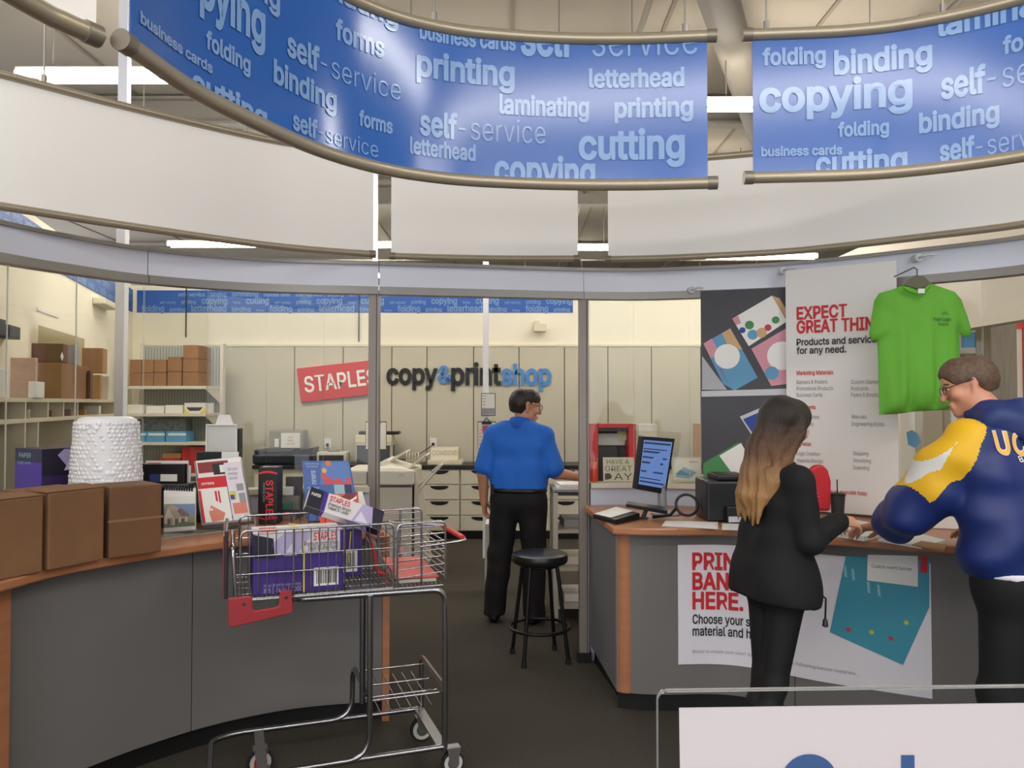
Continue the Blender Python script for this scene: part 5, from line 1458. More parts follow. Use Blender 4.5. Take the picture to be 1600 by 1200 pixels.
perch('stamp_pad', 'teal stamp pad on the middle step of the grey display', 'stamp pad', 436, 770, 455, 782, mat('teal_plastic', (62, 122, 106), 0.4), 2)
perch('stapler_box', 'red plastic box on the lowest step of the grey display', 'box', 437, 791, 453, 806, REDP, 3)
# blue pads and a bright pack
r, g = leaning('banner_paper_pad', 'big blue paper pad with coral bubbles leaning on the ledge', 'paper pad', ((478, 807.5), (561, 807.5), (545, 720), (472, 720)), 4.3, 4.45, 0.03, mat('pad_blue', (78, 108, 176), 0.5))
t = MB()
def blob(u, v, ru, rv, mi, off):
    t.add([g(u + ru * math.cos(2 * PI * k / 16), v + rv * math.sin(2 * PI * k / 16), off) for k in range(16)], [tuple(range(16))], mi)
t.add([g(0.32, 0.45, 0.001), g(0.98, 0.4, 0.001), g(0.98, 0.98, 0.001), g(0.4, 0.98, 0.001)], [(0, 1, 2, 3)], 2)
random.seed(3)
for u, v, rr, mi in ((0.55, 0.95, 0.06, 1), (0.45, 0.82, 0.05, 3), (0.43, 0.72, 0.06, 0), (0.5, 0.62, 0.09, 0), (0.62, 0.58, 0.08, 0), (0.72, 0.62, 0.07, 0), (0.92, 0.64, 0.06, 0), (0.78, 0.55, 0.08, 0), (0.9, 0.55, 0.06, 0), (0.48, 0.55, 0.08, 0), (0.66, 0.5, 0.07, 0)):
    blob(u, v, rr, rr * 0.9, mi, 0.0015 + 0.0002 * random.random())
put_text(t, 'Banners', lambda u, v: g(0.26 - v, 0.46 + u, 0.0015), 0.36, 0.11, 0.02, 4)
put_text(t, 'Create & Decorate', lambda u, v: g(0.06 + u, 0.93 + v, 0.0015), 0.3, 0.03, 0.01, 4); put_text(t, 'Your Banner', lambda u, v: g(0.08 + u, 0.88 + v, 0.0015), 0.25, 0.03, 0.01, 4)
t.build('print', [mat('coral_print', (214, 86, 92), 0.5), mat('orange_print', (226, 126, 60), 0.5), mat('sea_print', (96, 132, 196), 0.5), mat('gold_print', (230, 186, 90), 0.5), mat('pale_blue_print', (186, 204, 230), 0.5)], r)
r, g = leaning('pastel_paper_pad', 'lower blue paper pad with photo corner in front of the coral bubble pad', 'paper pad', ((481, 814), (556, 814), (549, 757), (477, 757)), 4.2, 4.3, 0.012, mat('pad_blue2', (66, 104, 180), 0.5))
t = MB()
put_text(t, 's Pastel', lambda u, v: g(0.24 - v, 0.2 + u, 0.0015), 0.5, 0.12, 0.02, 0); put_text(t, 'Photo Paper', lambda u, v: g(0.05 + u, 0.88 + v, 0.0015), 0.25, 0.05, 0.01, 0)
t.add([g(0.4, 0.6), g(0.8, 0.6), g(0.8, 0.98), g(0.4, 0.98)], [(0, 1, 2, 3)], 1); t.add([g(0.62, 0.7, 0.0015), g(0.84, 0.7, 0.0015), g(0.84, 0.99, 0.0015), g(0.62, 0.99, 0.0015)], [(0, 1, 2, 3)], 2); t.add([g(0.85, 0.75), g(1, 0.75), g(1, 1.0), g(0.85, 1.0)], [(0, 1, 2, 3)], 3)
t.build('print', [mat('pale_blue_print', (186, 204, 230), 0.5), mat('deep_sea_print', (60, 110, 170), 0.5), mat('mist_print', (150, 190, 206), 0.5), mat('night_blue', (44, 60, 90), 0.5)], r)
r, g = leaning('bright_paper_pack', 'bright pack with red, yellow and green shapes in front of the blue pads', 'paper pack', ((500, 819), (562, 814), (558, 771), (497, 773)), 4.08, 4.14, 0.01, mat('bright_red_print', (222, 76, 50), 0.45))
t = MB()
def pgn(pts, mi, off): t.add([g(p[0], p[1], off) for p in pts], [tuple(range(len(pts)))], mi)
blob(0.45, 0.62, 0.2, 0.36, 0, 0.001); pgn([(0.28, 0.72), (0.64, 0.84), (0.66, 0.68), (0.26, 0.56)], 3, 0.0015); blob(0.46, 0.3, 0.2, 0.2, 1, 0.0016); blob(0.22, 0.7, 0.15, 0.3, 1, 0.0008)
pgn([(0.4, 0.02), (1, 0.02), (1, 0.24), (0.8, 0.4), (0.55, 0.2)], 2, 0.002); pgn([(0.66, 0.5), (0.98, 0.96), (0.98, 1.0), (0.72, 1.0), (0.6, 0.9)], 4, 0.0012); pgn([(0.66, 0.56), (0.98, 0.82), (0.98, 0.9), (0.64, 0.64)], 3, 0.0018); pgn([(0.7, 0.36), (0.98, 0.42), (0.98, 0.68), (0.74, 0.56)], 5, 0.0014)
t.build('print', [mat('sun_yellow', (240, 196, 50), 0.45), mat('fruit_red', (220, 60, 60), 0.45), mat('leaf_print', (96, 160, 60), 0.45), WHITEINK, mat('wine_print', (120, 40, 52), 0.45), mat('magenta_print2', (206, 60, 130), 0.45)], r)
r, g = leaning('white_pad', 'plain white pad edge leaning at the doorway end of the blue pads', 'paper pad', ((563, 814), (578, 812), (566, 768), (559, 768)), 4.2, 4.3, 0.01, WHITE)

# ================================================================ things on the right counter
def flat_sheet(name, label, pts, z, th=0.0015, m=WHITE, cat='paper'):
    p = [on(x, y, z) for x, y in pts]
    b = MB(); b.hexa(p, [v + Vector((0, 0, th)) for v in p]); return tag(b.build(name, m), label, cat)
# monitor
MY = 4.42
r = thing('office_monitor', 'black office monitor with striped blue page on the counter ledge', 'monitor', (at(1020, 720, MY).x, MY, CZ))
cor = [(993, 764), (1041, 773), (1055, 685), (1003, 681)]
dep = [MY - 0.03, MY + 0.05, MY + 0.05, MY - 0.03]
Q = [at(c[0], c[1], d) for c, d in zip(cor, dep)]
nn = (Q[1] - Q[0]).cross(Q[3] - Q[0]).normalized(); nn = nn if nn.y > 0 else -nn
b = MB(); b.hexa([Q[0], Q[1], Q[1] + nn * 0.04, Q[0] + nn * 0.04], [Q[3], Q[2], Q[2] + nn * 0.04, Q[3] + nn * 0.04]); b.build('case', mat('monitor_black', (26, 28, 34), 0.35), r, bevel=0.005)
def mg(u, v, off=0.001):
    a = Q[0].lerp(Q[1], u); c = Q[3].lerp(Q[2], u); return a.lerp(c, v) - nn * off
t = MB(); t.add([mg(0.07, 0.1), mg(0.93, 0.1), mg(0.93, 0.93), mg(0.07, 0.93)], [(0, 1, 2, 3)])
SCR = bpy.data.materials.new('lit_screen'); SCR.use_nodes = True
_p = SCR.node_tree.nodes['Principled BSDF']; _p.inputs['Base Color'].default_value = lin((40, 48, 66)); _p.inputs['Emission Color'].default_value = lin((92, 120, 176)); _p.inputs['Emission Strength'].default_value = 0.4; _p.inputs['Roughness'].default_value = 0.3
SCR2 = bpy.data.materials.new('lit_screen_dark'); SCR2.use_nodes = True
_p = SCR2.node_tree.nodes['Principled BSDF']; _p.inputs['Base Color'].default_value = lin((30, 34, 48)); _p.inputs['Emission Color'].default_value = lin((38, 50, 84)); _p.inputs['Emission Strength'].default_value = 0.3
sc_ = t.build('screen', SCR, r)
t = MB()
for v, h, m_ in ((0.86, 0.035, 0), (0.76, 0.02, 0), (0.7, 0.035, 0), (0.6, 0.03, 0), (0.5, 0.035, 0), (0.34, 0.03, 0), (0.22, 0.02, 0), (0.15, 0.03, 0)):
    t.add([mg(0.09, v, 0.0015), mg(0.9 - 0.3 * ((v * 7) % 1), v, 0.0015), mg(0.9 - 0.3 * ((v * 7) % 1), v + h, 0.0015), mg(0.09, v + h, 0.0015)], [(0, 1, 2, 3)], 0)
t.build('page_line', SCR2, sc_)
mid = at(1033, 775, MY + 0.06)
b = MB(); b.tube([(mid.x, mid.y, mid.z + 0.1), (mid.x + 0.01, mid.y, CZ + 0.012)], 0.025, 12); b.build('neck', mat('stand_grey', (134, 136, 140), 0.4), r, smooth=50)
b = MB(); b.lathe([(0.02, 0), (0.085, 0), (0.085, 0.008), (0.03, 0.02)], 28, (mid.x + 0.03, mid.y + 0.02, CZ + 0.0005)); b.build('stand_base', mat('stand_grey', (134, 136, 140), 0.4), r, smooth=40)
b = MB(); p = [on(980, 783, 1.03), on(1040, 790, 1.03), on(1052, 799, 1.03), on(1005, 796, 1.03)]
kb = thing('keyboard', 'black keyboard on a raised arm under the office monitor', 'keyboard', (p[0].x, p[0].y, CZ))
pk = [on(981, 783, 1.04), on(1043, 792, 1.04), on(1043, 798, 1.04), on(978, 787, 1.04)]
b.hexa([v - Vector((0, 0, 0.02)) for v in (pk[3], pk[2], pk[1], pk[0])], [pk[3], pk[2], pk[1], pk[0]]); b.build('body', BLACK, kb, bevel=0.003)
b = MB(); c_ = (pk[0] + pk[1] + pk[2] + pk[3]) / 4; b.tube([(c_.x - 0.02, c_.y, CZ + 0.004), (c_.x, c_.y, 1.02)], 0.012, 8); b.lathe([(0.005, 0), (0.03, 0), (0.03, 0.006)], 16, (c_.x - 0.02, c_.y - 0.0, CZ + 0.0006)); b.build('arm', DARK, kb, smooth=50)
# signature pad with paper
pp = [on(926, 810, CZ), on(962, 820, CZ), on(1000, 812, CZ), on(960, 802, CZ)]
r = thing('signature_pad', 'black wedge pad with a white paper on the near corner of the right counter', 'pad', (on(958, 812, CZ).x, on(958, 812, CZ).y, CZ))
b = MB(); hgt = [0.025, 0.028, 0.036, 0.036]; b.hexa(pp, [v + Vector((0, 0, h)) for v, h in zip(pp, hgt)]); b.build('body', BLACK, r, bevel=0.006)
b = MB(); tp_ = [pp[0].lerp(pp[1], 0.1), pp[0].lerp(pp[1], 0.8), pp[3].lerp(pp[2], 0.75), pp[3].lerp(pp[2], 0.08)]
hz = [0.0275, 0.0295, 0.0375, 0.0375]; b.hexa([v + Vector((0, 0, h)) for v, h in zip(tp_, hz)], [v + Vector((0, 0, h + 0.003)) for v, h in zip(tp_, hz)]); b.build('paper', WHITE, r)
# coiled cable
c = on(1072, 808, CZ)
b = MB(); b.tube([(c.x + 0.06 * math.cos(a * 0.3), c.y - 0.02 + 0.02 * math.sin(a * 0.3), CZ + 0.07 + 0.055 * math.sin(a * 0.3)) for a in range(21)], 0.008, 8, True)
b.tube([(c.x - 0.06, c.y - 0.02, CZ + 0.05), (c.x - 0.1, c.y - 0.06, CZ + 0.02), (c.x - 0.2, c.y - 0.09, CZ + 0.012)], 0.009, 8)
tag(b.build('coiled_cable', BLACK, smooth=60), 'looped black cable on the counter beside the monitor stand', 'cable')
flat_sheet('paper_sheet', 'white paper sheet on the counter edge in front of the looped cable', [(1034, 822), (1122, 827), (1122, 816), (1040, 814)], CZ + 0.0008)
flat_sheet('paper_sheet', 'white paper sheet on the counter edge in front of the small black printer', [(1128, 828), (1160, 829), (1160, 819), (1128, 818)], CZ + 0.0008)
# small black printer beside the woman
Yp = 4.2
a, c = at(1105, 818, Yp), at(1180, 752, Yp)
r = thing('receipt_printer', 'small black printer on the counter behind the long haired person', 'printer', ((a.x + c.x) / 2, Yp + 0.1, CZ))
b = MB(); b.box(a.x, Yp, CZ, c.x, Yp + 0.28, c.z); b.build('body', mat('printer_black', (24, 25, 28), 0.4), r, bevel=0.012)
b = MB(); b.box(a.x + 0.06, Yp + 0.02, c.z + 0.001, c.x - 0.03, Yp + 0.25, c.z + 0.03); b.build('lid', BLACK, r, bevel=0.008)
b = MB(); b.box(at(1127, 0, Yp).x, Yp - 0.05, CZ, at(1180, 0, Yp).x, Yp - 0.001, at(0, 790, Yp).z); b.build('front_unit', BLACK, r, bevel=0.006)
b = MB(); b.box(at(1129, 0, Yp).x, Yp - 0.053, at(0, 816, Yp - .05).z, at(1180, 0, Yp).x, Yp - 0.0505, at(0, 807, Yp - .05).z); b.build('paper_slot', mat('slot_white', (196, 196, 210), 0.5), r)
# ledge things: red framed holder, tumbler, hand lettered sign, framed picture, parcels
LZ = LEDGE_Z + 0.031
def back_of(px, extra): p, _ = PR.pos(PR.px(px)); return p.y + extra
Yr = back_of(960, 0.34)
x0, x1 = at(923, 700, Yr).x, at(994, 700, Yr).x; zt = at(0, 662, Yr).z; zb_ = 0.98
r = thing('ticket_rack', 'red framed rack with dark shelf and papers behind the glass by the doorway', 'rack', ((x0 + x1) / 2, Yr, 0))
b = MB()
for xx in (x0, x1 - 0.05): b.box(xx, Yr, 0, xx + 0.05, Yr + 0.2, zt)
b.box(x0 + 0.05, Yr, zt - 0.03, x1 - 0.05, Yr + 0.2, zt); b.build('frame', mat('frame_red', (200, 48, 52), 0.45), r, bevel=0.004)
b = MB(); b.box(x0 + 0.051, Yr + 0.15, 0.3, x1 - 0.051, Yr + 0.17, zt - 0.031); b.build('back', mat('rack_dark', (64, 66, 68), 0.5), r)
b = MB(); b.box(x0 + 0.051, Yr + 0.01, zt - 0.05, x1 - 0.051, Yr + 0.14, zt - 0.031); b.build('top_shelf', DARK, r)
b = MB(); b.box(x0 + 0.06, Yr + 0.12, at(0, 697, Yr).z, x1 - 0.055, Yr + 0.13, zt - 0.07); b.build('sheet', mat('pale_sheet', (206, 206, 202), 0.5), r)
b = MB(); b.box(at(966, 0, Yr).x, Yr + 0.11, at(0, 689, Yr).z, at(985, 0, Yr).x, Yr + 0.119, at(0, 672, Yr).z); b.build('yellow_note', mat('note_yellow', (214, 212, 164), 0.6), r)
b = MB(); b.box(x0 + 0.2, Yr + 0.13, 0.3, x0 + 0.22, Yr + 0.149, zt - 0.05); b.build('rail', BLACK, r)
b = MB(); b.box(at(981, 0, Yr).x, Yr + 0.02, at(0, 728, Yr).z, at(988, 0, Yr).x, Yr + 0.1, at(0, 693, Yr).z); b.build('blue_binder', mat('binder_blue', (56, 136, 176), 0.5), r)
def at_ledge(px): p, t = PR.pos(PR.px(px)); return Vector((p.x - t.y * 0.07, p.y + t.x * 0.07, LZ)), math.atan2(t.y, t.x)
p, a_ = at_ledge(931)
r = thing('tumbler', 'orange drink bottle with a dark cap on the ledge by the doorway post', 'bottle', p)
hb = (760 - 724) * p.y / F
b = MB(); b.lathe([(0.01, 0), (0.021, 0), (0.024, 0.01), (0.024, hb - 0.03), (0.018, hb - 0.02)], 20, p); b.build('body', mat('orange_bottle', (226, 76, 44), 0.35), r, smooth=40)
b = MB(); b.lathe([(0.016, hb - 0.02), (0.019, hb - 0.018), (0.019, hb), (0.01, hb + 0.001)], 20, p); b.build('cap', mat('red_cap', (206, 60, 40), 0.35), r, smooth=40)
def ledge_panel(name, label, cat, pl, pr, ptop, m, th=0.008, lean=0.02, z0=LZ):
    a, _ = at_ledge(pl); c, _ = at_ledge(pr)
    h = at(0, ptop, (a.y + c.y) / 2).z - z0
    a = Vector((a.x, a.y, z0)); c = Vector((c.x, c.y, z0))
    d = (c - a).normalized(); n = Vector((-d.y, d.x, 0)); n = n if n.y > 0 else -n
    r = thing(name, label, cat, (a + c) / 2)
    up = Vector((0, 0, h)) + n * lean
    b = MB(); b.hexa([a, c, c + n * th, a + n * th], [a + up, c + up, c + up + n * th, a + up + n * th]); b.build('board', m, r)
    return r, (lambda u, v, off=0.001: a + (c - a) * u + up * v - n * off)
r, g = ledge_panel('hand_lettered_sign', 'small cream sign with outlined capitals standing on the ledge beside the monitor', 'sign', 946, 993, 715, mat('sign_cream', (216, 208, 186), 0.6))
t = MB()
put_text(t, 'HAVE A', lambda u, v: g(0.12 + u, 0.72 + v), 0.72, 0.2, -0.004, 0); put_text(t, 'GREAT', lambda u, v: g(0.06 + u, 0.42 + v), 0.86, 0.22, -0.004, 0); put_text(t, 'DAY', lambda u, v: g(0.05 + u, 0.06 + v), 0.88, 0.28, -0.002, 0)
t.build('lettering', mat('brush_ink', (84, 80, 70), 0.6), r)
r, g = ledge_panel('framed_print', 'framed pale print with blue streaks leaning on the ledge behind the monitor', 'picture', 1048, 1094, 715, mat('print_frame', (214, 204, 176), 0.5), 0.012)
t = MB(); t.add([g(0.06, 0.08), g(0.96, 0.08), g(0.96, 0.93), g(0.06, 0.93)], [(0, 1, 2, 3)], 0)
t.add([g(0.12, 0.2, 0.0016), g(0.6, 0.15, 0.0016), g(0.86, 0.4, 0.0016), g(0.4, 0.62, 0.0016)], [(0, 1, 2, 3)], 1); t.add([g(0.12, 0.3, 0.002), g(0.7, 0.25, 0.002), g(0.3, 0.5, 0.002)], [(0, 1, 2)], 2); t.add([g(0.6, 0.8, 0.0016), g(0.9, 0.8, 0.0016), g(0.9, 0.86, 0.0016), g(0.6, 0.86, 0.0016)], [(0, 1, 2, 3)], 3)
t.build('print', [mat('print_cream', (224, 220, 204), 0.5), mat('streak_blue', (150, 178, 200), 0.5), mat('streak_deep', (110, 146, 178), 0.5), mat('print_pink', (214, 140, 140), 0.5)], r)
slab('white_parcel', 'white flat parcel stack behind the monitor top on the back counter', 'parcel', 998, 663, 1026, 700, 9.35, 0.3, OFFW, z0=CTZ + 0.001)
p, a_ = at_ledge(1088)
slab('cork_board', 'tall brown board standing on the back counter beside the dark poster', 'board', 1084, 662, 1100, 716, 9.6, 0.03, CARD2, z0=CTZ + 0.001)
# cup, paper pile, white stack
pc = on(1309, 812, CZ)
r = thing('drink_cup', 'black cup with a straw on the counter before the white poster', 'cup', pc)
hc = (810 - 772) * pc.y / F
b = MB(); b.lathe([(0.005, 0), (0.03, 0), (0.04, hc), (0.036, hc), (0.03, 0.01)], 24, pc); b.build('body', mat('cup_black', (52, 52, 56), 0.4), r, smooth=40)
b = MB(); b.lathe([(0.043, hc), (0.043, hc + 0.008), (0.03, hc + 0.014), (0.005, hc + 0.014)], 24, pc); b.build('lid', BLACK, r, smooth=40)
b = MB(); b.tube([(pc.x, pc.y, hc + pc.z), (pc.x - 0.002, pc.y, pc.z + hc + 0.085)], 0.0035, 8); b.build('straw', BLACK, r)
flat_sheet('printed_sheets', 'pile of white printed sheets on the counter between the two customers', [(1298, 838), (1350, 846), (1405, 833), (1335, 818)], CZ + 0.0008, 0.022)
flat_sheet('open_catalogue', 'open white catalogue on the counter under the hands in the blue jacket', [(1372, 846), (1440, 858), (1478, 848), (1420, 833)], CZ + 0.0008, 0.012)
flat_sheet('kraft_envelope', 'brown envelope at the counter edge beside the blue jacket', [(1424, 852), (1474, 862), (1480, 852), (1440, 846)], CZ + 0.014, 0.003, CARD2, 'envelope')
b = MB(); p = on(1470, 826, CZ); b.cbox((p.x + 0.03, p.y + 0.05, CZ + 0.06), (0.16, 0.14, 0.118), rz=-0.4); tag(b.build('paper_ream', WHITE, bevel=0.004), 'white paper block on the counter behind the blue jacket elbow', 'paper')
b = MB(); p = at(1425, 700, 4.25)
for k in range(12):
    pass
r = thing('blue_leaf_print', 'blue leaf cut out stuck on the glass beside the white poster', 'decal', at(1427, 700, 4.2))
t = MB(); cpt = [(1415, 676), (1424, 672), (1433, 678), (1438, 692), (1428, 700), (1418, 695)]
s0, zz0 = PR.st(1427, 690)
t.add([plan_map(PR, 0, 0, 0.012)(*PR.st(*c)) for c in cpt] + [plan_map(PR, 0, 0, 0.016)(*PR.st(*c)) for c in cpt], [(0, 1, 2, 3, 4, 5), (11, 10, 9, 8, 7, 6)] + [(i, (i + 1) % 6, 6 + (i + 1) % 6, 6 + i) for i in range(6)])
t.build('decal', mat('leaf_blue', (104, 158, 190), 0.5), r)

# ================================================================ green shirt on a hanger
TY = 4.0
q = at(1433, 435, TY)
r = thing('green_shirt', 'lime green short sleeved shirt on a hanger below the header', 'shirt', (q.x, TY, at(0, 648, TY).z))
out = [(1395, 452), (1408, 447), (1420, 446), (1432, 452), (1445, 447), (1453, 442), (1463, 446), (1492, 456), (1502, 468), (1512, 495), (1518, 517), (1516, 525), (1505, 526), (1499, 521), (1500, 560), (1499, 600), (1497, 640), (1470, 641), (1430, 643), (1400, 647), (1374, 648), (1373, 600), (1372, 548), (1371, 534), (1362, 532), (1358, 522), (1362, 495), (1366, 470), (1374, 458)]
def shirt_mesh():
    bm = bmesh.new()
    f = []
    P = [at(x, y, TY) for x, y in out]
    vs = [bm.verts.new((p.x, p.z, 0)) for p in P]
    fc = bm.faces.new(vs)
    if fc.normal.z < 0: fc.normal_flip()
    x0, x1 = min(p.x for p in P), max(p.x for p in P); z0, z1 = min(p.z for p in P), max(p.z for p in P)
    n = 40
    for k in range(1, n):
        bmesh.ops.bisect_plane(bm, geom=bm.verts[:] + bm.edges[:] + bm.faces[:], plane_co=(x0 + (x1 - x0) * k / n, 0, 0), plane_no=(1, 0, 0))
        bmesh.ops.bisect_plane(bm, geom=bm.verts[:] + bm.edges[:] + bm.faces[:], plane_co=(0, z0 + (z1 - z0) * k / n, 0), plane_no=(0, 1, 0))
    bm.verts.ensure_lookup_table(); bm.verts.index_update()
    pts = [v.co.copy() for v in bm.verts]; faces = [tuple(v.index for v in fc.verts) for fc in bm.faces]
    edges = {}
    for fc in faces:
        for i in range(len(fc)):
            e = (fc[i], fc[(i + 1) % len(fc)]); edges[e] = 1
    rim = [e for e in edges if (e[1], e[0]) not in edges]
    bm.free()
    rv = set(i for e in rim for i in e)
    R_ = np.array([[pts[i].x, pts[i].y] for i in rv])
    Vt, Vb = [], []
    cxm = (x0 + x1) / 2
    for i, p in enumerate(pts):
        d = float(np.sqrt(((R_ - np.array([p.x, p.y])) ** 2).sum(1).min()))
        bul = 0.055 * (1 - math.exp(-d / 0.05))
        u = (p.x - cxm) / (x1 - x0); w = (z1 - p.y) / (z1 - z0)
        fold = (0.012 * math.sin(26 * u + 2 * w) + 0.008 * math.sin(47 * u - 3 * w + 1)) * w * min(1, d / 0.03)
        fold += 0.006 * math.sin(30 * (u * 0.7 - w)) * max(0, 0.45 - w) * min(1, d / 0.03)
        Vt.append((p.x, TY - bul - fold, p.y)); Vb.append((p.x, TY + bul * 0.6 + 0.002, p.y))
    N = len(pts)
    F_ = [f for f in faces] + [tuple(N + i for i in reversed(f)) for f in faces] + [(e[1], e[0], N + e[0], N + e[1]) for e in rim]
    m = MB(); m.add(Vt + Vb, F_); return m
m = shirt_mesh(); sb = m.build('body', mat('lime_jersey', (98, 168, 52), 0.8, bump=0.1, bscale=300), r, smooth=60)
b = MB(); b.tube([at(1412, 449, TY - 0.045), at(1420, 454, TY - 0.055), at(1432, 458, TY - 0.06), at(1444, 454, TY - 0.055), at(1452, 447, TY - 0.045)], 0.008, 8); b.build('collar', mat('lime_rib', (92, 176, 44), 0.8), r, smooth=60)
b = MB(); b.box(at(1424, 460, TY).x, TY - 0.068, at(0, 461, TY).z, at(1434, 460, TY).x, TY - 0.066, at(0, 454, TY).z); b.build('size_label', WHITE, r)
hz_ = at(0, 430, TY).z
b = MB(); b.prism([(at(x, y, TY).x, at(x, y, TY).z) for x, y in [(1411, 446), (1418, 436), (1430, 430), (1442, 432), (1450, 440), (1455, 447), (1432, 452)]], TY - 0.012, TY + 0.012, 0, lambda p: Vector((p.x, p.z, p.y)))
b.tube([(q.x, TY, hz_ - 0.01), (q.x, TY, hz_ + 0.03), (q.x, TY + 0.03, hz_ + 0.045), (q.x, TY + 0.24, hz_ + 0.03)], 0.004, 6)
b.build('hanger', mat('hanger_olive', (92, 92, 72), 0.5), r, bevel=0.002)
bv = BVHTree.FromPolygons([tuple(v.co + Vector((q.x, TY, at(0, 648, TY).z))) for v in sb.data.vertices], [tuple(p.vertices) for p in sb.data.polygons])
def on_shirt(x, z):
    h = bv.ray_cast(Vector((x, TY - 1, z)), Vector((0, 1, 0)))
    return Vector((x, (h[0].y if h[0] else TY - 0.055) - 0.003, z))
t = MB(); o = at(1449, 503, TY); e1_ = at(1477, 503, TY)
put_text(t, 'Your Logo', lambda u, v: on_shirt(o.x + u, o.z + v), e1_.x - o.x, 0.018, 0.01, 0)
c = at(1468, 494, TY)
for k in range(5):
    a_ = PI * (0.1 + 0.2 * k); t.add([on_shirt(c.x + 0.008 * math.cos(a_ - 0.2), c.z + 0.008 * math.sin(a_ - 0.2)), on_shirt(c.x + 0.03 * math.cos(a_), c.z + 0.03 * math.sin(a_)), on_shirt(c.x + 0.008 * math.cos(a_ + 0.2), c.z + 0.008 * math.sin(a_ + 0.2))], [(0, 1, 2)])
put_text(t, 'here', lambda u, v: on_shirt(o.x + 0.03 + u, o.z - 0.024 + v), 0.05, 0.016, 0.0, 0)
t.build('chest_print', mat('dark_green_ink', (48, 96, 44), 0.7), r)
# ================================================================ shopping cart (local frame: x along it towards the handle, y across away from us)
CO = Vector((-1.09, 3.15, 0)); CA = math.atan2(0.336, 0.942)
cart = thing('shopping_cart', 'chrome wire shopping cart holding violet paper cartons in front of the wooden counter', 'shopping cart', CO, CA)
def C(b, name, m, parent=None, smooth=60, bevel=0):
    return b.build(name, m, parent or cart, smooth=smooth, bevel=bevel, world=False)
ZB, ZR = 0.82, 1.09; WV = 0.45; W1, U2, U3 = 0.005, 0.64, 0.85
def rr_loop(pts, r=0.035, n=5):
    """rounded corners along an open polyline"""
    P = [Vector(p) for p in pts]; out = [P[0]]
    for i in range(1, len(P) - 1):
        a, c, e = P[i - 1], P[i], P[i + 1]
        d0 = (a - c); d1 = (e - c); q = min(r, d0.length * 0.45, d1.length * 0.45)
        s, t = c + d0.normalized() * q, c + d1.normalized() * q
        for k in range(n + 1):
            w = k / n; out.append(s * (1 - w) ** 2 + c * 2 * w * (1 - w) + t * w * w)
    return out + [P[-1]]
w = 0.0032
def side(v, name, u0, u1, nvert):
    b = MB()
    b.tube(rr_loop([(u0, v, ZB - 0.005), (u0, v, ZR), (u1, v, ZR), (u1, v, ZB - 0.005)], 0.03), w * 1.5, 8)
    for z in (0.988, 0.918, ZB): b.tube([(u0 - 0.015, v, z), (u1, v, z)], w * 1.1, 6)
    for k in range(nvert):
        u = u0 + (u1 - u0) * (k + 1) / (nvert + 1)
        b.tube([(u, v, ZB - 0.03 if k < 7 else ZB), (u, v, ZR)], w * (1.5 if k % 6 == 5 else 0.75), 6)
    return C(b, name, CHROME)
side(0, 'near_side', 0.01, U2 - 0.015, 17)
side(WV, 'far_side', 0.01, U2 - 0.06, 14)
b = MB()                                              # front end frame
b.tube(rr_loop([(0.0, 0.0, ZB - 0.06), (-0.02, 0.0, 1.03), (-0.02, WV, 1.03), (0.0, WV, ZB - 0.06)], 0.04), w * 2.2, 8)
for z in (0.988, 0.918, ZB): b.tube([(-0.012, 0, z), (-0.012, WV, z)], w * 1.2, 6)
for k in range(8): b.tube([(-0.012, WV * (k + 1) / 9, ZB), (-0.012, WV * (k + 1) / 9, 1.03)], w * 0.8, 6)
C(b, 'front_end', CHROME)
b = MB()                                              # basket floor: close cross wires on three long ones
for v in (0.0, 0.11, 0.225, 0.34, WV): b.tube([(0.0, v, ZB - 0.006), (U3 - 0.01, v, ZB - 0.006)], w * 1.2, 6)
for k in range(46):
    u = 0.012 + (U3 - 0.03) * k / 45; b.tube([(u, 0, ZB), (u, WV, ZB)], w * 0.85, 6)
C(b, 'basket_floor', CHROME)
b = MB()                                              # rear compartment
for v in (0.0, WV):
    b.tube(rr_loop([(U2, v, ZB), (U2, v, ZR - 0.005), (U3, v, ZR), (U3, v, ZB + 0.02)], 0.03), w * 1.6, 8)
    for k in range(7): b.tube([(U2, v, ZB + 0.035 * (k + 1)), (U3, v, ZB + 0.02 + 0.033 * (k + 1))], w, 6)
    b.tube([((U2 + U3) / 2, v, ZB), ((U2 + U3) / 2, v, ZR)], w * 1.6, 6)
for k in range(7): b.tube([(U3, 0, ZB + 0.03 + 0.025 * k), (U3, WV, ZB + 0.03 + 0.025 * k)], w, 6)
b.tube([(U2, 0, ZB + 0.2), (U2, WV, ZB + 0.2)], w * 1.4, 6)
for k in range(5): b.tube([(U2, WV * (k + 1) / 6, ZB), (U2 - 0.09, WV * (k + 1) / 6, ZB + 0.2)], w, 6)
b.tube([(U2 - 0.09, 0.03, ZB + 0.2), (U2 - 0.09, WV - 0.03, ZB + 0.2)], w * 1.3, 6)
C(b, 'child_seat_frame', CHROME)
hz = 1.0                                              # handle
b = MB(); b.tube(rr_loop([(U2 + 0.1, 0, 0.985), (U3 + 0.1, 0.0, hz), (U3 + 0.1, WV, hz), (U2 + 0.05, WV, 1.03)], 0.035), w * 1.7, 8)
hd = C(b, 'handle_bar', CHROME)
b = MB(); b.tube([(U3 + 0.1, 0.07, hz), (U3 + 0.1, WV - 0.04, hz)], 0.012, 12)
tag(C(b, 'handle_grip', REDP, hd), 'red handle grip')
b = MB()                                              # red flap on the child seat and red straps
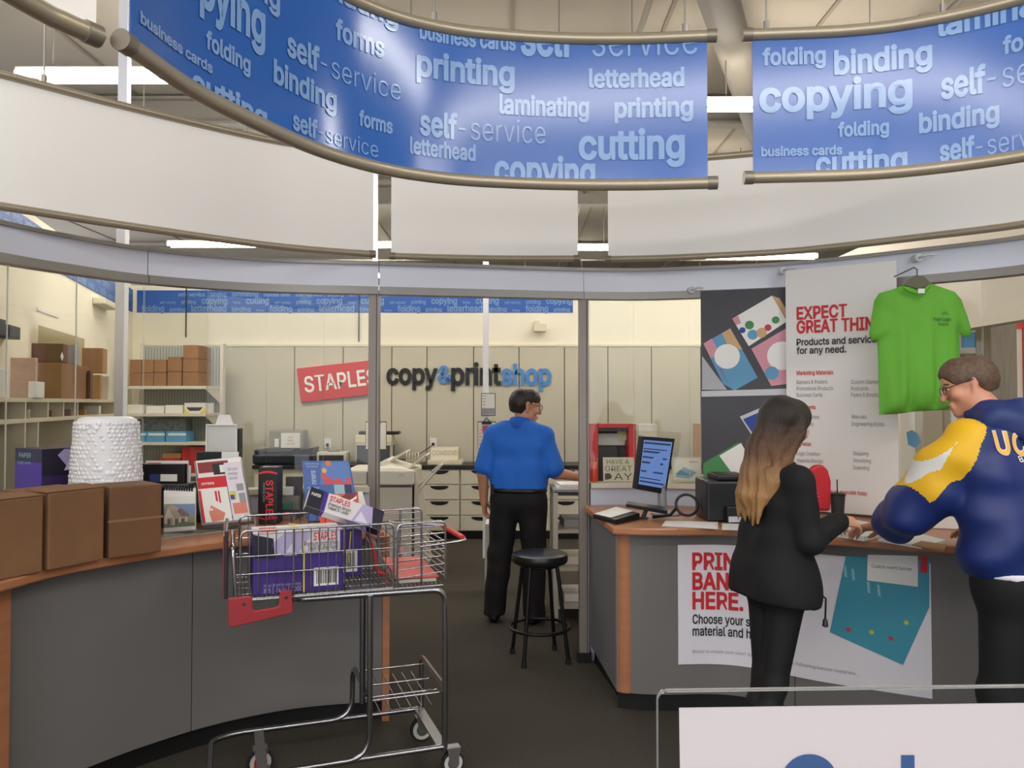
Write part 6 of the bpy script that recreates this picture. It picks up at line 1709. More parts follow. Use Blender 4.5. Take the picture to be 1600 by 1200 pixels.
b.hexa([(U2 + 0.01, 0.04, ZB + 0.025), (U3 - 0.02, 0.04, ZB + 0.02), (U3 - 0.02, 0.4, ZB + 0.04), (U2 + 0.01, 0.4, ZB + 0.04)], [(U2 + 0.01, 0.04, ZB + 0.031), (U3 - 0.02, 0.04, ZB + 0.027), (U3 - 0.02, 0.4, ZB + 0.047), (U2 + 0.01, 0.4, ZB + 0.047)])
tag(C(b, 'seat_flap', mat('coral_red_plastic', (224, 92, 84), 0.4), None, None), 'red seat flap')
b = MB(); b.tube(rr_loop([(U2 - 0.085, 0.26, ZB + 0.19), (U2 - 0.07, 0.22, ZB + 0.17), (U2 - 0.05, 0.19, ZB + 0.03), (U2 - 0.02, 0.16, ZB + 0.02)], 0.03), 0.009, 8)
tag(C(b, 'seat_strap', mat('strap_red', (170, 40, 50), 0.6)), 'dark red safety strap')
# red corner bumper with a notch
b = MB()
prof = [(-0.035, 0.83), (-0.03, 0.835), (0.05, 0.835), (0.055, 0.83), (0.058, 0.785), (0.066, 0.777), (0.15, 0.785), (0.158, 0.793), (0.16, 0.84), (0.165, 0.847), (0.2, 0.847), (0.207, 0.84), (0.212, 0.765), (0.205, 0.755), (-0.02, 0.72), (-0.033, 0.728)]
b.prism([(p[0], p[1]) for p in prof], -0.03, -0.012, 0, lambda p: Vector((p.x, p.z, p.y)))
bm_ = tag(C(b, 'corner_bumper', mat('bumper_red', (158, 46, 54), 0.45), None, 30, 0.006), 'notched red plastic bumper')
b = MB()
for u, z in ((0.025, 0.806), (0.185, 0.82)): b.tube([(u, -0.031, z), (u, -0.026, z)], 0.007, 10)
C(b, 'bolt', DARK, bm_)
# advert frame on the front end
b = MB(); b.box(-0.05, 0.02, ZB + 0.0, -0.036, 0.4, ZB + 0.27); ad = C(b, 'advert_frame', mat('ad_black', (38, 40, 48), 0.35), None, None, 0.004)
b = MB(); b.box(-0.056, 0.03, ZB + 0.01, -0.0505, 0.39, ZB + 0.25); C(b, 'advert_sheet', mat('ad_red', (140, 34, 46), 0.4), ad, None)
# frame tubes
r = 0.0125
def leg_tube(v, ztop, name):
    b = MB(); b.tube(rr_loop([(0.526, v, ztop), (0.526, v, 0.12), (0.36, v, 0.12), (-0.07, v, 0.12)], 0.13, 8), r, 12); return C(b, name, STEEL)
b = MB(); b.tube(rr_loop([(0.526, 0, 0.795), (0.526, 0, 0.12), (0.0, 0, 0.12), (-0.1, 0.05, 0.12), (-0.1, WV - 0.05, 0.12), (0.0, WV, 0.12), (0.52, WV, 0.12), (0.52, WV, 0.37), (0.526, 0.0, 0.37)], 0.1, 8), r, 12); C(b, 'front_frame_tube', STEEL)
b = MB(); b.tube(rr_loop([(0.22, WV * 0.5, 0.795), (0.22, 0.03, 0.795), (0.85, 0.0, 0.795), (0.85, 0.0, 0.1)], 0.06, 8), r * 1.1, 12); C(b, 'rear_frame_tube', STEEL)
b = MB(); b.tube([(0.5, 0.03, 0.8), (0.5, 0.03, 0.34)], r, 12); C(b, 'support_leg', mat('dark_zinc', (110, 110, 116), 0.35, 1.0))
for v in (0.0, WV):
    b = MB(); b.tube([(0.38, v, 0.121), (0.85, v, 0.121)], r * 0.95, 12); C(b, 'base_rail', STEEL)
b = MB(); b.tube(rr_loop([(0.85, WV, 0.1), (0.85, WV, 0.375), (0.85, 0.0, 0.375)], 0.05, 6), r, 12); C(b, 'rear_hoop', STEEL)
b = MB()
for v in (0.03, 0.15, 0.3, 0.42): b.tube([(0.526, v, 0.345 if v in (0.03, 0.42) else 0.315), (0.85, v, 0.345 if v in (0.03, 0.42) else 0.315)], w * 1.6, 6)
for k in range(6):
    u = 0.57 + 0.045 * k; b.tube([(u, 0.01, 0.3), (u, 0.43, 0.31)], w, 6)
C(b, 'lower_tray', CHROME)
def wheel(u, v, rad, name, hubm, bracket, rot=0.0):
    zc = rad
    M_ = Matrix.Translation((u, v, zc)) @ Matrix.Rotation(rot, 4, 'Z') @ Matrix.Rotation(PI / 2, 4, 'X')
    xf = lambda p: M_ @ p
    b = MB(); b.lathe([(rad * 0.8, -0.013), (rad * 0.97, -0.013), (rad, -0.008), (rad, 0.008), (rad * 0.97, 0.013), (rad * 0.8, 0.013)], 28, xf=xf); wh = C(b, 'wheel', mat('tyre_rubber', (34, 34, 36), 0.6))
    b = MB(); b.lathe([(rad * 0.5, -0.0145), (rad * 0.8, -0.0145), (rad * 0.8, 0.0145), (rad * 0.5, 0.0145)], 28, xf=xf); C(b, 'rim', mat('rim_grey', (200, 200, 192), 0.4), wh)
    b = MB(); b.lathe([(0.004, -0.017), (rad * 0.5, -0.016), (rad * 0.5, 0.016), (0.004, 0.017)], 20, xf=xf); C(b, 'hub', hubm, wh)
    b = MB()
    for s_ in (-1, 1):
        o = Matrix.Rotation(rot, 4, 'Z')
        q = [o @ Vector(p) for p in ((-0.03, s_ * 0.022, 0.118 - zc), (0.03, s_ * 0.022, 0.118 - zc), (0.014, s_ * 0.022, -0.012), (-0.014, s_ * 0.022, -0.012))]
        q2 = [p + (o @ Vector((0, s_ * 0.003, 0))) for p in q]
        b.hexa([Vector((u, v, zc)) + p for p in q], [Vector((u, v, zc)) + p for p in q2])
    b.box(u - 0.03, v - 0.026, 0.112, u + 0.03, v + 0.026, 0.118)
    C(b, bracket, mat('galvanised', (150, 150, 150), 0.35, 0.8), wh, None)
HUBG = mat('hub_grey', (120, 122, 124), 0.4, 0.5)
wheel(0.835, WV - 0.08, 0.056, 'wheel', HUBG, 'caster_fork'); wheel(0.885, 0.0, 0.05, 'wheel', HUBG, 'caster_fork')
wheel(0.1, 0.27, 0.056, 'wheel', REDP, 'caster_fork', 0.15); wheel(0.1, 0.06, 0.056, 'wheel', REDP, 'caster_fork', 0.1)
for q in ((0.815, -0.01, 0.118, 0.86, WV, 0.128), (0.08, 0.0, 0.118, 0.12, WV, 0.124)):
    b = MB(); b.box(*q); C(b, 'cross_plate', mat('galvanised', (150, 150, 150), 0.35, 0.8), None, None)

# ---- paper cartons in the basket
cw = lambda p: Matrix.Translation(CO) @ Matrix.Rotation(CA, 4, 'Z') @ Vector(p)
def ream_art(r, L, D, H, seed):
    """pale lid with facets and red capitals, violet lower body, printed on the front and the top"""
    t = MB(); y = -D / 2 - 0.0012
    f = lambda u, v, d=0.0: Vector((-L / 2 + u * L, y - d, v * H))
    def pg(p, mi, d=0.0): t.add([f(q[0], q[1], d) for q in p], [tuple(range(len(p)))], mi)
    pg([(0, 0.66), (0.96, 0.66), (0.96, 1), (0, 1)], 3); pg([(0, 0.62), (0.24, 0.58), (0.22, 0.92), (0, 1)], 0, 0.0003)
    pg([(0.25, 0.68), (0.5, 0.66), (0.62, 0.8), (0.62, 1), (0.34, 1), (0.2, 0.82)], 1, 0.0003); pg([(0.33, 0.62), (0.48, 0.62), (0.42, 0.82)], 2, 0.0006); pg([(0.5, 0.66), (0.62, 0.66), (0.62, 0.9)], 2, 0.0005)
    t.build('print', [NIGHT, LILAC, PALEL, mat('lid_white', (214, 210, 214), 0.5)], r, world=False)
    t = MB()
    put_text(t, 'STAPLES', lambda u, v: f(0.0, 0.85, 0.001) + Vector((0.66 * L + u, 0, v)), 0.27 * L, 0.032 * 1.0, 0.02, 0)
    put_text(t, 'Premium Bright White', lambda u, v: f(0.0, 0.76, 0.001) + Vector((0.56 * L + u, 0, v)), 0.38 * L, 0.018, 0.008, 1)
    put_text(t, 'Inkjet & Laser Paper', lambda u, v: f(0.0, 0.69, 0.001) + Vector((0.6 * L + u, 0, v)), 0.34 * L, 0.018, 0.008, 1)
    put_text(t, 'Home | Bright Superior printing', lambda u, v: f(0.0, 0.13, 0.001) + Vector((0.12 * L + u, 0, v)), 0.4 * L, 0.011, 0.0, 2)
    put_text(t, '8.5 | 24 lb | 2000', lambda u, v: f(0.0, 0.03, 0.001) + Vector((0.12 * L + u, 0, v)), 0.42 * L, 0.018, 0.006, 2)
    t.build('lettering', [REDINK, BLACKINK, LILAC], r, world=False)
def barcode(r, fx, w_, h_):
    t = MB(); t.add([fx(0, 0), fx(w_, 0), fx(w_, h_), fx(0, h_)], [(0, 1, 2, 3)], 0)
    random.seed(11); x = 0.1
    while x < 0.88:
        q = random.choice((0.015, 0.03, 0.045)); t.add([fx(w_ * x, h_ * 0.12, 1), fx(w_ * (x + q), h_ * 0.12, 1), fx(w_ * (x + q), h_ * 0.85, 1), fx(w_ * x, h_ * 0.85, 1)], [(0, 1, 2, 3)], 1); x += q + random.choice((0.02, 0.035))
    t.build('barcode', [WHITEINK, BLACKINK], r, world=False)
L, D, H = 0.36, 0.21, 0.245
r1 = thing('paper_carton', 'violet paper carton with yellow strap standing at the front of the cart basket', 'carton', cw((0.235, 0.125, ZB + 0.006)), CA + 0.02, 'violet paper cartons in the cart')
b = MB(); b.box(-L / 2, -D / 2, 0, L / 2, D / 2, H); b.build('box', VIOLET, r1, bevel=0.003, world=False); ream_art(r1, L, D, H, 0)
barcode(r1, lambda u, v, k=0: Vector((0.06 + u, -D / 2 - 0.0014 - 0.0006 * k, 0.02 + v)), 0.1, 0.075)
b = MB(); b.box(-L / 2 + 0.002, -D / 2 + 0.01, H + 0.0005, L / 2 - 0.002, D / 2 - 0.002, H + 0.0015); b.build('lid_print', mat('lid_white', (214, 210, 214), 0.5), r1, world=False)
b = MB(); b.box(-L / 2 + 0.03, -D / 2 + 0.03, H + 0.002, -L / 2 + 0.1, D / 2 - 0.05, H + 0.0026); b.build('lid_word', REDINK, r1, world=False)
b = MB(); b.tube([(0.02, -D / 2 - 0.004, 0), (0.02, -D / 2 - 0.004, H * 0.6), (0.012, -D / 2 - 0.006, H + 0.004), (-0.01, -D / 2 + 0.08, H + 0.02), (-0.02, D / 2, H + 0.005)], 0.0035, 6); b.build('strap', mat('yellow_strap', (226, 206, 90), 0.5), r1, world=False)
r2 = thing('paper_carton', 'violet paper carton with a barcode behind the strapped one in the cart', 'carton', cw((0.36, 0.345, ZB + 0.006)), CA, 'violet paper cartons in the cart')
b = MB(); b.box(-0.17, -0.09, 0, 0.17, 0.09, 0.21); b.build('box', VIOLET, r2, bevel=0.003, world=False)
barcode(r2, lambda u, v, k=0: Vector((0.05 + u, -0.09 - 0.0014 - 0.0006 * k, 0.02 + v)), 0.1, 0.1)
b = MB(); b.tube([(0.11, -0.094, 0.06), (0.12, -0.094, 0.2)], 0.003, 6); b.build('strap', mat('yellow_strap', (226, 206, 90), 0.5), r2, world=False)
# the tilted one lying across the two
r3 = thing('paper_carton', 'tilted white and lilac paper carton lying across the violet ones in the cart', 'carton', cw((0.445, 0.21, ZB + 0.303)), CA, 'violet paper cartons in the cart')
M3 = Matrix.Rotation(R(21), 4, 'Y') @ Matrix.Rotation(R(52), 4, 'X')
x3 = lambda p: M3 @ p
Lb, Db, Hb = 0.345, 0.1, 0.045
b = MB(); b.box(-Lb / 2, -Db / 2, -Hb / 2, Lb / 2, Db / 2, Hb / 2, 0, x3); b.build('box', mat('lid_white', (214, 210, 214), 0.5), r3, bevel=0.003, world=False)
t = MB()
for yy, top in ((-Db / 2 - 0.0012, False),):
    f = lambda u, v, d=0.0: x3(Vector((-Lb / 2 + u * Lb, yy - d, -Hb / 2 + v * Hb)))
    def pg(p, mi, d=0.0): t.add([f(q[0], q[1], d) for q in p], [tuple(range(len(p)))], mi)
    pg([(0, 0), (0.2, 0), (0.2, 1), (0, 1)], 0); pg([(0.2, 0), (0.24, 0), (0.24, 1), (0.2, 1)], 4); pg([(0.6, 0), (0.86, 0), (0.86, 1), (0.52, 1)], 1); pg([(0.86, 0), (1, 0), (1, 1), (0.8, 1)], 0, 0.0003); pg([(0.66, 0.1), (0.8, 0.05), (0.72, 0.9)], 2, 0.0004)
f2 = lambda u, v, d=0.0: x3(Vector((-Lb / 2 + u * Lb, -Db / 2 + v * Db, Hb / 2 + 0.0012 + d)))
def pg2(p, mi, d=0.0): t.add([f2(q[0], q[1], d) for q in p], [tuple(range(len(p)))], mi)
pg2([(0, 0), (0.18, 0), (0.18, 1), (0, 1)], 0); pg2([(0.18, 0), (0.24, 0), (0.24, 1), (0.18, 1)], 4); pg2([(0.6, 0), (0.9, 0), (0.86, 1), (0.7, 1)], 1); pg2([(0.88, 0), (1, 0), (1, 1), (0.84, 1)], 0, 0.0003); pg2([(0.64, 0.05), (0.82, 0.1), (0.7, 0.6)], 2, 0.0005)
t.build('print', [NIGHT, LILAC, PALEL, WHITEINK, VIOLET], r3, world=False)
t = MB()
put_text(t, 'STAPLES', lambda u, v: f2(0.27, 0.62, 0.001) + (f2(1, 0) - f2(0, 0)).normalized() * u + (f2(0, 1) - f2(0, 0)).normalized() * v, 0.27 * Lb, 0.026, 0.02, 0)
put_text(t, 'Premium Bright', lambda u, v: f2(0.27, 0.38, 0.001) + (f2(1, 0) - f2(0, 0)).normalized() * u + (f2(0, 1) - f2(0, 0)).normalized() * v, 0.3 * Lb, 0.016, 0.008, 1)
put_text(t, 'Inkjet & Laser', lambda u, v: f2(0.27, 0.2, 0.001) + (f2(1, 0) - f2(0, 0)).normalized() * u + (f2(0, 1) - f2(0, 0)).normalized() * v, 0.28 * Lb, 0.016, 0.008, 1)
put_text(t, 'PAPER', lambda u, v: f2(0.03, 0.6, 0.001) + (f2(1, 0) - f2(0, 0)).normalized() * u + (f2(0, 1) - f2(0, 0)).normalized() * v, 0.12 * Lb, 0.015, 0.02, 2)
t.build('lettering', [REDINK, BLACKINK, WHITEINK], r3, world=False)
b = MB(); p0 = cw((U2 + 0.03, 0.1, ZB + 0.006))
pp = [cw((U2 + 0.02, 0.05, ZB + 0.004)), cw((U3 - 0.03, 0.04, ZB + 0.004)), cw((U3 - 0.03, 0.36, ZB + 0.004)), cw((U2 + 0.02, 0.38, ZB + 0.004))]
b.hexa(pp, [v + Vector((0, 0, 0.014)) for v in pp]); tag(b.build('newspaper_pile', mat('newsprint', (190, 184, 172), 0.8)), 'thin pile of newsprint flyers under the red flap in the cart', 'paper')

# ================================================================ bar stool in the doorway
sx, sy = on(843, 1025, 0).x + 0.0, 4.98
st = thing('bar_stool', 'black round bar stool with foot ring in front of the person in blue', 'stool', (sx, sy, 0), 0.25)
BLK = mat('stool_black_metal', (24, 24, 26), 0.35, 0.4)
b = MB(); b.lathe([(0.01, 0.60), (0.165, 0.6), (0.175, 0.61), (0.178, 0.635), (0.172, 0.655), (0.15, 0.664), (0.01, 0.666)], 36); b.build('seat', mat('stool_vinyl', (24, 24, 25), 0.32, noise=0.3, nscale=30), st, smooth=50, world=False)
for k in range(4):
    a = PI / 4 + k * PI / 2
    b = MB(); b.tube([(0.12 * math.cos(a), 0.12 * math.sin(a), 0.6), (0.135 * math.cos(a), 0.135 * math.sin(a), 0.5), (0.2 * math.cos(a), 0.2 * math.sin(a), 0.02)], 0.0125, 12); l = b.build('leg', BLK, st, smooth=60, world=False)
    b = MB(); b.tube([(0.2 * math.cos(a), 0.2 * math.sin(a), 0.0), (0.199 * math.cos(a), 0.199 * math.sin(a), 0.035)], 0.017, 12); b.build('rubber_foot', mat('rubber_black', (18, 18, 18), 0.7), l, smooth=60, world=False)
b = MB(); b.tube([(0.185 * math.cos(2 * PI * k / 40), 0.185 * math.sin(2 * PI * k / 40), 0.2) for k in range(40)], 0.011, 10, True); b.build('foot_ring', BLK, st, smooth=60, world=False)
b = MB(); b.tube([(0.11 * math.cos(2 * PI * k / 40), 0.11 * math.sin(2 * PI * k / 40), 0.585) for k in range(40)], 0.01, 8, True); b.build('seat_ring', BLK, st, smooth=60, world=False)
# ================================================================ people: smooth bodies grown from blended tapered limbs
V = lambda *a: np.array(a, float)
class Blob:
    def __init__(s): s.p = []; s.cuts = []; s.subs = []
    def cap(s, a, b, ra, rb=None, k=0.03, flat=None):
        s.p.append((V(*a), V(*b), ra, ra if rb is None else rb, k, flat)); return s
    def sph(s, c, r, k=0.03, flat=None): return s.cap(c, c, r, r, k, flat)
    def chain(s, pts, rs, k=0.02, flat=None):
        for i in range(len(pts) - 1): s.cap(pts[i], pts[i + 1], rs[i], rs[i + 1], k, flat)
        return s
    def cut(s, p, n, k=0.004): s.cuts.append((V(*p), V(*n) / np.linalg.norm(n), k)); return s      # removes what lies along n
    def sub(s, a, b, ra, rb, k=0.01): s.subs.append((V(*a), V(*b), ra, rb, k)); return s
    @staticmethod
    def dist(P, a, b, ra, rb, flat):
        if flat is not None:                # squash along a direction
            d, f = V(*flat[0]) / np.linalg.norm(flat[0]), flat[1]
            m = (a + b) / 2
            q = ((P - m) @ d)[..., None]
            P = P + d * q * (1 / f - 1)
        ab = b - a; L = ab @ ab
        t = np.clip(((P - a) @ ab) / L, 0, 1) if L > 1e-12 else np.zeros(P.shape[:-1])
        D = P - a - t[..., None] * ab
        return np.sqrt((D * D).sum(-1)) - (ra + (rb - ra) * t)
    def mesh(s, h=0.008, noise=None, smooth=1):
        lo = np.min([np.minimum(p[0], p[1]) - max(p[2], p[3]) for p in s.p], 0) - 0.03
        hi = np.max([np.maximum(p[0], p[1]) + max(p[2], p[3]) for p in s.p], 0) + 0.03
        n = np.ceil((hi - lo) / h).astype(int) + 1
        f = np.full(n, 0.5)
        ax = [lo[i] + h * np.arange(n[i]) for i in range(3)]
        for a, b, ra, rb, k, flat in s.p:
            pad = max(ra, rb) + k + 2 * h + 0.012
            i0 = np.maximum(((np.minimum(a, b) - pad - lo) / h).astype(int), 0)
            i1 = np.minimum(((np.maximum(a, b) + pad - lo) / h).astype(int) + 2, n)
            sl = tuple(slice(i0[i], i1[i]) for i in range(3))
            G = np.stack(np.meshgrid(*[ax[i][sl[i]] for i in range(3)], indexing='ij'), -1)
            d = s.dist(G, a, b, ra, rb, flat)
            g = f[sl]
            w = np.clip(0.5 + 0.5 * (g - d) / k, 0, 1)
            f[sl] = g * (1 - w) + d * w - k * w * (1 - w)
        if s.cuts or s.subs or noise:
            G = np.stack(np.meshgrid(*ax, indexing='ij'), -1)
            if noise: f = f + noise(G)
            for p, nn, k in s.cuts:
                f = np.maximum(f, (G - p) @ nn)
            for a, b, ra, rb, k in s.subs:
                d = -s.dist(G, a, b, ra, rb, None)
                w = np.clip(0.5 - 0.5 * (d - f) / k * -1, 0, 1)
                f = f * (1 - w) + d * w + k * w * (1 - w)
        return nets(f, lo, h, smooth)

def nets(f, lo, h, smooth):
    """surface of f = 0 as quads"""
    n = f.shape
    s = f < 0
    c = np.zeros(tuple(i - 1 for i in n), int)
    for dx in (0, 1):
        for dy in (0, 1):
            for dz in (0, 1): c += s[dx:n[0] - 1 + dx, dy:n[1] - 1 + dy, dz:n[2] - 1 + dz]
    act = (c > 0) & (c < 8)
    idx = np.full(act.shape, -1); cells = np.argwhere(act); idx[act] = np.arange(len(cells))
    acc = np.zeros((len(cells), 3)); cnt = np.zeros(len(cells))
    corners = [(x, y, z) for x in (0, 1) for y in (0, 1) for z in (0, 1)]
    for a in corners:
        for d in range(3):
            if a[d]: continue
            b = list(a); b[d] = 1
            fa = f[cells[:, 0] + a[0], cells[:, 1] + a[1], cells[:, 2] + a[2]]; fb = f[cells[:, 0] + b[0], cells[:, 1] + b[1], cells[:, 2] + b[2]]
            m = (fa < 0) != (fb < 0)
            t = np.where(m, fa / np.where(m, fa - fb, 1), 0)
            pt = np.array(a, float)[None] + t[:, None] * (np.array(b) - np.array(a))
            acc += np.where(m[:, None], pt, 0); cnt += m
    verts = lo + h * (cells + acc / cnt[:, None])
    faces = []
    for d in range(3):
        e1, e2 = [(1, 2), (2, 0), (0, 1)][d]
        A = np.moveaxis(s, d, 0)
        sa = s.take(range(0, n[d] - 1), d); sb = s.take(range(1, n[d]), d)
        E = np.argwhere(sa != sb)
        ok = (E[:, e1] > 0) & (E[:, e2] > 0) & (E[:, e1] < n[e1] - 1) & (E[:, e2] < n[e2] - 1)
        E = E[ok]
        ins = sa[E[:, 0], E[:, 1], E[:, 2]]
        q = []
        for o1, o2 in ((-1, -1), (0, -1), (0, 0), (-1, 0)):
            C = E.copy(); C[:, e1] += o1; C[:, e2] += o2; q.append(idx[C[:, 0], C[:, 1], C[:, 2]])
        Q = np.stack(q, 1)
        Q[~ins] = Q[~ins][:, ::-1]
        faces.append(Q)
    faces = np.concatenate(faces)
    for _ in range(smooth):
        acc = np.zeros_like(verts); cnt = np.zeros(len(verts))
        for i in range(4):
            a, b = faces[:, i], faces[:, (i + 1) % 4]
            np.add.at(acc, a, verts[b]); np.add.at(cnt, a, 1); np.add.at(acc, b, verts[a]); np.add.at(cnt, b, 1)
        verts = verts * 0.5 + 0.5 * acc / cnt[:, None]
    return verts, faces

def link_blob(name, vf, mats, parent, face_mat=None):
    v, f = vf
    me = bpy.data.meshes.new(name)
    me.from_pydata(v.tolist(), [], f.tolist())
    for m in (mats if isinstance(mats, list) else [mats]): me.materials.append(m)
    me.polygons.foreach_set('use_smooth', [True] * len(me.polygons))
    if face_mat is not None: me.polygons.foreach_set('material_index', face_mat(v[f].mean(1)).astype(np.int32))
    o = bpy.data.objects.new(name, me); COL.objects.link(o); o.parent = parent
    return o

def unit(a): a = V(*a); return a / np.linalg.norm(a)
def head(b, c, fwd, up, S=1.0):
    """skull, face, nose, jaw, ears round the centre c"""
    f, u = unit(fwd), unit(up); r = np.cross(f, u); c = V(*c)
    q = lambda x, y, z: c + S * (r * x + f * y + u * z)
    b.cap(q(0, -0.028, 0.035), q(0, 0.022, 0.04), 0.079 * S, 0.074 * S, 0.03, (r, 0.94))
    b.cap(q(0, 0.022, 0.01), q(0, 0.036, -0.075), 0.062 * S, 0.04 * S, 0.035, (r, 0.95))
    b.cap(q(-0.03, 0.01, -0.06), q(0.03, 0.01, -0.06), 0.035 * S, None, 0.03)
    b.sph(q(0, 0.062, -0.1), 0.02 * S, 0.025)
    b.cap(q(0, 0.09, 0.012), q(0, 0.106, -0.028), 0.009 * S, 0.0145 * S, 0.012)
    b.cap(q(-0.03, 0.079, 0.027), q(0.03, 0.079, 0.027), 0.012 * S, None, 0.012)
    b.cap(q(-0.016, 0.084, -0.058), q(0.016, 0.084, -0.058), 0.009 * S, None, 0.008)
    b.cap(q(-0.014, 0.082, -0.07), q(0.014, 0.082, -0.07), 0.009 * S, None, 0.008)
    for s_ in (-1, 1):
        b.cap(q(s_ * 0.076, -0.014, 0.02), q(s_ * 0.072, -0.006, -0.03), 0.017 * S, 0.011 * S, 0.006, (r, 0.5))
        b.sph(q(s_ * 0.045, 0.062, -0.022), 0.024 * S, 0.02)
    return q
def face_parts(root, q, S, skin_dark, glasses=None, lens=None):
    b = MB()
    for s_ in (-1, 1): b.sphere(q(s_ * 0.031, 0.078, 0.008), 0.0115 * S, 10)
    e = b.build('eye', mat('eye_white', (226, 222, 216), 0.2), root, smooth=60, world=False)
    b = MB()
    for s_ in (-1, 1): b.sphere(q(s_ * 0.031, 0.0865, 0.008), 0.0052 * S, 8)
    b.build('iris', mat('iris_brown', (50, 34, 26), 0.2), e, smooth=60, world=False)
    b = MB()
    for s_ in (-1, 1): b.tube([q(s_ * 0.014, 0.092, 0.027), q(s_ * 0.032, 0.093, 0.033), q(s_ * 0.05, 0.082, 0.027)], 0.0042 * S, 6)
    b.build('eyebrow', skin_dark, root, smooth=60, world=False)
    b = MB(); b.tube([q(-0.022, 0.084, -0.065), q(-0.008, 0.0945, -0.063), q(0, 0.0955, -0.064), q(0.008, 0.0945, -0.063), q(0.022, 0.084, -0.065)], 0.003 * S, 6)
    b.build('mouth', mat('lip_line', (150, 84, 76), 0.5), root, smooth=60, world=False)
    if glasses:
        b = MB()
        for s_ in (-1, 1):
            b.tube([q(s_ * (0.034 + 0.026 * math.cos(2 * PI * k / 16)), 0.1, 0.006 + 0.019 * math.sin(2 * PI * k / 16)) for k in range(16)], 0.0018 * S, 6, True)
            b.tube([q(s_ * 0.06, 0.098, 0.012), q(s_ * 0.08, 0.08, 0.014), q(s_ * 0.084, -0.01, 0.02)], 0.0018 * S, 6)
        b.tube([q(-0.01, 0.102, 0.01), q(0.01, 0.102, 0.01)], 0.0018 * S, 6)
        g = b.build('glasses', glasses, root, smooth=60, world=False)
        b = MB()
        for s_ in (-1, 1): b.add([q(s_ * (0.034 + 0.025 * math.cos(2 * PI * k / 16)), 0.1, 0.006 + 0.018 * math.sin(2 * PI * k / 16)) for k in range(16)], [tuple(range(16))])
        b.build('lens', clear_mat('spectacle_lens', (250, 250, 250), 0.1), g, world=False)
def hand(b, w, d, pn, thumb, S=1.0, curl=0.5, spread=0.12):
    """palm at the wrist w pointing along d, palm normal pn (the way the fingers curl), thumb side along thumb"""
    d, pn = unit(d), unit(pn); t = unit(thumb); t = unit(t - d * (t @ d)); w = V(*w)
    P = lambda x, y, z: w + S * (d * x + t * y + pn * z)
    b.cap(w, P(0.03, 0, 0), 0.024 * S, 0.027 * S, 0.015, (pn, 0.72))
    for y in (-0.024, -0.008, 0.008, 0.024): b.cap(P(0.025, y * 0.7, 0), P(0.088, y, 0), 0.017 * S, 0.0125 * S, 0.012, (pn, 0.85))
    for i, y in enumerate((-0.0275, -0.0095, 0.009, 0.0275)):
        L = (0.06, 0.076, 0.083, 0.074)[i]; c = curl * (1.15, 1.05, 0.95, 0.85)[i]
        p = P(0.09, y, 0.0); ang = 0.12 + c * 0.6; pts = [p]; sp = spread * (y / 0.0275)
        for j, fr in enumerate((0.45, 0.32, 0.25)):
            dr = unit(d * math.cos(ang) + pn * math.sin(ang) + t * sp * math.cos(ang)); p = p + dr * L * fr * S; pts.append(p); ang += c * 0.75
        b.chain(pts, [0.0092 * S, 0.0086 * S, 0.0078 * S, 0.0066 * S], 0.0045)
    b.chain([P(0.02, 0.02, 0.004), P(0.052, 0.046, 0.014), P(0.08, 0.052, 0.024), P(0.1, 0.05, 0.032)], [0.015 * S, 0.0115 * S, 0.0095 * S, 0.0075 * S], 0.008)
def fold_noise(amp, fx, fz, seed):
    return lambda G: amp * (np.sin(G[..., 0] * fx + 3 * np.sin(G[..., 2] * fz * 0.5 + seed)) * 0.5 + 0.5 * np.sin(G[..., 2] * fz + 2.2 * np.sin(G[..., 0] * fx * 0.6 + G[..., 1] * 9 + seed)))

def legs(b, J, g=0.0, thick=1.0):
    for s_ in ('L', 'R'):
        h, k, a = J['hip' + s_], J['knee' + s_], J['ankle' + s_]
        b.cap(h, k, 0.088 * thick + g, 0.056 * thick + g, 0.04)
        m = V(*k) * 0.68 + V(*a) * 0.32 + V(0, -0.012, 0)
        b.chain([k, m, a], [0.055 * thick + g, 0.054 * thick + g, 0.037 * thick + g], 0.03)
def foot(b, a, toe, g=0.0):
    a, toe = V(*a), V(*toe); d = toe - a; d[2] = 0; d = unit(d)
    b.cap(a + V(0, 0, -0.01), a - d * 0.035 + V(0, 0, -0.05), 0.036 + g, 0.03 + g, 0.02)
    b.cap(a - d * 0.03 + V(0, 0, -0.05), toe, 0.034 + g, 0.03 + g, 0.03)
def shoe(a, toe):
    b = Blob(); a, toe = V(*a), V(*toe); d = toe - a; d[2] = 0; d = unit(d)
    b.cap(a - d * 0.035 + V(0, 0, -0.045), toe + d * 0.01 + V(0, 0, 0.0), 0.042, 0.036, 0.02); b.cap(a + V(0, 0, 0.01), a - d * 0.03 + V(0, 0, -0.04), 0.043, 0.04, 0.03)
    b.cap(a - d * 0.05 + V(0, 0, -0.07), toe + d * 0.012 + V(0, 0, -0.01), 0.034, 0.034, 0.01)
    b.cut((0, 0, 0.004), (0, 0, -1)); return b

